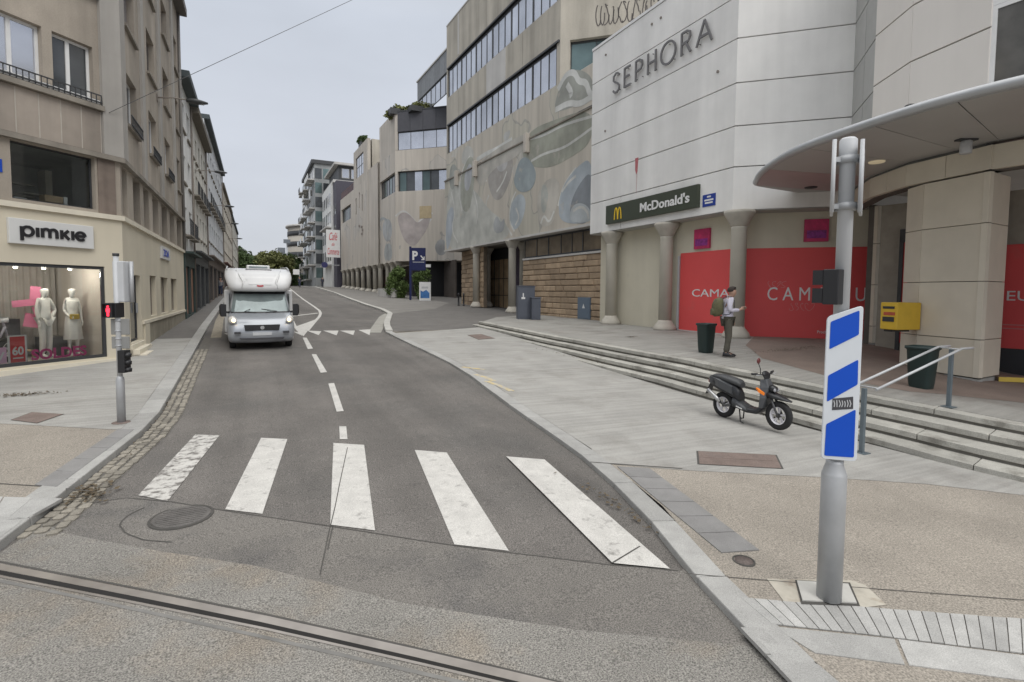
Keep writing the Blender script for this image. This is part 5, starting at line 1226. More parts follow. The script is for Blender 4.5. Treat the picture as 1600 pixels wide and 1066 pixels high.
# fascia and tiled pillars below the canopy
tile = mat('beige_stone_tile', (.66, .605, .50), .6, var=.05, scale=1.5, rnd=.05, streak=.05)
TZ = [.3, 1.50, 2.83, 4.14, 5.28]
def tiles(w, a, b, zs, o0=-.12, o1=0, cuts=(), m=tile, root=wg):
    cs = [a]+list(cuts)+[b]
    for j in range(len(zs)-1):
        for i in range(len(cs)-1): MB().wbox(w, cs[i]+.006, cs[i+1]-.006, zs[j]+.008, zs[j+1]-.008, o0, o1).build('tile', m, root, bevel=.004)
pil = empty('tiled_pillar', (15.3, 6.1, .45), 'large beige tiled pillar behind the bin and yellow box', 'pillar')
BWp, LBp = wall2(PB1, PB1+(PA0-PB1).normalized()*1.45)
p1 = PB1+(PA0-PB1).normalized()*1.45; p2 = p1+Vector((math.sin(R(33)), math.cos(R(33))))*.62; p3 = PB1+Vector((1.15, .05)); p4 = Vector((16.35, 7.2))
WL, LL = wall2(p1, p2); WR, LR = wall2(p3, PB1)
TZp = [.62]+TZ[1:]
for w, L in ((BWp, LBp), (WL, LL), (WR, LR)): tiles(w, 0, L, [.62, 1.50, 2.83, 4.14, 5.28], root=pil)
mb = MB(); mb.prism([tuple(p) for p in ((PB1+Vector((.13, .0))), p3+Vector((0, .12)), Vector((16.3, 7.25)), p2+Vector((.1, -.05)), p1+Vector((.12, -.03)))], .2, 5.3); mb.build('joint_core', mat('tile_joint', (.13, .12, .105), .9), pil)
for w, L in ((BWp, LBp), (WL, LL), (WR, LR)): MB().wbox(w, .0, L, .1, .60, -.12, .012).build('plinth', mat('grey_plinth', (.36, .36, .34), .8, var=.08), pil)
# rear pillar
RP = Wall((18.0, 9.35), math.degrees(YAW)+90-18, 1)
rp = empty('tiled_pillar', (18.0, 9.4, .85), 'narrower beige tiled pillar right of the large red hoarding', 'pillar')
a0, a1 = RP.S(1364, 500), RP.S(1404, 500); 
tiles(RP, a0+.0, a1, [.95, 1.5, 2.83, 4.14, 5.35], cuts=[a0+.28*(a1-a0)], root=rp, m=mat('beige_stone_tile_dim', (.64, .585, .48), .6, var=.05, rnd=.05))
MB().wbox(RP, a0, a1, .6, 5.38, -.3, -.118).build('joint_core', mat('tile_joint', (.13, .12, .105), .9), rp); MB().wbox(RP, a0, a1, .6, .94, -.12, .01).build('plinth', mat('grey_plinth', (.36, .36, .34), .8), rp)
# fascia ring between pillars and canopy
fas = []
for w, L in ((BW, LB), (AW, LA)): tiles(w, 0, L, [5.31, 5.86], root=wg, cuts=[L*.5])
MB().wbox(BW, 0, LB, 5.29, 5.88, -.4, -.118).wbox(AW, 0, LA, 5.29, 5.88, -.4, -.118).build('fascia_core', mat('tile_joint', (.13, .12, .105), .9), wg)
tiles(WW, 0, 8, [5.31, 5.86], cuts=[1.3, 2.6, 3.9, 5.2, 6.5], root=wg); MB().wbox(WW, 0, 8, 5.29, 5.88, -.4, -.118).build('fascia_core', mat('tile_joint', (.13, .12, .105), .9), wg)
tiles(RC, 0, Lrc, [5.31, 5.86], root=wg)
MB().wbox(RC, 0, Lrc, 5.29, 5.88, -.4, -.118).build('fascia_core', mat('tile_joint', (.13, .12, .105), .9), wg)
# shop front behind the pillars
IW = Wall((18.9, 9.3), 180+14, 1) if False else Wall((17.6, 9.0), 172, 1)
inner = empty('recessed_shopfront', (17.6, 9.0, .7), 'dark recessed shop front with a red hoarding behind the big tiled pillar', 'shop front')
red_h = mat('red_hoarding', (.70, .085, .085), .55, var=.05, scale=.6, dirt=(.62, .11, .10), dscale=1.5, dth=.6)
lo = MB().wbox(IW, -.2, 12, .3, 5.3, -.3, -.1).build('back_wall', mat('shop_wall_beige', (.33, .30, .25), .8), inner)
si = lambda px, py=450: IW.S(px, py, -.05)
MB().wbox(IW, si(1409), si(1500), 1.05, 4.1, -.1, -.06).build('red_panel', red_h, inner)
MB().wbox(IW, si(1403), si(1409), .5, 4.3, -.1, .0).build('dark_frame', frame_d, inner); MB().wbox(IW, si(1403), si(1500), 4.12, 4.5, -.1, .0).build('dark_frame', frame_d, inner)
MB().wbox(IW, si(1545), si(1566), .4, 5.3, -.1, .02).build('dark_frame', frame_d, inner)
rzt, rzb = IW.st(1585, 382, -.05)[1], IW.st(1585, 545, -.05)[1]
MB().wbox(IW, si(1566)-1.3, si(1566)+5, rzb, rzt, -.1, -.05).build('red_panel', red_h, inner)
MB().wbox(IW, si(1566)+.01, si(1566)+6, .2, rzb-.01, -.1, -.04).build('dark_sill', frame_d, inner)
hs = IW.S(1569, 462, -.04)
for j, z in enumerate((1.62, 1.72)): MB().wbox(IW, hs, 7.5, z, z+.03, -.05, -.045).build('thin_line', mat('pale_red_line', (.6, .2, .2), .6), inner)
he = IW.S(1598, 462, -.04)
put_text('letter', 'CAMAIEU', IW, hs+.04-(he-hs)*3.6, IW.st(1585, 470, -.05)[1], -.048, (he-hs)*4.9, .26, .008, frame_w, inner, bold=.0)
MB().wbox(IW, 3.9, 7.5, .5, .62, .5, .75).build('yellow_step_edge', mat('yellow_step', (.62, .45, .08), .7), inner) if False else None
q = hit(1560, 596, ZP); YW = Wall((q.x, q.y), math.degrees(YAW)+90+14, 1); ys_ = empty('yellow_step_edge', tuple(q), 'yellow edged low step at the foot of the entrance, far right', 'step')
MB().wbox(YW, 0, 3, q.z-.1, q.z+.11, -.3, 0).build('tread', mat('brown_step', (.16, .11, .085), .8), ys_); MB().wbox(YW, 0, 3, q.z+.0, q.z+.105, .0, .012).build('yellow_strip', mat('yellow_step', (.62, .45, .08), .7, var=.1), ys_)
# ---- canopy
can = empty('canopy', (13, 7, 5.9), 'broad grey entrance canopy sweeping out over the forecourt', 'canopy')
edge = [(17.1, 11.3), (15.6, 11.4), (14.27, 11.19), (13.2, 10.2), (12.09, 8.62), (11.72, 7.7), (11.45, 6.6), (11.24, 5.4), (11.22, 4.6), (11.32, 3.86), (11.6, 2.6), (12.1, 1.2), (12.8, -.3), (13.5, -1.5)]
inn = [(22, -1.5), (22, 10), (18.5, 11)]
sof = bpy.data.materials.new('canopy_soffit')
sof = mat('canopy_soffit_panel', (.42, .41, .395), .45, var=.05, scale=.5, rnd=.06); sofr = mat('canopy_soffit_red_reflection', (.42, .31, .31), .45, var=.05)  # pink tint imitates a reddish reflection on one soffit panel
cm = mat('canopy_edge_metal', (.42, .43, .44), .4, metal=.3, var=.05)
# rounded edge: sweep a half-round along the edge line
def smoothline(P, it=2):
    P = [Vector(p) for p in P]
    for _ in range(it):
        Q = [P[0]]
        for i in range(len(P)-1): Q += [P[i].lerp(P[i+1], .25), P[i].lerp(P[i+1], .75)]
        P = Q+[P[-1]]
    return P
E_ = [Vector(edge[0]), Vector((15.6, 11.3)), Vector((14.4, 11.26))]+smoothline(edge[2:], 2)
rings = []
for i, p in enumerate(E_):
    a = E_[max(0, i-1)]; b = E_[min(len(E_)-1, i+1)]; t = (b-a).normalized(); n_o = Vector((t.y, -t.x))*1  # outward
    if (p-Vector((16, 6))).dot(n_o) < 0: n_o = -n_o
    rings.append([(p.x+n_o.x*.10*math.sin(x)-n_o.x*.06, p.y+n_o.y*.10*math.sin(x)-n_o.y*.06, 6.04+.095*math.cos(x)) for x in [2*math.pi*k/12 for k in range(12)]])
MB().loft(rings).build('rounded_edge', cm, can)
inner_e = [tuple(p+(Vector((16.5, 6))-p).normalized()*.06) for p in E_]
MB().prism(inner_e+inn, 5.97, 6.13).build('roof_deck', mat('canopy_top', (.35, .35, .34), .8), can)
# soffit panels between radial seams
cuts_i = [0, 3, 10, 16, 22, 28, 34, len(inner_e)-1]
ctr = [(18.5, 11.0), (18.3, 10.6), (17.6, 9.8), (16.2, 8.7), (15.3, 7.3), (14.9, 6.0), (14.85, 4.6), (14.9, 2.4), (15.4, -1.5)]
inner_pts = [(18.3, 10.9), (17.9, 10.4), (16.1, 8.75), (15.25, 7.35), (14.95, 6.2), (14.85, 5.4), (14.9, 3.5), (15.2, -1.5)]
for k in range(len(cuts_i)-1):
    a, b = cuts_i[k], cuts_i[k+1]
    P = [Vector(q) for q in inner_e[a:b+1]]+[Vector(inner_pts[min(k+1, len(inner_pts)-1)]), Vector(inner_pts[min(k, len(inner_pts)-1)])]
    c = sum(P, Vector((0, 0)))/len(P); P = [tuple(c+(q-c)*(1-.02/max(.3, (q-c).length))) for q in P]
    MB().prism(P, 5.935, 5.965).build('soffit_panel', sofr if k in (1,) else sof, can)
# soffit lamps
for px, py, lit in ((1267, 293, 0), (1370, 253, 1)):
    q = onz(px, py, 5.93); mb = MB(); mb.lathe((q.x, q.y, 5.905), [(.001, 0), (.17, 0), (.19, .03)], 20); mb.build('recessed_lamp', mat('dim_lamp', (.5, .42, .28), .4, var=0, emit=.45) if lit else frame_d, can)
q = onz(1510, 218, 5.93); sl = MB().lathe((q.x, q.y, 5.62), [(.001, 0), (.1, 0), (.11, .02), (.11, .26), (.06, .3)], 16).build('spotlight', grey_paint, can); MB().wbox(Wall((q.x, q.y), 117, 1), -.2, .2, 5.90, 5.935, -.08, .08).build('mounting_plate', frame_d, can)
# small black lamp over the canopy
q = atd(1424, 168, 11.6); MB().ball((q.x, q.y, q.z), .12, sc=(1.6, 1, .6)).build('roof_spotlight', black, can); MB().tube([(q.x, q.y, q.z), (q.x+.1, q.y+.3, 6.1)], .03, 6).build('bracket', black, can)
# ---- arcade under the white building
for px, o in ((955, -.25), (1040, -.25), (1152, -.2)):
    s = SWl.S(px, 450, o); q = SWl.pt(s, 0, o); column(wb, q.x, q.y, ZP(q.x, q.y)-.02, 5.40, .27)
cr_wall = mat('cream_infill_wall', (.60, .56, .45), .85, var=.06, scale=.7, streak=.08, dirt=(.5, .46, .37), dscale=1.2, dth=.62)
def s_at(px, o, w=SWl): return w.S(px, 450, o)
o1 = -.65
MB().wbox(SWl, s_at(1062, o1), SE, .6, 5.4, -1.1, o1).build('infill_wall', cr_wall, wb)
MB().wbox(SWl, s_at(1150, o1), s_at(1062, o1)+.001, 4.02, 5.4, -1.1, o1-.002).build('infill_wall', cr_wall, wb)
MB().wbox(SWl, s_at(1062, o1), s_at(1062, o1)+.10, .9, 4.05, o1-.02, o1+.05).build('grey_reveal', grey_paint, wb)
# hoarding panels
h1 = empty('red_hoarding', tuple(SWl.pt(.2, 1, o1)), 'red hoarding with half hidden white lettering behind the standing man', 'hoarding')
hl, hr = s_at(1062, o1), s_at(1143, o1)
zb1, zt1 = 1.02, SWl.st(1100, 393, o1)[1]
MB().wbox(SWl, hr-.15, hl-.02, zb1, zt1, -1.0, o1+.01).build('panel', red_h, h1); MB().wbox(SWl, hr-.2, hl, .6, zb1, -1.1, o1+.06).build('kerb', conc_l, h1)
tl = s_at(1082, o1); tr_ = s_at(1141, o1)
zt_ = SWl.st(1110, 464, o1)[1]; zt2 = SWl.st(1110, 452, o1)[1]
put_text('letter', 'CAMAI', SWl, tl, zt_, o1+.012, (tl-tr_)*1.05, zt2-zt_, .01, frame_w, h1, split=True)
o2 = -.75
h2 = empty('red_hoarding', tuple(RWl.pt(-2, 1, o2)), 'wide red hoarding lettered CAMAIEU between the round column and the tiled pillar', 'hoarding')
rl_, rr_ = RWl.S(1158, 450, o2), RWl.S(1364, 450, o2)
zb2, zt2_ = RWl.st(1260, 529, o2)[1], RWl.st(1260, 387, o2)[1]
MB().wbox(RWl, rr_, rl_+.2, zb2, zt2_, o2-.3, o2).build('panel', red_h, h2); MB().wbox(RWl, rr_-.1, rl_+.25, .6, zb2, o2-.3, o2+.10).build('kerb', conc_l, h2)
MB().wbox(RWl, rr_-.6, rl_+.05, zt2_+.003, 5.4, o2-.4, o2-.02).build('infill_wall', cr_wall, wb)
a = RWl.S(1199, 460, o2); b = RWl.S(1353, 460, o2)
za, zc = RWl.st(1260, 470, o2)[1], RWl.st(1260, 449, o2)[1]
put_text('letter', 'C A M A I E U', RWl, a, za, o2+.001, a-b, zc-za, .01, frame_w, h2, split=True)
put_text('small_lettering', 'Prochainement', RWl, RWl.S(1277, 518, o2), RWl.st(1280, 521, o2)[1], o2+.001, .75, .10, .006, frame_w, h2)
scr = mat('pale_scribble', (.62, .28, .28), .8)
graffiti(RWl, RWl.S(1198, 440, o2), RWl.st(1200, 450, o2)[1], .6, .25, o2+.003, scr, 8, 'faint pale scribble over the CAMAIEU lettering', 4, .012)
graffiti(RWl, RWl.S(1232, 480, o2), RWl.st(1230, 486, o2)[1], .8, .3, o2+.003, scr, 9, 'faint pale scribble under the CAMAIEU lettering', 5, .012)
pk = mat('pink_sign', (.50, .03, .12), .5, var=.25, scale=4)
for i, (w, o, x0, x1, y0, y1, lb) in enumerate([(SWl, o1, 1087, 1111, 389, 358, 'small square pink sign above the narrow red hoarding'), (RWl, o2, 1256, 1294, 378, 343, 'square pink sign above the wide red hoarding')]):
    a, b = w.S(x0, (y0+y1)/2, o), w.S(x1, (y0+y1)/2, o); z0, z1 = w.st((x0+x1)/2, y0, o)[1], w.st((x0+x1)/2, y1, o)[1]
    r = empty('square_sign', tuple(w.pt(a, z0, o)), lb, 'sign'); MB().wbox(w, b, a, z0, z1, o, o+.10).build('sign_box', pk, r, bevel=.01)
    MB().wbox(w, b+.1*(a-b), a-.1*(a-b), z0+.15*(z1-z0), z0+.5*(z1-z0), o+.10, o+.106).build('purple_print', mat('purple_print', (.25, .03, .22), .5, var=.4, scale=9), r)
# fast food sign
fs_ = empty('restaurant_sign', tuple(SWl.pt(4.5, 6, .03)), 'long dark green sign with yellow arches and white McDonald\'s lettering', 'sign')
a, b = SWl.S(948, 337, .1), SWl.S(1092, 308, .1)
MB().wbox(SWl, b, a, 5.74, 6.60, .02, .16).build('sign_board', mat('dark_olive_sign', (.045, .055, .035), .5, var=.05), fs_, bevel=.01)
yel = mat('yellow_arches', (.75, .50, .02), .5, var=0)
mb = MB(); c0 = SWl.S(965, 333, .17)
def SS(P, w=SWl): return P
for k in (-1, 1):
    stroke(mb, SWl, [(c0+k*.23*(1-math.cos(R(t)))-(0 if k > 0 else 0) if False else c0+k*(.125+.115*math.cos(R(t))), 5.88+.52*math.sin(R(t))) for t in range(0, 181, 12)], .06, .16, .175+.001*k)
mb.build('arches', yel, fs_)
tl, tr_ = SWl.S(1000, 322, .17), SWl.S(1077, 312, .17)
put_text('letter', "McDonald's", SWl, tl, 5.98, .162, tl-tr_, .40, .015, frame_w, fs_, bold=.025, split=True)
pq = empty('street_name_plate', tuple(SWl.pt(1.3, 5.9, .03)), 'small blue street name plate right of the dark green restaurant sign', 'sign')
a, b = SWl.S(1098, 314, .04), SWl.S(1118, 312, .04)
MB().wbox(SWl, b, a, 5.72, 6.16, .03, .05).build('plate', mat('enamel_blue', (.02, .05, .28), .35, var=.04), pq)
mb = MB()
for i, (x0, x1, z) in enumerate([(.35, .65, 6.07), (.15, .85, 5.95), (.2, .8, 5.85)]): MB().wbox(SWl, b+(a-b)*x0, b+(a-b)*x1, z-.03, z+.03, .05, .053).build('print_line', frame_w, pq)
# SEPHORA letters on stand-offs
sp = empty('shop_lettering', tuple(SWl.pt(4.5, 12, .03)), 'grey raised SEPHORA letters high on the white panelled wall', 'sign')
lg = mat('grey_metal_letter', (.16, .155, .155), .5, metal=.3, var=.08)
tl, tr_ = SWl.S(958, 130, .12), SWl.S(1113, 52, .12)
def slet(ch, x, w_, z, h):
    def q(P): return [(x-px*w_, z+pz*h) for px, pz in P]
    D = {'S': [[(.92, .84), (.7, .97), (.4, 1), (.12, .88), (.1, .68), (.35, .55), (.65, .46), (.9, .3), (.85, .1), (.6, 0), (.3, .02), (.05, .16)]],
         'E': [[(.12, 0), (.12, 1)], [(.12, .97), (.9, .97)], [(.12, .52), (.8, .52)], [(.12, .03), (.9, .03)]],
         'P': [[(.12, 0), (.12, 1)], [(.12, .97), (.6, .97), (.88, .86), (.9, .68), (.75, .5), (.12, .46)]],
         'H': [[(.1, 0), (.1, 1)], [(.9, 0), (.9, 1)], [(.1, .5), (.9, .5)]],
         'O': [[(.5+.5*math.cos(R(t)), .5+.5*math.sin(R(t))) for t in range(0, 361, 15)]],
         'R': [[(.12, 0), (.12, 1)], [(.12, .97), (.6, .97), (.86, .88), (.88, .7), (.72, .52), (.12, .48)], [(.5, .5), (.92, 0)]],
         'A': [[(0, 0), (.5, 1)], [(.5, 1), (1, 0)], [(.2, .35), (.8, .35)]]}
    mb = MB()
    for i, s in enumerate(D[ch]): stroke(mb, SWl, q(s), .085, .11, .16+.002*i)
    l = mb.build('letter', lg, sp)
    m2 = MB()
    for (px_, pz_) in ((.15, .1), (.85, .1), (.5, .9)): c = SWl.pt(x-px_*w_, z+pz_*h, 0); m2.wbox(SWl, x-px_*w_-.012, x-px_*w_+.012, z+pz_*h-.012, z+pz_*h+.012, .03, .11)
    m2.build('stand_off', lg, l)
wid = {'S': .62, 'E': .6, 'P': .62, 'H': .68, 'O': .95, 'R': .68, 'A': .85}; T_ = 'SEPHORA'; gap = ((tl-tr_)-sum(wid[c] for c in T_)*.85)/(len(T_)-1); x = tl
for c in T_: slet(c, x, wid[c]*.85, 11.66, .86); x -= wid[c]*.85+gap

# ---------------------------------------------------------------- painted figures of the mural (flat paint on the concrete)
def smooth_closed(P, it=3):
    P = [Vector(p) for p in P]
    for _ in range(it): P = [q for i in range(len(P)) for q in (P[i].lerp(P[(i+1) % len(P)], .25), P[i].lerp(P[(i+1) % len(P)], .75))]
    return P
PC = [0]
def paint_m(col):
    nm = 'mural_paint_%02d%02d%02d' % tuple(int(c*100) for c in col)
    return mat(nm, col, .9, var=.22, scale=.7, streak=.12, dirt=(.49, .45, .39), dscale=1.1, dth=.60)
def shape(w, o, L, col, parent, it=3):
    PC[0] += 1; P = [tuple(w.st(x, y, o)) for x, y in L]; MB().wprism(w, [tuple(p) for p in smooth_closed(P, it)], o+.001, o+.003+.0011*(PC[0] % 9)).build('painted_shape', paint_m(col), parent)
def line(w, o, L, wd, col, parent):
    PC[0] += 1; P = [Vector(w.st(x, y, o)) for x, y in L]
    for _ in range(2): P = [P[0]]+[q for i in range(len(P)-1) for q in (P[i].lerp(P[i+1], .25), P[i].lerp(P[i+1], .75))]+[P[-1]]
    mb = MB(); stroke(mb, w, P, wd*1.5, o+.001, o+.0035+.0011*(PC[0] % 9)); mb.build('painted_line', paint_m(col), parent)
M_ = [([(820, 258), (815, 230), (830, 202), (870, 186), (926, 168), (926, 222), (895, 245), (862, 262), (840, 262)], (.33, .335, .28)),
      ([(876, 350), (872, 320), (880, 290), (900, 262), (927, 243), (927, 349)], (.40, .44, .47)), ([(893, 350), (890, 322), (903, 290), (927, 262), (927, 349)], (.25, .27, .29)),
      ([(889, 345), (893, 322), (908, 316), (922, 325), (925, 346), (905, 349)], (.46, .49, .50)),
      ([(806, 268), (812, 250), (822, 244), (833, 256), (839, 275), (831, 298), (812, 302), (802, 287)], (.29, .33, .34)), ([(798, 318), (812, 300), (823, 312), (817, 345), (804, 363), (795, 345)], (.41, .45, .47)),
      ([(765, 248), (785, 234), (802, 242), (801, 272), (786, 310), (772, 315), (761, 285)], (.36, .34, .315)), ([(774, 250), (794, 243), (792, 264), (779, 271)], (.46, .45, .44)),
      ([(719, 290), (727, 252), (738, 242), (743, 262), (739, 302), (733, 332), (722, 330)], (.35, .355, .305)), ([(725, 275), (734, 252), (739, 265), (734, 296), (727, 300)], (.43, .44, .455)),
      ([(697, 335), (709, 318), (709, 352), (701, 391), (697, 388)], (.39, .42, .45)), ([(703, 260), (712, 255), (716, 275), (708, 300), (702, 290)], (.34, .35, .32)),
      ([(770, 352), (776, 335), (783, 350), (789, 338), (788, 362), (774, 366)], (.36, .37, .37)), ([(845, 300), (850, 285), (858, 300), (852, 335), (846, 330)], (.39, .40, .37))]
M_ = [([(698, 292), (720, 280), (745, 300), (765, 330), (790, 345), (798, 372), (760, 380), (725, 388), (698, 391)], (.47, .47, .43)), ([(838, 300), (860, 275), (878, 285), (868, 330), (864, 352), (842, 356)], (.47, .445, .395)), ([(742, 262), (770, 236), (812, 212), (834, 206), (812, 245), (770, 262), (750, 300)], (.455, .435, .39))]+M_
for L, c in M_: shape(MW, .02, L, c, mbd)
for L in ([(712, 384), (714, 355), (724, 342), (738, 352), (748, 374), (762, 366), (766, 340), (758, 320), (764, 305)], [(722, 330), (716, 300), (722, 265), (734, 244)], [(760, 284), (758, 262), (770, 242)],
          [(872, 322), (880, 290), (900, 262)], [(886, 345), (890, 320), (906, 312), (922, 322)], [(806, 300), (798, 318), (795, 345), (804, 362)], [(776, 300), (786, 285), (792, 268)], [(705, 300), (712, 330), (705, 360), (716, 380)], [(741, 300), (748, 330), (744, 350)], [(765, 262), (772, 290), (781, 300)], [(815, 252), (820, 268), (832, 262)], [(808, 275), (822, 285), (834, 278)], [(806, 325), (812, 340), (805, 352)], [(830, 252), (850, 240), (880, 232), (905, 215), (925, 200)], [(826, 218), (850, 212), (880, 195), (925, 182)], [(878, 300), (888, 285), (900, 275)], [(896, 330), (908, 322), (918, 330), (920, 342)], [(845, 350), (850, 335), (858, 350), (866, 330)], [(780, 372), (790, 352), (800, 368)]): line(MW, .02, L, .10, (.58, .575, .54), mbd)
for L, c in [([(721, 258), (722, 238), (730, 226), (739, 232), (741, 246), (733, 254)], (.46, .455, .42)), ([(864, 178), (872, 140), (888, 112), (908, 108), (927, 122), (927, 150), (900, 166)], (.34, .345, .31)), ([(786, 214), (790, 206), (798, 202), (796, 214), (790, 224)], (.47, .47, .45))]: shape(MW, .012, L, c, mbd)
for L in ([(872, 140), (884, 116), (898, 112), (904, 128), (916, 128), (921, 146), (927, 150)], [(886, 132), (894, 146), (890, 150)], [(868, 172), (890, 160), (905, 164), (927, 150)], [(745, 250), (760, 240), (775, 234), (800, 218)]): line(MW, .012, L, .22, (.60, .60, .57), mbd)
N_ = [([(620, 338), (632, 330), (645, 340), (652, 350), (664, 340), (674, 336), (668, 358), (658, 372), (648, 386), (634, 380), (626, 362)], (.42, .375, .36)), ([(630, 350), (642, 345), (650, 362), (640, 376), (631, 368)], (.36, .32, .32)), ([(678, 384), (688, 372), (697, 378), (697, 398), (684, 400)], (.36, .36, .36))]
for L, c in N_: shape(NW, .0, L, c, nb)
for L in ([(618, 338), (630, 328), (640, 336), (650, 348)], [(652, 350), (664, 338), (676, 333)], [(630, 366), (640, 352), (652, 366), (646, 382)], [(656, 352), (668, 350), (674, 342)]): line(NW, .0, L, .14, (.60, .59, .57), nb)
for L, c in [([(598, 348), (606, 340), (613, 350), (612, 372), (604, 380), (598, 366)], (.41, .42, .42)), ([(602, 384), (610, 378), (614, 400), (608, 410), (601, 402)], (.38, .395, .39))]: shape(KW, .0, L, c, nb)
for L in ([(596, 360), (592, 348), (597, 340), (604, 344)], [(604, 380), (600, 396), (604, 410)]): line(KW, .0, L, .2, (.36, .38, .38), nb)

# ================================================================== MOTORHOME
def place(root, loc, rz=0, rx=0, scale=1):
    root.location = loc; root.rotation_euler = (rx, 0, rz); root.scale = (scale,)*3
def plan(z, yf, hw, rc, yb, bulge=.1, n=8, m=6):
    P = [(-hw, yb), (-hw, (yb+yf+rc)/2), (-hw, yf+rc+bulge)]
    for i in range(1, n): a = math.pi-math.pi/2*i/n; P.append((-hw+rc+rc*math.cos(a), yf+rc+bulge*.85-(rc+bulge*.0)*math.sin(a)))
    xs = [-(hw-rc)+2*(hw-rc)*i/m for i in range(m+1)]
    for x in xs: P.append((x, yf+bulge*.85*(abs(x)/(hw-rc))**2))
    Q = [(-x, y) for x, y in P[:3+n-1]][::-1]
    return [(x, y, z) for x, y in P+Q]
silver = mat('silver_paint', (.38, .40, .43), .28, metal=.35, var=.02, coat=.5)
gelcoat = mat('white_gelcoat', (.60, .60, .595), .32, var=.02, coat=.3)
windscreen_m = mat('windscreen_glass', (.22, .26, .26), .06, metal=.35, var=.25, scale=1.5, spec=.9)
van = empty('motorhome', (0, 0, 0), 'silver and white motorhome with lit headlights driving towards the crossing', 'motorhome')
body = [(.24, .16, .93, .3), (.32, .05, .98, .3), (.45, .0, 1.0, .3), (.62, .0, 1.01, .3), (.74, .03, 1.01, .3), (.86, .10, 1.0, .3), (.95, .2, .99, .3), (1.03, .38, .985, .28), (1.10, .60, .975, .26), (1.17, .80, .96, .24)]
MB().loft([plan(z, y, h, r, 3.0, .14) for z, y, h, r in body]).build('bonnet_and_bumper', silver, van)
up = [(1.165, .84, .95, .2), (1.4, 1.02, .92, .2), (1.65, 1.22, .885, .2), (1.95, 1.46, .84, .2)]
MB().loft([plan(z, y, h, r, 3.0, .14) for z, y, h, r in up]).build('cab', silver, van)
def patch(levels, i0, i1, off, m, name, parent, dz0=0, yb=3.0, bulge=.14):
    rings = []
    for z, y, h, r in levels: rings.append([(x*(1+off*.3), yy-off, zz) for x, yy, zz in plan(z, y, h, r, yb, bulge)[i0:i1]])
    return MB().loft(rings, cap=False, closed=False).build(name, m, parent)
wsl = [(1.20, .866, .945, .2), (1.4, 1.02, .92, .2), (1.65, 1.22, .885, .2), (1.90, 1.42, .848, .2)]
w_ = patch(wsl, 6, 21, .012, windscreen_m, 'windscreen', van)
patch([(1.80, 1.34, .862, .2), (1.905, 1.424, .847, .2)], 6, 21, .018, black, 'sun_band', w_)
patch([(1.165, .84, .95, .2), (1.215, .878, .943, .2)], 6, 21, .02, black, 'cowl', w_)
for sx in (-1, 1):
    MB().tube([(sx*.15, .82, 1.20), (sx*.5, .86, 1.23), (sx*.02-.3*(sx < 0), .93, 1.30)], .011, 5).build('wiper', black, w_)
    MB().box(min(sx*.955, sx*.95), max(sx*.955, sx*.95)+.002, 1.5, 2.4, 1.25, 1.8).build('side_window', windscreen_m, van)
over = [(z_, y_, h_*.965, r_) for z_, y_, h_, r_ in [(1.88, 1.22, .88, .25), (1.93, 1.0, .95, .3), (2.05, .98, 1.0, .33), (2.2, 1.05, 1.06, .38), (2.38, 1.25, 1.11, .45), (2.52, 1.55, 1.11, .5), (2.62, 1.95, 1.10, .5), (2.68, 2.4, 1.07, .5)]]
MB().loft([plan(z, y, h, r, 6.6, .16) for z, y, h, r in over]).build('overcab', gelcoat, van)
MB().box(-1.1, 1.1, 2.0, 6.6, .42, 1.92).build('living_body', gelcoat, van, bevel=.04)
# recessed centre panel, ridges, roof light, emblem
cpn = MB(); 
def ov(z, x, off):   # point on the overcab front at height z
    for i in range(len(over)-1):
        a, b = over[i], over[i+1]
        if a[0] <= z <= b[0]:
            t = (z-a[0])/(b[0]-a[0]); y = a[1]+(b[1]-a[1])*t; h = a[2]; r = a[3]; return (x, y+.136*(abs(x)/(h-r))**2-off, z+off*.6)
rings = []
for z, hw in ((2.12, .34), (2.3, .40), (2.45, .52), (2.6, .62)): rings.append([ov(z, -hw+2*hw*i/8, .014) for i in range(9)])
cpn.loft(rings, cap=False, closed=False).build('front_panel', mat('pale_grey_gelcoat', (.56, .56, .56), .35, var=.02), van)
for sx in (-1, 1):
    MB().tube([ov(2.0, sx*.55, .0), ov(2.2, sx*.5, .01), ov(2.4, sx*.60, .015), ov(2.6, sx*.72, .01)], [.02, .035, .035, .02], 6).build('moulded_ridge', gelcoat, van)
    MB().tube([(sx*1.0, 2.2, 2.66), (sx*1.0, 3, 2.74), (sx*1.0, 6, 2.74)], .02, 6).build('roof_rail', grey_paint, van)
sk = MB().box(-.38, .38, 2.3, 2.9, 2.64, 2.80).build('roof_hatch', gelcoat, van, bevel=.03); MB().box(-.3, .3, 2.285, 2.30, 2.70, 2.76).build('hatch_window', windscreen_m, sk)
MB().box(-.42, .42, 2.0, 2.06, 2.60, 2.66).build('hatch_lip', mat('grey_trim', (.25, .25, .26), .5), van)
rg_ = MB(); rg_.wprism(Wall((0, 1.0), 90, 1), [(-.1, 2.075), (-.03, 2.06), (.03, 2.06), (.1, 2.075), (.1, 2.115), (.03, 2.105), (-.03, 2.105), (-.1, 2.115)], .01, .03); rg_.build('red_emblem', mat('red_emblem', (.5, .03, .04), .5), van)
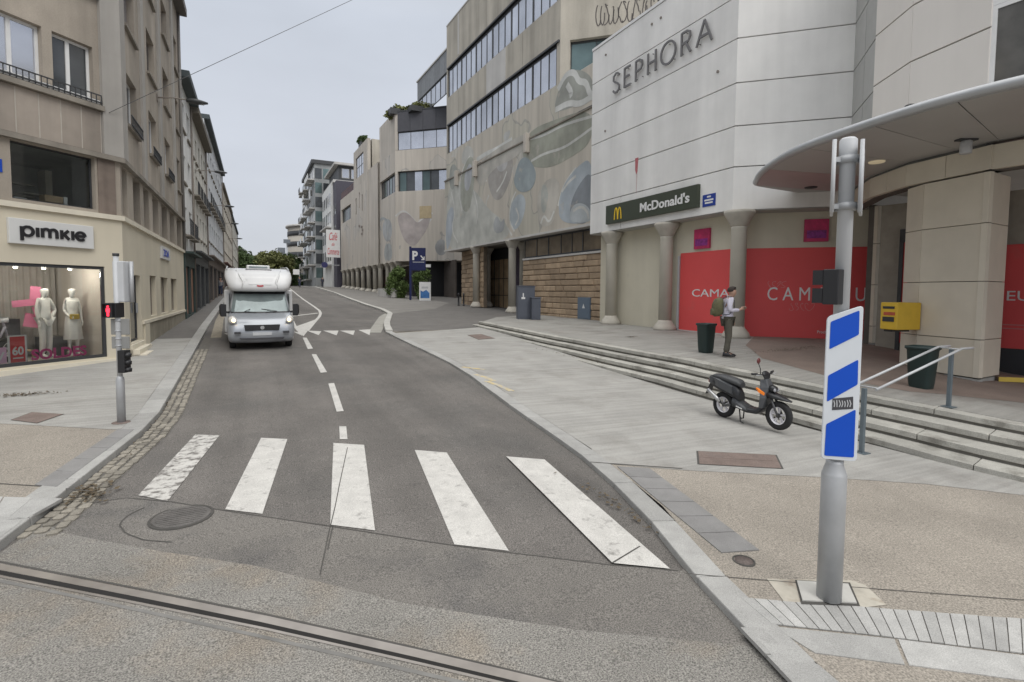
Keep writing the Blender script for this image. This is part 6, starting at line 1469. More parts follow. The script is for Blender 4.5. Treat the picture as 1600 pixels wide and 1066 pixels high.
# grille, badge, bumper
FWl = Wall((0, 0), 90, 1)
g = MB().wprism(FWl, [(-.50, .66), (.50, .66), (.53, .84), (-.53, .84)], -.12, .012).build('grille', black, van)
for k in range(4): MB().wbox(FWl, -.49, .49, .69+k*.035, .70+k*.035, .012, .018).build('grille_bar', mat('dark_grey_bar', (.06, .06, .065), .4), g)
mb = MB(); mb.wprism(FWl, [(.062*math.cos(t*.3927), .755+.062*math.sin(t*.3927)) for t in range(16)], .012, .035); mb.build('round_badge', mat('chrome', (.6, .61, .63), .2, metal=.8), g)
MB().wbox(FWl, -.28, .28, .50, .60, -.08, .014).build('number_plate', grey_paint, van)
MB().wprism(FWl, [(-.62, .36), (.62, .36), (.66, .42), (-.66, .42)], -.12, .012).build('lower_intake', mat('dark_trim', (.05, .05, .055), .5), van)
lampw = mat('lit_headlight_core', (1, .78, .5), .3, var=0, emit=2.5); lens = mat('headlight_lens', (.62, .6, .56), .08, var=.1, coat=1)
for sx in (-1, 1):
    R_ = []
    for (x, y, z, r) in ((.80, .16, 1.0, .05), (.83, .20, .98, .115), (.86, .30, .99, .13), (.88, .45, 1.02, .10)): R_.append([(sx*x+r*.95*math.cos(a), y+.12*(abs(x+r*math.cos(a)*sx*sx)-.8)*2, z+r*1.05*math.sin(a)) for a in [2*math.pi*k/12 for k in range(12)]])
    h = MB().loft(R_).build('headlight', lens, van)
    MB().ball((sx*.82, .135, .985), .062, sc=(1, .5, 1)).build('lit_bulb', lampw, h)
    MB().wbox(FWl, sx*.72-.09, sx*.72+.09, .56, .625, -.1, .005).build('fog_recess', mat('dark_trim', (.05, .05, .055), .5), van)
    a = MB().tube([(sx*.93, 1.12, 1.18), (sx*1.05, 1.05, 1.2)], .035, 8).build('mirror_arm', black, van)
    MB().loft([[(sx*(1.03+(.0 if i == 0 else .0))+sx*dx*w_x, 1.02+dy, 1.27+dz) for dx, dz in ((0, -.22), (.8, -.22), (1, -.12), (1, .14), (.8, .2), (0, .18))] for i, (dy, w_x) in enumerate(((0, .17), (.09, .21), (.16, .14)))]).build('mirror', black, a)
def wheel(parent, x, y, z, r, w, axis='x', tm=None, rm=None, spokes=0, name='wheel'):
    tm = tm or mat('tyre', (.018, .018, .019), .85); rm = rm or mat('grey_rim', (.35, .36, .37), .4, metal=.6)
    def P(rad, off, a): 
        return (x+off, y+rad*math.cos(a), z+rad*math.sin(a)) if axis == 'x' else (x+rad*math.cos(a), y+off, z+rad*math.sin(a))
    prof = [(r*.62, -w*.42), (r*.80, -w*.5), (r*.95, -w*.46), (r, -w*.25), (r, w*.25), (r*.95, w*.46), (r*.80, w*.5), (r*.62, w*.42), (r*.62, -w*.42)]
    t = MB().loft([[P(a, b, 2*math.pi*k/28) for k in range(28)] for a, b in prof], cap=False).build('tyre' if spokes else name, tm, parent)
    pr = [(r*.625, -w*.4), (r*.56, -w*.38), (r*.54, 0), (r*.56, w*.38), (r*.625, w*.4), (r*.625, -w*.4)]
    rim = MB().loft([[P(a, b, 2*math.pi*k/28) for k in range(28)] for a, b in pr], cap=False).build('rim', rm, t)
    if not spokes:
        MB().loft([[P(r*.56, o, 2*math.pi*k/20) for k in range(20)] for o in (-w*.2, w*.2)]).build('disc', rm, rim) if False else MB().loft([[P(q, o, 2*math.pi*k/20) for k in range(20)] for q, o in ((r*.56, -w*.3), (r*.2, -w*.15), (r*.2, w*.15), (r*.56, w*.3))], cap=False).build('disc', rm, rim)
    else:
        for s in range(spokes):
            a = 2*math.pi*s/spokes+.3; mb = MB()
            for sgn in (-.13, .13):
                mb.loft([[P(r*.08, o, a+sgn*1.6+d) for o, d in ((-w*.16, -.2), (w*.16, -.2), (w*.16, .2), (-w*.16, .2))], [P(r*.58, o, a+sgn+d) for o, d in ((-w*.2, -.05), (w*.2, -.05), (w*.2, .05), (-w*.2, .05))]], smooth=False)
            mb.build('spoke', rm, rim)
        MB().loft([[P(r*.16, o, 2*math.pi*k/14) for k in range(14)] for o in (-w*.32, w*.32)]).build('hub', mat('dark_hub', (.06, .06, .06), .5), rim)
    return t
for x, y in ((-.86, .95), (.86, .95), (-.9, 4.9), (.9, 4.9)): wheel(van, x, y, .33, .33, .21)
MB().box(-.9, .9, .5, 6.4, .25, .45).build('chassis', black, van)
vy = 18.05; place(van, (.30, vy, G(.30, vy)), R(1.5), math.atan(.033), .97)

# ================================================================== SCOOTER
sc = empty('scooter', (0, 0, 0), 'black scooter with white five spoke wheels parked before the steps', 'scooter')
blk = mat('scooter_black_plastic', (.022, .023, .026), .38, var=.1, scale=6); gry = mat('scooter_dark_grey', (.07, .074, .08), .35, var=.05); seatm = mat('scooter_seat_vinyl', (.045, .047, .05), .5)
wrim = mat('white_alloy_rim', (.74, .73, .76), .4)
def ell(cx, cy, cz, ry, rz, n=14, tilt=0, pw=.75):
    P = []
    for k in range(n):
        a = 2*math.pi*k/n; c, s_2 = math.cos(a), math.sin(a); y = math.copysign(abs(c)**pw, c)*ry; z = math.copysign(abs(s_2)**pw, s_2)*rz
        P.append((cx+z*math.sin(tilt), cy+y, cz+z*math.cos(tilt)))
    return P
wheel(sc, 0, 0, .255, .255, .11, 'y', rm=wrim, spokes=5)
fr = empty('front_assembly', (0, 0, 0)); bpy.data.objects.remove(fr)
wheel(sc, 1.22, 0, .262, .262, .115, 'y', rm=wrim, spokes=5)
MB().loft([ell(-.30, 0, .70, .06, .05, tilt=.6), ell(-.22, 0, .70, .12, .11, tilt=.3), ell(-.05, 0, .66, .15, .14), ell(.15, 0, .62, .15, .15), ell(.32, 0, .55, .12, .16), ell(.42, 0, .45, .09, .12)]).build('rear_body', blk, sc)
MB().loft([ell(-.32, 0, .78, .07, .03), ell(-.2, 0, .81, .12, .045), ell(0, 0, .80, .145, .055), ell(.2, 0, .77, .15, .06), ell(.36, 0, .74, .13, .06), ell(.43, 0, .70, .08, .05)]).build('seat', seatm, sc)
for sy in (-1, 1):
    mb = MB(); mb.loft([[(x, sy*(y), z) for x, y, z in ((-.36, .05, .70), (-.36, .05, .76), (-.30, .1, .80), (-.30, .1, .66))], [(x, sy*(y), z) for x, y, z in ((-.05, .165, .62), (-.05, .165, .76), (-.04, .13, .78), (-.04, .13, .60))], [(x, sy*(y), z) for x, y, z in ((.28, .155, .52), (.28, .155, .66), (.28, .12, .68), (.28, .12, .50))]], smooth=False); mb.build('side_panel', gry, sc)
MB().loft([ell(.30, 0, .40, .10, .12), ell(.42, 0, .30, .13, .07), ell(.60, 0, .26, .16, .055), ell(.80, 0, .27, .16, .055), ell(.90, 0, .33, .14, .06), ell(.96, 0, .42, .12, .05)]).build('floorboard', blk, sc)
mb = MB(); mb.loft([[(.90, -.19, .36), (.90, .19, .36), (.96, .15, .36), (.96, -.15, .36)], [(.93, -.21, .55), (.93, .21, .55), (1.03, .14, .56), (1.03, -.14, .56)], [(.90, -.16, .74), (.90, .16, .74), (1.05, .10, .76), (1.05, -.10, .76)], [(.86, -.10, .88), (.86, .10, .88), (.98, .07, .90), (.98, -.07, .90)]], smooth=False); mb.build('leg_shield', gry, sc, bevel=.015)
mb = MB(); mb.loft([ell(1.02, 0, .62, .14, .08, tilt=.4), ell(1.16, 0, .60, .12, .05, tilt=.2), ell(1.34, 0, .57, .08, .028, tilt=.1), ell(1.46, 0, .55, .03, .012)]); mb.build('beak_mudguard', blk, sc)
MB().loft([ell(1.03, 0, .74, .09, .07, tilt=.4), ell(1.12, 0, .72, .085, .06, tilt=.4), ell(1.16, 0, .71, .04, .03, tilt=.4)]).build('headlight_pod', blk, sc)
for sy in (-1, 1):
    MB().ball((1.15, sy*.05, .715), .036, sc=(.6, 1, 1)).build('headlight', mat('grey_lens', (.3, .3, .32), .1), sc)
    mb = MB(); mb.loft([[(1.0, sy*.145, .60), (1.0, sy*.145, .655), (1.0, sy*.11, .66), (1.0, sy*.11, .595)], [(.90, sy*.20, .66), (.90, sy*.20, .71), (.90, sy*.15, .72), (.90, sy*.15, .65)], [(.84, sy*.19, .71), (.84, sy*.19, .735), (.84, sy*.15, .735), (.84, sy*.15, .71)]], smooth=False); mb.build('indicator', mat('orange_indicator', (.85, .22, .02), .3, var=.05), sc)
    MB().tube([(1.24, sy*.075, .262), (1.16, sy*.075, .42), (1.07, sy*.06, .60)], .022, 8).build('fork_leg', mat('dark_fork', (.1, .1, .105), .4, metal=.5), sc)
MB().loft([ell(.93, 0, .90, .07, .06), ell(.95, 0, .95, .11, .06), ell(.90, 0, 1.0, .10, .04)]).build('handlebar_cowl', blk, sc)
MB().tube([(.86, -.33, 1.0), (.92, -.2, .985), (.94, 0, .97), (.92, .2, .985), (.86, .33, 1.0)], .014, 8).build('handlebar', black, sc)
for sy in (-1, 1):
    MB().tube([(.85, sy*.35, 1.002), (.885, sy*.23, .995)], .021, 10).build('grip', black, sc)
    MB().tube([(.93, sy*.33, .985), (.96, sy*.2, .98)], .007, 5).build('brake_lever', galv, sc)
MB().tube([(.92, -.17, .99), (.93, -.20, 1.10), (.90, -.22, 1.19)], .008, 6).build('mirror_stem', black, sc); MB().ball((.90, -.22, 1.24), .055, sc=(.35, 1, 1)).build('mirror', mat('mirror_back', (.12, .03, .03), .3), sc)
MB().tube([(.25, -.13, .30), (.12, -.15, .27), (-.02, -.16, .34)], .022, 8).build('exhaust_pipe', mat('dark_exhaust', (.05, .05, .05), .5), sc)
MB().tube([(.02, -.17, .33), (-.1, -.175, .42), (-.28, -.18, .53)], [.035, .045, .04], 12).build('silencer', mat('silver_silencer', (.5, .5, .5), .3, metal=.8), sc)
MB().loft([ell(.0, .06, .26, .06, .05), ell(.2, .06, .30, .07, .08), ell(.40, .02, .30, .08, .07)]).build('engine_case', mat('engine_grey', (.08, .08, .08), .5, metal=.3), sc)
MB().loft([ell(.28, 0, .36, .15, .11), ell(.5, 0, .30, .165, .05), ell(.62, 0, .27, .165, .045)]).build('belly_fairing', gry, sc)
mb = MB(); mb.wprism(Wall((0, -.168), 90, 1), [(.40, .30), (.54, .27), (.54, .29), (.40, .32)], .0, .004); mb.build('white_decal', frame_w, sc)
mb = MB(); mb.tube([(.42, .08, .25), (.36, .15, .03), (.30, .16, .015)], .013, 6); mb.build('centre_stand', black, sc)
mb = MB(); mb.tube([(.42, -.08, .25), (.50, -.15, .03), (.58, -.17, .015)], .013, 6); mb.build('centre_stand', black, sc)
MB().loft([[(-.33, -.06, .64), (-.33, .06, .64), (-.30, .06, .66), (-.30, -.06, .66)], [(-.42, -.09, .42), (-.42, .09, .42), (-.40, .09, .42), (-.40, -.09, .42)]], smooth=False).build('rear_mudguard', blk, sc)
MB().box(-.372, -.36, -.05, .05, .66, .72).build('tail_light', mat('tail_red', (.3, .01, .01), .3), sc)
fw0 = hit(1213, 677, G, OFR); rw0 = hit(1131, 652, G, OFR)
an = math.atan2(fw0.y-rw0.y, fw0.x-rw0.x); 
place(sc, (rw0.x, rw0.y, G(rw0.x, rw0.y)+OFR+.004), an+R(3), 0, min(1.02, (fw0-rw0).length/1.22) if (fw0-rw0).length > .9 else .95); sc.scale = (sc.scale[0], sc.scale[1]*1.06, sc.scale[2]*1.09)

# ================================================================== PEOPLE
def skin(name, V, E, Rd, m, parent, sub=2):
    me = bpy.data.meshes.new(name+'_cage'); me.from_pydata([tuple(v) for v in V], E, []); o = bpy.data.objects.new(name, me); COL.objects.link(o)
    me.skin_vertices or None
    md = o.modifiers.new('skin', 'SKIN'); md.use_smooth_shade = True
    lay = me.skin_vertices[0].data if me.skin_vertices else None
    if lay is None: return None
    for i, r in enumerate(Rd):
        lay[i].radius = (r, r) if not isinstance(r, tuple) else r; lay[i].use_root = (i == 0)
    s = o.modifiers.new('sub', 'SUBSURF'); s.levels = sub; s.render_levels = sub
    dg = bpy.context.evaluated_depsgraph_get(); nm = bpy.data.meshes.new_from_object(o.evaluated_get(dg)); bpy.data.objects.remove(o)
    nm.materials.clear(); nm.materials.append(m); nm.name = name
    for p in nm.polygons: p.use_smooth = True
    return link(name, nm, parent)
def skinmod(name, V, E, Rd, m, parent, sub=2):
    """skin radii need the modifier's own layer, which is made when the modifier is first added through a bmesh layer"""
    bm = bmesh.new(); lay = bm.verts.layers.skin.verify(); vs = [bm.verts.new(v) for v in V]
    for a, b in E: bm.edges.new((vs[a], vs[b]))
    for i, v in enumerate(vs):
        r = Rd[i]; v[lay].radius = (r, r) if not isinstance(r, tuple) else r; v[lay].use_root = (i == 0)
    me = bpy.data.meshes.new(name); bm.to_mesh(me); bm.free(); o = bpy.data.objects.new(name, me); COL.objects.link(o)
    md = o.modifiers.new('skin', 'SKIN'); md.use_smooth_shade = True; s = o.modifiers.new('sub', 'SUBSURF'); s.levels = sub; s.render_levels = sub
    dg = bpy.context.evaluated_depsgraph_get(); nm = bpy.data.meshes.new_from_object(o.evaluated_get(dg)); bpy.data.objects.remove(o)
    nm.materials.clear(); nm.materials.append(m); nm.name = name
    for p in nm.polygons: p.use_smooth = True
    return link(name, nm, parent)
def human(root, J, m_skin, shirt=None, trousers=None, shoes=None, hair=None, face=True, fingers=True, sub=2):
    """root faces +x; J overrides joints"""
    D = dict(pel=(0, 0, .96), sp=(0, 0, 1.12), ch=(.0, 0, 1.32), nk=(.01, 0, 1.48), jaw=(.035, 0, 1.57), sk=(.02, 0, 1.66), cr=(.01, 0, 1.71),
             shL=(0, .17, 1.42), shR=(0, -.17, 1.42), elL=(-.02, .22, 1.14), elR=(-.02, -.22, 1.14), wrL=(.03, .23, .90), wrR=(.03, -.23, .90), haL=(.05, .225, .83), haR=(.05, -.225, .83),
             hiL=(0, .09, .90), hiR=(0, -.09, .90), knL=(.02, .10, .50), knR=(.02, -.10, .50), anL=(-.01, .10, .09), anR=(-.01, -.10, .09), toL=(.15, .12, .035), toR=(.15, -.12, .035))
    D.update(J); K = list(D); ix = {k: i for i, k in enumerate(K)}
    rad = dict(pel=(.12, .13), sp=(.10, .115), ch=(.12, .15), nk=.05, jaw=.082, sk=.112, cr=.085, shL=.058, shR=.058, elL=.042, elR=.042, wrL=.027, wrR=.027, haL=.034, haR=.034, hiL=.088, hiR=.088, knL=.056, knR=.056, anL=.038, anR=.038, toL=.03, toR=.03)
    E = [('pel', 'sp'), ('sp', 'ch'), ('ch', 'nk'), ('nk', 'jaw'), ('jaw', 'sk'), ('sk', 'cr')]
    for s in 'LR': E += [('ch', 'sh'+s), ('sh'+s, 'el'+s), ('el'+s, 'wr'+s), ('wr'+s, 'ha'+s), ('pel', 'hi'+s), ('hi'+s, 'kn'+s), ('kn'+s, 'an'+s), ('an'+s, 'to'+s)]
    V = [Vector(D[k]) for k in K]; Rd = [rad[k] for k in K]; EE = [(ix[a], ix[b]) for a, b in E]
    if fingers:
        for s in 'LR':
            h, w_ = Vector(D['ha'+s]), Vector(D['wr'+s]); d = (h-w_).normalized(); side = Vector((0, 0, 1)) if abs(d.z) < .7 else Vector((1, 0, 0)); sd_ = d.cross(side).normalized(); up_v = sd_.cross(d)
            for f, ln in zip((-1.5, -.5, .5, 1.5), (.06, .075, .07, .055)):
                a = len(V); V += [h+d*.035+up_v*f*.017, h+d*(.035+ln*.5)+up_v*f*.019+sd_*.008, h+d*(.035+ln*.9)+up_v*f*.018+sd_*.028]; Rd += [.011, .0095, .008]; EE += [(ix['ha'+s], a), (a, a+1), (a+1, a+2)]
            a = len(V); V += [h+up_v*.035-d*.01, h+up_v*.052+d*.03]; Rd += [.012, .010]; EE += [(ix['ha'+s], a), (a, a+1)]
    b = skinmod('body', V, EE, Rd, m_skin, root, sub)
    def cloth(name, keys, edges, grow, m, extra=None):
        kk = {k: i for i, k in enumerate(keys)}; r_ = []
        for k in keys:
            r = rad[k]; g = grow if not isinstance(grow, dict) else grow.get(k, .015)
            r_.append((r[0]+g, r[1]+g) if isinstance(r, tuple) else r+g)
        return skinmod(name, [Vector(D[k]) for k in keys], [(kk[a], kk[c]) for a, c in edges], r_, m, root, sub)
    if shirt: cloth('shirt', ['ch', 'sp', 'pel', 'shL', 'shR', 'elL', 'elR', 'wrL', 'wrR'], [('ch', 'sp'), ('sp', 'pel'), ('ch', 'shL'), ('ch', 'shR'), ('shL', 'elL'), ('shR', 'elR'), ('elL', 'wrL'), ('elR', 'wrR')], dict(ch=.018, sp=.034, pel=.034, shL=.016, shR=.016, elL=.017, elR=.017, wrL=.014, wrR=.014), shirt)
    if trousers: cloth('trousers', ['pel', 'hiL', 'hiR', 'knL', 'knR', 'anL', 'anR'], [('pel', 'hiL'), ('pel', 'hiR'), ('hiL', 'knL'), ('hiR', 'knR'), ('knL', 'anL'), ('knR', 'anR')], dict(pel=.02, hiL=.014, hiR=.014, knL=.022, knR=.022, anL=.03, anR=.03), trousers)
    if shoes:
        for s in 'LR':
            a, t = Vector(D['an'+s]), Vector(D['to'+s]); d = (t-a); d.z = 0; d.normalize(); n = Vector((-d.y, d.x, 0)); g0 = 0
            R2 = []
            for tt, w_, hh in ((-.07, .03, .05), (-.05, .045, .125), (.03, .046, .12), (.12, .05, .07), (.19, .045, .045), (.225, .02, .03)):
                c = a+d*tt; R2.append([tuple(Vector((c.x, c.y, 0))+n*w_*math.cos(x)+Vector((0, 0, max(0, hh/2+hh/2*math.sin(x)*1.0)))) for x in [2*math.pi*k/10 for k in range(10)]])
            MB().loft(R2).build('shoe', shoes, root)
    if shirt:
        px_, sx_ = D['pel'][0], D['sp'][0]
        MB().loft([[(c0+a*math.cos(t), b*math.sin(t), z) for t in [2*math.pi*k/20 for k in range(20)]] for c0, a, b, z in ((sx_, .10, .125, 1.20), (sx_, .125, .15, 1.12), (px_, .13, .162, 1.03), (px_, .138, .17, .955), (px_, .132, .165, .945))], cap=False).build('shirt_hem', shirt, root)
        MB().loft([[(px_+a*math.cos(t), b*math.sin(t), z) for t in [2*math.pi*k/20 for k in range(20)]] for a, b, z in ((.12, .152, 1.02), (.13, .162, .95), (.125, .165, .88), (.09, .14, .82))], cap=False).build('waistband', trousers, root)
    sk, jw = Vector(D['sk']), Vector(D['jaw'])
    if hair:
        hb = MB(); c = sk+Vector((-.012, 0, .026)); R2 = []
        for j in range(9):
            th = math.pi*.62*j/8; rr = .104*math.sin(th)+.001; R2.append([(c.x+rr*1.06*math.cos(a)-(.015 if math.cos(a) > .3 and j > 5 else 0), c.y+rr*.92*math.sin(a), c.z+.098*math.cos(th)-(0 if math.cos(a) < .2 else 0)+(.05*(j/8) if math.cos(a) > .3 else 0)) for a in [2*math.pi*k/16 for k in range(16)]])
        hb.loft(R2).build('hair', hair, root)
    if face:
        f = sk.lerp(jw, .45)
        for sy in (-1, 1):
            MB().ball((f.x+.074, f.y+sy*.03, f.z+.022), .010).build('eye', mat('eye_dark', (.03, .02, .02), .3), root)
            MB().ball((f.x+.0, f.y+sy*.083, f.z+.005), .022, sc=(.7, .4, 1.2)).build('ear', m_skin, root)
        MB().loft([[(f.x+.072, f.y-.008, f.z+.02), (f.x+.072, f.y+.008, f.z+.02), (f.x+.08, f.y, f.z+.022)], [(f.x+.07, f.y-.016, f.z-.025), (f.x+.07, f.y+.016, f.z-.025), (f.x+.102, f.y, f.z-.018)]], smooth=False).build('nose', m_skin, root)
        MB().box(f.x+.066, f.x+.080, f.y-.02, f.y+.02, f.z-.052, f.z-.044).build('mouth', mat('lip', (.3, .12, .1), .5), root)
    return root
skin_m = mat('skin', (.42, .26, .19), .6, var=.06, scale=8)
sh_w = mat('lavender_white_shirt', (.56, .54, .62), .85, var=.08, scale=9, bump=.2, bscale=30); tr_g = mat('olive_grey_trousers', (.085, .078, .062), .9, var=.15, scale=7, bump=.3, bscale=30)
pr = empty('person', (0, 0, 0), 'man in a white shirt and olive grey trousers with a backpack looking at his phone', 'person')
human(pr, dict(sp=(-.01, 0, 1.12), ch=(.0, 0, 1.32), nk=(.045, 0, 1.47), jaw=(.10, 0, 1.535), sk=(.095, 0, 1.625), cr=(.09, 0, 1.675), elR=(-.01, -.21, 1.15), wrR=(.24, -.13, 1.17), haR=(.31, -.11, 1.20), elL=(.0, .21, 1.14), wrL=(.14, .20, .93), haL=(.17, .19, .86),
               knL=(.05, .08, .50), anL=(.03, .08, .09), toL=(.18, .10, .035), anR=(-.05, -.09, .09), toR=(.10, -.11, .035)), skin_m, sh_w, tr_g, mat('black_shoe', (.02, .02, .022), .5), mat('dark_hair', (.03, .02, .016), .8, var=.2, scale=20, bump=.6, bscale=90))
MB().box(.335, .40, -.135, -.07, 1.215, 1.228).build('phone', black, pr)
olive = mat('olive_camouflage_backpack', (.12, .115, .06), .9, var=.3, scale=9, dirt=(.05, .05, .035), dscale=9, dth=.5)
bp = MB().loft([ell(-.14, 0, 1.25, .13, .20, n=16, pw=.6), ell(-.22, 0, 1.24, .16, .24, n=16, pw=.6), ell(-.32, 0, 1.21, .15, .22, n=16, pw=.6), ell(-.37, 0, 1.18, .09, .13, n=16, pw=.6)]).build('backpack', olive, pr)
MB().loft([ell(-.34, 0, 1.12, .12, .10, pw=.6), ell(-.40, 0, 1.11, .10, .08, pw=.6)]).build('front_pocket', olive, bp)
for sy in (-1, 1): MB().tube([(-.14, sy*.10, 1.44), (-.02, sy*.105, 1.50), (.115, sy*.105, 1.40), (.125, sy*.12, 1.22), (.0, sy*.16, 1.06), (-.14, sy*.12, 1.04)], .018, 6, flat=.5).build('strap', mat('dark_strap', (.05, .05, .07), .8), bp)
MB().loft([[(.045+.07*math.cos(a)+dx, .065*math.sin(a), z) for a in [2*math.pi*k/14 for k in range(14)]] for z, dx in ((1.44, 0), (1.475, .005), (1.50, .012))], cap=False).build('collar', mat('dark_scarf', (.07, .07, .10), .9), pr)
pp_ = hit(1135, 557, ZP); place(pr, (pp_.x, pp_.y, ZP(pp_.x, pp_.y)+.006), -YAW-R(8), 0, 1.06)
def simple_person(px, py, zf, off, label, rz, cs, ct, k=1.0, walk=.12, group='pedestrians in the distance'):
    r = empty('person', (0, 0, 0), label, 'person'); r['group'] = group
    human(r, dict(knL=(.10, .09, .52), anL=(.16, .09, .09), toL=(.30, .1, .05), knR=(.02, -.09, .50), anR=(-.16, -.09, .11), toR=(-.02, -.1, .035), elL=(-.1, .2, 1.16), wrL=(-.1, .21, .92), haL=(-.09, .2, .85), elR=(.02, -.2, 1.14), wrR=(.14, -.2, .94), haR=(.18, -.2, .88)), skin_m, cs, ct, black, mat('dark_hair', (.03, .02, .016), .8), fingers=True, sub=1)
    q = hit(px, py, zf, off); place(r, (q.x, q.y, q.z+.004), rz, 0, k); return r
dk = mat('dark_jacket', (.035, .04, .06), .8); jn = mat('blue_jeans', (.03, .04, .075), .85); gj = mat('grey_jacket', (.20, .20, .21), .85)
simple_person(345, 462.5, G, OFL, 'pedestrian in a grey top and dark trousers walking on the far left pavement', R(-90), gj, jn, 1.0)
simple_person(468, 449, G, .06, 'tiny dark dressed pedestrian far up the street, before the balcony block', R(-90), dk, jn)
simple_person(504, 449, G, .11, 'tiny pedestrian in dark clothes walking beside the distant arcade columns', R(80), dk, dk)

# mannequins in the shop window
mq = mat('white_mannequin', (.72, .71, .69), .5, var=.02); cw1 = mat('white_knit', (.70, .69, .67), .9, var=.04)
for i, (px, py, lb) in enumerate([(72, 548, 'left white mannequin with a hand on its hip in the shop window'), (115, 546, 'right white mannequin in a dress with a yellow bag in the shop window')]):
    s, z = CW.st(px, py, -.85); q = CW.pt(s, .80, -.85); r = empty('mannequin', (0, 0, 0), lb, 'mannequin'); r['group'] = 'mannequins in the shop window'
    J = dict(elL=(-.03, .34, 1.16), wrL=(.05, .17, 1.0), haL=(.07, .14, .97)) if i == 0 else dict(wrR=(.1, -.16, 1.02), haR=(.14, -.12, 1.0))
    J.update(ch=(0, 0, 1.32), shL=(0, .15, 1.42), shR=(0, -.15, 1.42)); J.setdefault('elR', (-.02, -.2, 1.16)); J.setdefault('wrR', (.02, -.2, .93)); J.setdefault('haR', (.04, -.2, .86))
    human(r, J, mq, cw1 if i == 0 else None, cw1 if i == 0 else None, mq, None, face=False, fingers=True)
    if i == 1:
        rings = []
        for z_, a, b in ((1.42, .10, .14), (1.36, .13, .165), (1.2, .125, .15), (1.08, .11, .13), (.95, .15, .18), (.8, .17, .2), (.62, .185, .22), (.42, .2, .24), (.40, .195, .235)):
            rings.append([(a*math.cos(t)*(1+(.05*math.sin(7*t) if z_ < .9 else 0)), b*math.sin(t)*(1+(.05*math.sin(7*t) if z_ < .9 else 0)), z_) for t in [2*math.pi*k/28 for k in range(28)]])
        MB().loft(rings).build('dress', cw1, r); MB().box(.14, .20, -.14, .10, .93, 1.06).build('yellow_bag', mat('mustard_bag', (.50, .36, .08), .5), r, bevel=.015)
    place(r, tuple(q), math.atan2(CW.n[1], CW.n[0])+(.25 if i == 0 else -.1), 0, 1.0); r.scale = (.88, .84, 1.0)
    MB().lathe((q.x, q.y, .745), [(.22, 0), (.22, .04), (.2, .055)], 20).build('round_base', frame_w, r) if False else None
dz = empty('display_stool', tuple(CW.pt(-1.75, .76, -.6)), 'low wooden table with shoes beside the left mannequin', 'table')
MB().wbox(CW, -2.1, -1.75, 1.02, 1.05, -.85, -.5).build('top', card, dz)
for s in (-2.08, -1.8):
    for o in (-.83, -.54): MB().wbox(CW, s, s+.03, .75, 1.02, o, o+.03).build('leg', card, dz)
# vintage moped shape in the window
mo = empty('display_moped', (0, 0, 0), 'lilac grey vintage moped standing at the left of the shop window', 'moped')
ll = mat('lilac_paint', (.33, .32, .38), .4)
for x in (0, 1.0): 
    t = wheel(mo, x, 0, .30, .30, .06, 'y', rm=wrim, spokes=5)
MB().tube([(0, 0, .3), (.25, 0, .62), (.8, 0, .62), (.9, 0, .85)], .03, 8).build('frame', ll, mo); MB().tube([(1.0, 0, .3), (.88, 0, .9), (.84, 0, 1.05)], .025, 8).build('fork', ll, mo)
MB().tube([(.78, -.3, 1.08), (.84, 0, 1.06), (.78, .3, 1.08)], .014, 6).build('handlebar', galv, mo); MB().loft([ell(.1, 0, .78, .06, .03), ell(.25, 0, .80, .11, .04), ell(.42, 0, .77, .05, .03)]).build('saddle', card, mo)
MB().loft([ell(.3, 0, .55, .04, .05), ell(.5, 0, .58, .07, .09), ell(.75, 0, .62, .05, .06)]).build('tank', ll, mo); MB().loft([ell(.8, 0, 1.0, .05, .05), ell(.95, 0, 1.0, .06, .06)]).build('headlamp', wrim, mo)
q = CW.pt(-2.9, .75, -1.0); place(mo, tuple(q), math.atan2(CW.t[1], CW.t[0])+.1)

# ================================================================== SMALL STREET THINGS
bin_m = mat('dark_green_bin', (.015, .032, .03), .5, var=.06)
def bin_(px, py, wpx, hpx, zf, label):
    q = hit(px, py, zf); d = math.hypot(q.x, q.y)*math.cos(math.atan2(q.x, q.y)-YAW)/800; w_, h = wpx*d, hpx*d; r = empty('litter_bin', tuple(q), label, 'bin', group='dark litter bins on the platform')
    def sq(s, z, c=.25): 
        P = []
        for k in range(16):
            a = 2*math.pi*k/16+.39; x = math.copysign(abs(math.cos(a))**.45, math.cos(a)); y = math.copysign(abs(math.sin(a))**.45, math.sin(a)); P.append((q.x+x*s, q.y+y*s, q.z+z))
        return P
    MB().loft([sq(w_*.33, 0), sq(w_*.36, h*.12), sq(w_*.44, h*.9), sq(w_*.47, h*.93), sq(w_*.5, h*.94), sq(w_*.5, h), sq(w_*.46, h), sq(w_*.40, h*.8)], cap=False).build('body', bin_m, r)
    MB().loft([sq(w_*.41, h*.8), sq(w_*.41, h*.81)]).build('rubbish_bag', black, r)
    for k in range(8):
        a = 2*math.pi*k/8; 
    MB().loft([sq(w_*.30, .0), sq(w_*.30, .03)]).build('foot', black, r)
bin_(1102.5, 551, 26, 46, ZP, 'dark green plastic bin beside the standing man')
bin_(1439, 606, 40, 66, ZP, 'dark ribbed bin in front of the big tiled pillar')
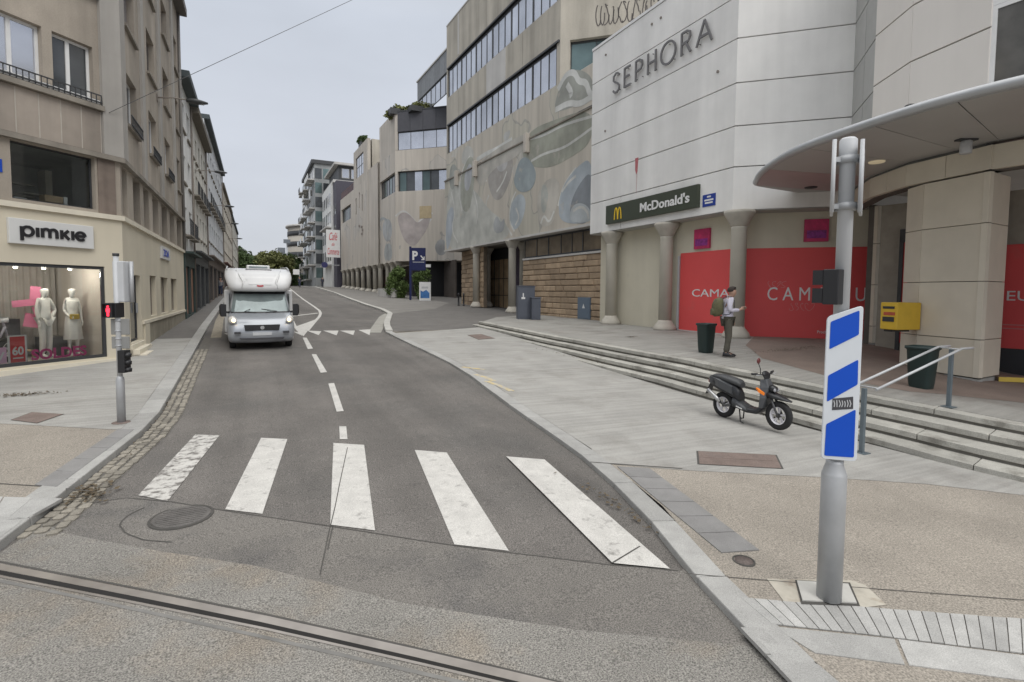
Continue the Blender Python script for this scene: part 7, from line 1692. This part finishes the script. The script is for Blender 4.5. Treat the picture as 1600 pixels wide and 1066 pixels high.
# yellow box on the pillar
yb_ = mat('yellow_box_paint', (.72, .47, .045), .5, var=.06, scale=4)
q = p1+Vector((-.12, .22)); YWl = Wall((q.x, q.y), math.degrees(YAW)+90-14, 1)
o_ = .30
a, c = YWl.st(1401, 516, o_), YWl.st(1440, 473, o_)
bx = empty('letter_box', tuple(YWl.pt(a[0], a[1], 0)), 'yellow letter box fixed to the left side of the big tiled pillar', 'letter box')
MB().wbox(YWl, a[0], c[0], a[1], c[1], -.15, o_).build('body', yb_, bx, bevel=.02)
[MB().wbox(YWl, a[0]-.012, a[0]+.001, u0, u1, -.08, o_-.08).build('slot', frame_d, bx) for u0, u1 in ((c[1]-.16, c[1]-.10), (a[1]+.2, a[1]+.32))]; MB().wbox(YWl, a[0]-.006, a[0], a[1]+.36, a[1]+.44, -.06, o_-.06).build('label_strip', mat('red_strip', (.5, .1, .05), .6), bx)
MB().wbox(YWl, a[0]+.1, c[0]-.1, a[1]-.06, a[1], -.12, .1).build('bracket', frame_d, bx)
# handrail
hr = empty('handrail', tuple(hit(1482, 636, ZP)), 'galvanised double handrail descending beside the steps, right of the striped sign', 'handrail')
hu = hit(1482, 636, ZP); hl_ = hit(1346, 708, G, OFR)
k = math.hypot(hu.x, hu.y)*math.cos(math.atan2(hu.x, hu.y)-YAW)/800; hh = 94*k
hp = mat('steel_blue_post', (.13, .16, .18), .5, metal=.3)
kl = math.hypot(hl_.x, hl_.y)*math.cos(math.atan2(hl_.x, hl_.y)-YAW)/800
for q, H_ in ((hu, hh-.03), (hl_, 104*kl)):
    MB().box(q.x-.03, q.x+.03, q.y-.03, q.y+.03, q.z, q.z+H_).build('post', hp, hr, bevel=.004); MB().box(q.x-.09, q.x+.09, q.y-.09, q.y+.09, q.z, q.z+.012).build('base_plate', hp, hr)
tz = Vector((hu.x, hu.y, hu.z+hh)); dl = Vector((hl_.x, hl_.y, hl_.z+104*kl)); dirv = (dl-tz); sd2 = Vector((dirv.y, -dirv.x, 0)).normalized()*.17
for sgn in (-1, 1):
    o3 = sd2*sgn; ext = Vector((-dirv.x, -dirv.y, 0)).normalized()*.32
    MB().tube([dl+o3, tz+o3-ext*0.2, tz+o3+ext*.5, tz+o3+ext], .021, 10).build('rail', galv, hr)
for t in (0.02, .97): c = tz.lerp(dl, t); MB().tube([c+sd2, c-sd2], .012, 6).build('cross_bar', galv, hr)
# ---- striped sign pole
pb0 = hit(1295, 934, G, OFR+.02); PX, PY, PZ_ = pb0
kf_ = (PX*math.sin(YAW)+PY*math.cos(YAW))/800
Zp = lambda py: 2.5+(463-py)*kf_
pole = empty('sign_pole', (PX, PY, PZ_), 'pale grey pole with a blue and white striped sign panel, nearest the camera', 'sign pole')
z1, z2 = Zp(748)-.0, Zp(724)
MB().lathe((PX, PY, 0), [(.087, PZ_), (.087, z1), (.083, z1+.012), (.06, z2-.03), (.060, z2)], 32).build('lower_sleeve', galv, pole)
MB().lathe((PX, PY, 0), [(.052, z2-.02), (.052, Zp(262)), (.0595, Zp(260)), (.0595, Zp(226)), (.045, Zp(223))], 28).build('shaft', grey_paint, pole)
camr = Vector((math.cos(YAW+R(5)), -math.sin(YAW+R(5)), 0)); camf = Vector((math.sin(YAW+R(5)), math.cos(YAW+R(5)), 0))
PWl = Wall((PX, PY), math.degrees(math.atan2(camr.x, camr.y)), 1)
# panel polygon (photo shape) on a plane 9 cm in front of the shaft, turned a little
SPn = Wall((PX, PY), math.degrees(math.atan2(camr.x, camr.y))+9, 1); OO = .085
def spt(L, o=OO): return [SPn.st(x, y, o) for x, y in L]
def rounded(P, r, n=4):
    o = []
    for i in range(len(P)):
        a, b, c = Vector(P[i-1]), Vector(P[i]), Vector(P[(i+1) % len(P)]); u1 = (a-b).normalized(); u2 = (c-b).normalized()
        for k in range(n+1):
            t = k/n; o.append(tuple((b+u1*r)*(1-t)**2+b*2*t*(1-t)+(b+u2*r)*t*t))
    return o
outl = rounded(spt([(1293, 495), (1350, 477), (1339, 722), (1283, 717)]), .035)
pn = MB().wprism(SPn, outl, OO-.022, OO-.002).build('sign_panel', white_sign, pole, bevel=.004)
bl_m = mat('sign_blue_film', (.0, .07, .50), .35, var=.03)
for q in ([(1298, 503), (1343, 485), (1342, 523), (1296, 546)], [(1294, 587), (1341, 562), (1340, 601), (1292, 628)], [(1291, 663), (1337, 640), (1334, 715), (1288, 712)]):
    MB().wprism(SPn, rounded(spt(q), .012, 3), OO-.0015, OO+.0015).build('blue_stripe', bl_m, pn)
st_q = MB().wprism(SPn, spt([(1301, 623), (1333, 620), (1333, 639), (1300, 641)]), OO-.001, OO+.001).build('sticker', mat('black_sticker', (.05, .05, .055), .6), pn)
mb = MB(); rgs = random.Random(3)
for i in range(7):
    x = 1303+i*4.1; P = spt([(x+rgs.uniform(-.6, .6), 626+rgs.uniform(-1, 1)), (x+rgs.uniform(.5, 2), 631), (x+rgs.uniform(-.6, .8), 636)]); stroke(mb, SPn, P, .006, OO+.001, OO+.0022)
mb.build('scrawled_print', grey_paint, st_q)
for py in (520, 690): MB().lathe((PX, PY, Zp(py)), [(.062, 0), (.068, .0), (.068, .04), (.062, .04)], 20).build('clamp', galv, pole)
# twin plates at the pole top
for sgn, x0 in ((-1, -.100), (1, .105)):
    q0 = Vector((PX, PY, 0))+camr*x0; 
    w_ = Wall((q0.x, q0.y), math.degrees(math.atan2(PX, PY))+(-1.5 if sgn < 0 else 2.5), 1)
    p_ = MB().wbox(w_, -.16, .14, Zp(338), Zp(236), -.010, .010).build('back_plate', grey_paint, pole)
    MB().tube([w_.pt(-.16, Zp(340), 0), w_.pt(-.16, Zp(233), 0)], .014, 10).build('edge_tube', grey_paint, p_)
for py in (262, 333):
    MB().lathe((PX, PY, Zp(py)), [(.061, 0), (.072, .0), (.072, .055), (.061, .055)], 24).build('collar', galv, pole)
    MB().wbox(PWl, -.10, .105, Zp(py)+.01, Zp(py)+.045, -.02, .03).build('bracket', galv, pole)
# black pedestrian signal on the same pole
psg = Wall((PX, PY), math.degrees(YAW)+90-35, 1)
q0 = Vector((PX, PY, 0))-camr*.075+camf*.0; psw = Wall((q0.x, q0.y), math.degrees(math.atan2(PX, PY))+18, -1)
ps_ = MB().wbox(psw, -.10, .12, Zp(478), Zp(424), -.075, .03).build('pedestrian_signal', black, pole, bevel=.006)
mb = MB(); n_w = Vector((-camr.x, -camr.y, 0))
for (y0, y1) in ((478, 452), (450, 424)):
    za_, zb_ = Zp(y0)+.01, Zp(y1)-.005
    mb.wbox(psw, -.10, -.092, za_, zb_, .03, .10).wbox(psw, .112, .12, za_, zb_, .03, .10).wbox(psw, -.092, .112, zb_-.008, zb_, .03, .10)
mb.build('visor', black, ps_); MB().wbox(psw, -.05, .06, Zp(470), Zp(458), .031, .034).build('red_lens', mat('unlit_red', (.3, .04, .06), .3), ps_)
# ---- traffic light on the left pavement
lb0 = hit(190, 660, G, OFL+.004); LX_, LY_, LZ_ = lb0; kk_ = (LX_*math.sin(YAW)+LY_*math.cos(YAW))/800
ZL = lambda py: LZ_+(660-py)*kk_
LT = Wall((LX_, LY_), math.degrees(YAW)+90-37, 1)
xl = lambda px, py: (px-(190-(660-py)*.027))*kk_*1.0
tl_ = empty('traffic_light', tuple(lb0), 'slim traffic light mast with a lit red pedestrian figure on the left pavement', 'traffic light')
MB().lathe((LX_, LY_, 0), [(.058, LZ_), (.058, ZL(592)), (.05, ZL(589)), (.038, ZL(586))], 20).build('lower_sleeve', galv, tl_)
MB().lathe((LX_, LY_, 0), [(.037, ZL(588)), (.037, ZL(397))], 16).build('shaft', grey_paint, tl_)
MB().lathe((LX_, LY_, 0), [(.045, ZL(398)), (.045, ZL(394))], 12).build('cap', frame_d, tl_)
dw = Wall((LX_, LY_), math.degrees(YAW)+90, 1)
def db(name, x0, x1, y1, y0, o0, o1, m, par=None, bev=.008, w=None):
    mid = (y0+y1)/2; return MB().wbox(w or dw, xl(x0, mid), xl(x1, mid), ZL(y1), ZL(y0), o0, o1).build(name, m, par or tl_, bevel=bev)
hd = db('signal_head', 179, 196, 470, 406, -.14, .02, grey_paint, bev=.015)
MB().tube([dw.pt(xl(200, 438), ZL(470), -.1), dw.pt(xl(200, 438), ZL(406), -.1)], .03, 8).build('head_rim', galv, hd)
pg = db('pedestrian_signal', 171, 190, 494, 471, -.08, .10, black)
rd_ = mat('lit_red_figure', (1, .03, .06), .4, var=0, emit=2.2)
fx, fz = xl(178, 483), ZL(483)
mb = MB(); mb.wprism(dw, [(fx+.018*math.cos(t*.6283), fz+.062+.018*math.sin(t*.6283)) for t in range(10)], .1005, .106); mb.wprism(dw, [(fx-.028, fz+.038), (fx+.028, fz+.038), (fx+.03, fz-.02), (fx+.018, fz-.02), (fx+.016, fz-.085), (fx-.016, fz-.085), (fx-.018, fz-.02), (fx-.03, fz-.02)], .1005, .105); mb.build('red_figure', rd_, pg)
mb = MB(); a_, b_ = xl(171, 483), xl(187, 483); mb.wbox(dw, a_, a_+.008, ZL(493), ZL(472), .1, .14).wbox(dw, b_-.008, b_, ZL(493), ZL(472), .1, .14).wbox(dw, a_, b_, ZL(472)-.008, ZL(472), .1, .14); mb.build('visor', black, pg)
db('sign_back', 174, 203, 521, 496, -.02, .0, mat('brushed_back', (.28, .28, .27), .6, metal=.3)); db('sign_back', 175, 203, 543, 524, -.02, .0, mat('brushed_back', (.28, .28, .27), .6))
for py in (500, 516, 528, 539): MB().lathe((LX_, LY_, ZL(py)), [(.038, 0), (.046, 0), (.046, .02), (.038, .02)], 12).build('clamp', galv, tl_)
rp2 = db('repeater_signal', 191, 202, 580, 545, -.05, .09, black)
for k in range(3):
    z = ZL(551+k*11.5); c = dw.pt(xl(202, 562), z, .02); MB().lathe((c.x, c.y, z-.05), [(.05, 0), (.055, .05), (.02, .075)], 12).build('visor', black, rp2)
MB().lathe((LX_, LY_, LZ_-.003), [(.13, 0), (.13, .006), (.06, .012)], 14).build('rusty_collar', rusty, tl_)
# distant white car
q = hit(455, 449.5, G, 0); car = empty('parked_car', (0, 0, 0), 'small white car far up the street behind the motorhome', 'car')
MB().loft([plan(z, y, h, r, yb, .08) for z, y, h, r, yb in ((.2, .1, .8, .3, 4), (.35, 0, .86, .3, 4.1), (.7, .05, .88, .3, 4.1), (.85, .3, .86, .3, 4.1), (.95, .9, .84, .25, 4.0))]).build('body', gelcoat, car)
MB().loft([plan(z, y, h, r, yb, .08) for z, y, h, r, yb in ((.94, 1.0, .80, .25, 3.9), (1.2, 1.35, .74, .25, 3.7), (1.42, 1.7, .66, .25, 3.4))]).build('cabin_glass', windscreen_m, car)
MB().loft([plan(z, y, h, r, yb, .08) for z, y, h, r, yb in ((1.40, 1.68, .66, .25, 3.42), (1.46, 1.85, .6, .25, 3.3))]).build('roof', gelcoat, car)
for x, y in ((-.78, .8), (.78, .8), (-.78, 3.3), (.78, 3.3)): wheel(car, x, y, .3, .3, .18)
for sx in (-1, 1): MB().ball((sx*.62, .12, .62), .11, sc=(1.2, .5, .7)).build('headlight', lens, car)
place(car, (q.x-1.0, q.y, G(q.x, q.y)), 0)
# closing hedge and wall at the street end
hg = MB().box(-3, 18, 232, 233, 2, 12).build('backdrop_wall', mat('dim_far_wall', (.12, .14, .10), .9, var=.3, scale=.2)); tag(hg, 'dark green hedge wall closing the street end under the trees', 'hedge'); hg.name = 'far_hedge'
lw_ = leaves('ground_hedge', [((-8+k*3.0, 150+2*math.sin(k), 5.2), (2.4, 1.5, 1.9)) for k in range(9)], 14000, .35, leaf_d, None, 5); lw_['kind'] = 'stuff'

# leaf litter gathered at wall feet and kerbs
lit_m = mat('dry_leaf_litter', (.10, .075, .045), .9, var=.4, scale=20)
def litter(name, px, py, zf, off, n, rx, ry, seed):
    rg = random.Random(seed); q = hit(px, py, zf, off); vs = []; fs = []
    for _ in range(n):
        x, y = q.x+rg.gauss(0, rx), q.y+rg.gauss(0, ry); z = zf(x, y)+off+.012; a = rg.random()*6; s = rg.uniform(.008, .03); i = len(vs)
        vs += [(x+s*math.cos(a+k*1.57), y+s*math.sin(a+k*1.57), z+rg.uniform(0, .02)) for k in range(4)]; fs.append((i, i+1, i+2, i+3))
    mb = MB(); mb.add(vs, fs); o = mb.build(name, lit_m, None, fix=False); o['kind'] = 'stuff'
litter('leaf_litter', 30, 618, G, OFL, 160, .28, .08, 1); litter('leaf_litter', 986, 527, ZP, .0, 60, .12, .06, 2)
litter('leaf_litter', 140, 772, G, 0.02, 120, .10, .16, 3); litter('leaf_litter', 1240, 546, ZP, .0, 120, .9, .1, 4)
litter('leaf_litter', 905, 560, ZP, .0, 60, .06, .9, 5); litter('leaf_litter', 1000, 815, G, .004, 70, .05, .7, 6); litter('leaf_litter', 245, 645, G, .02, 80, .05, .9, 7)
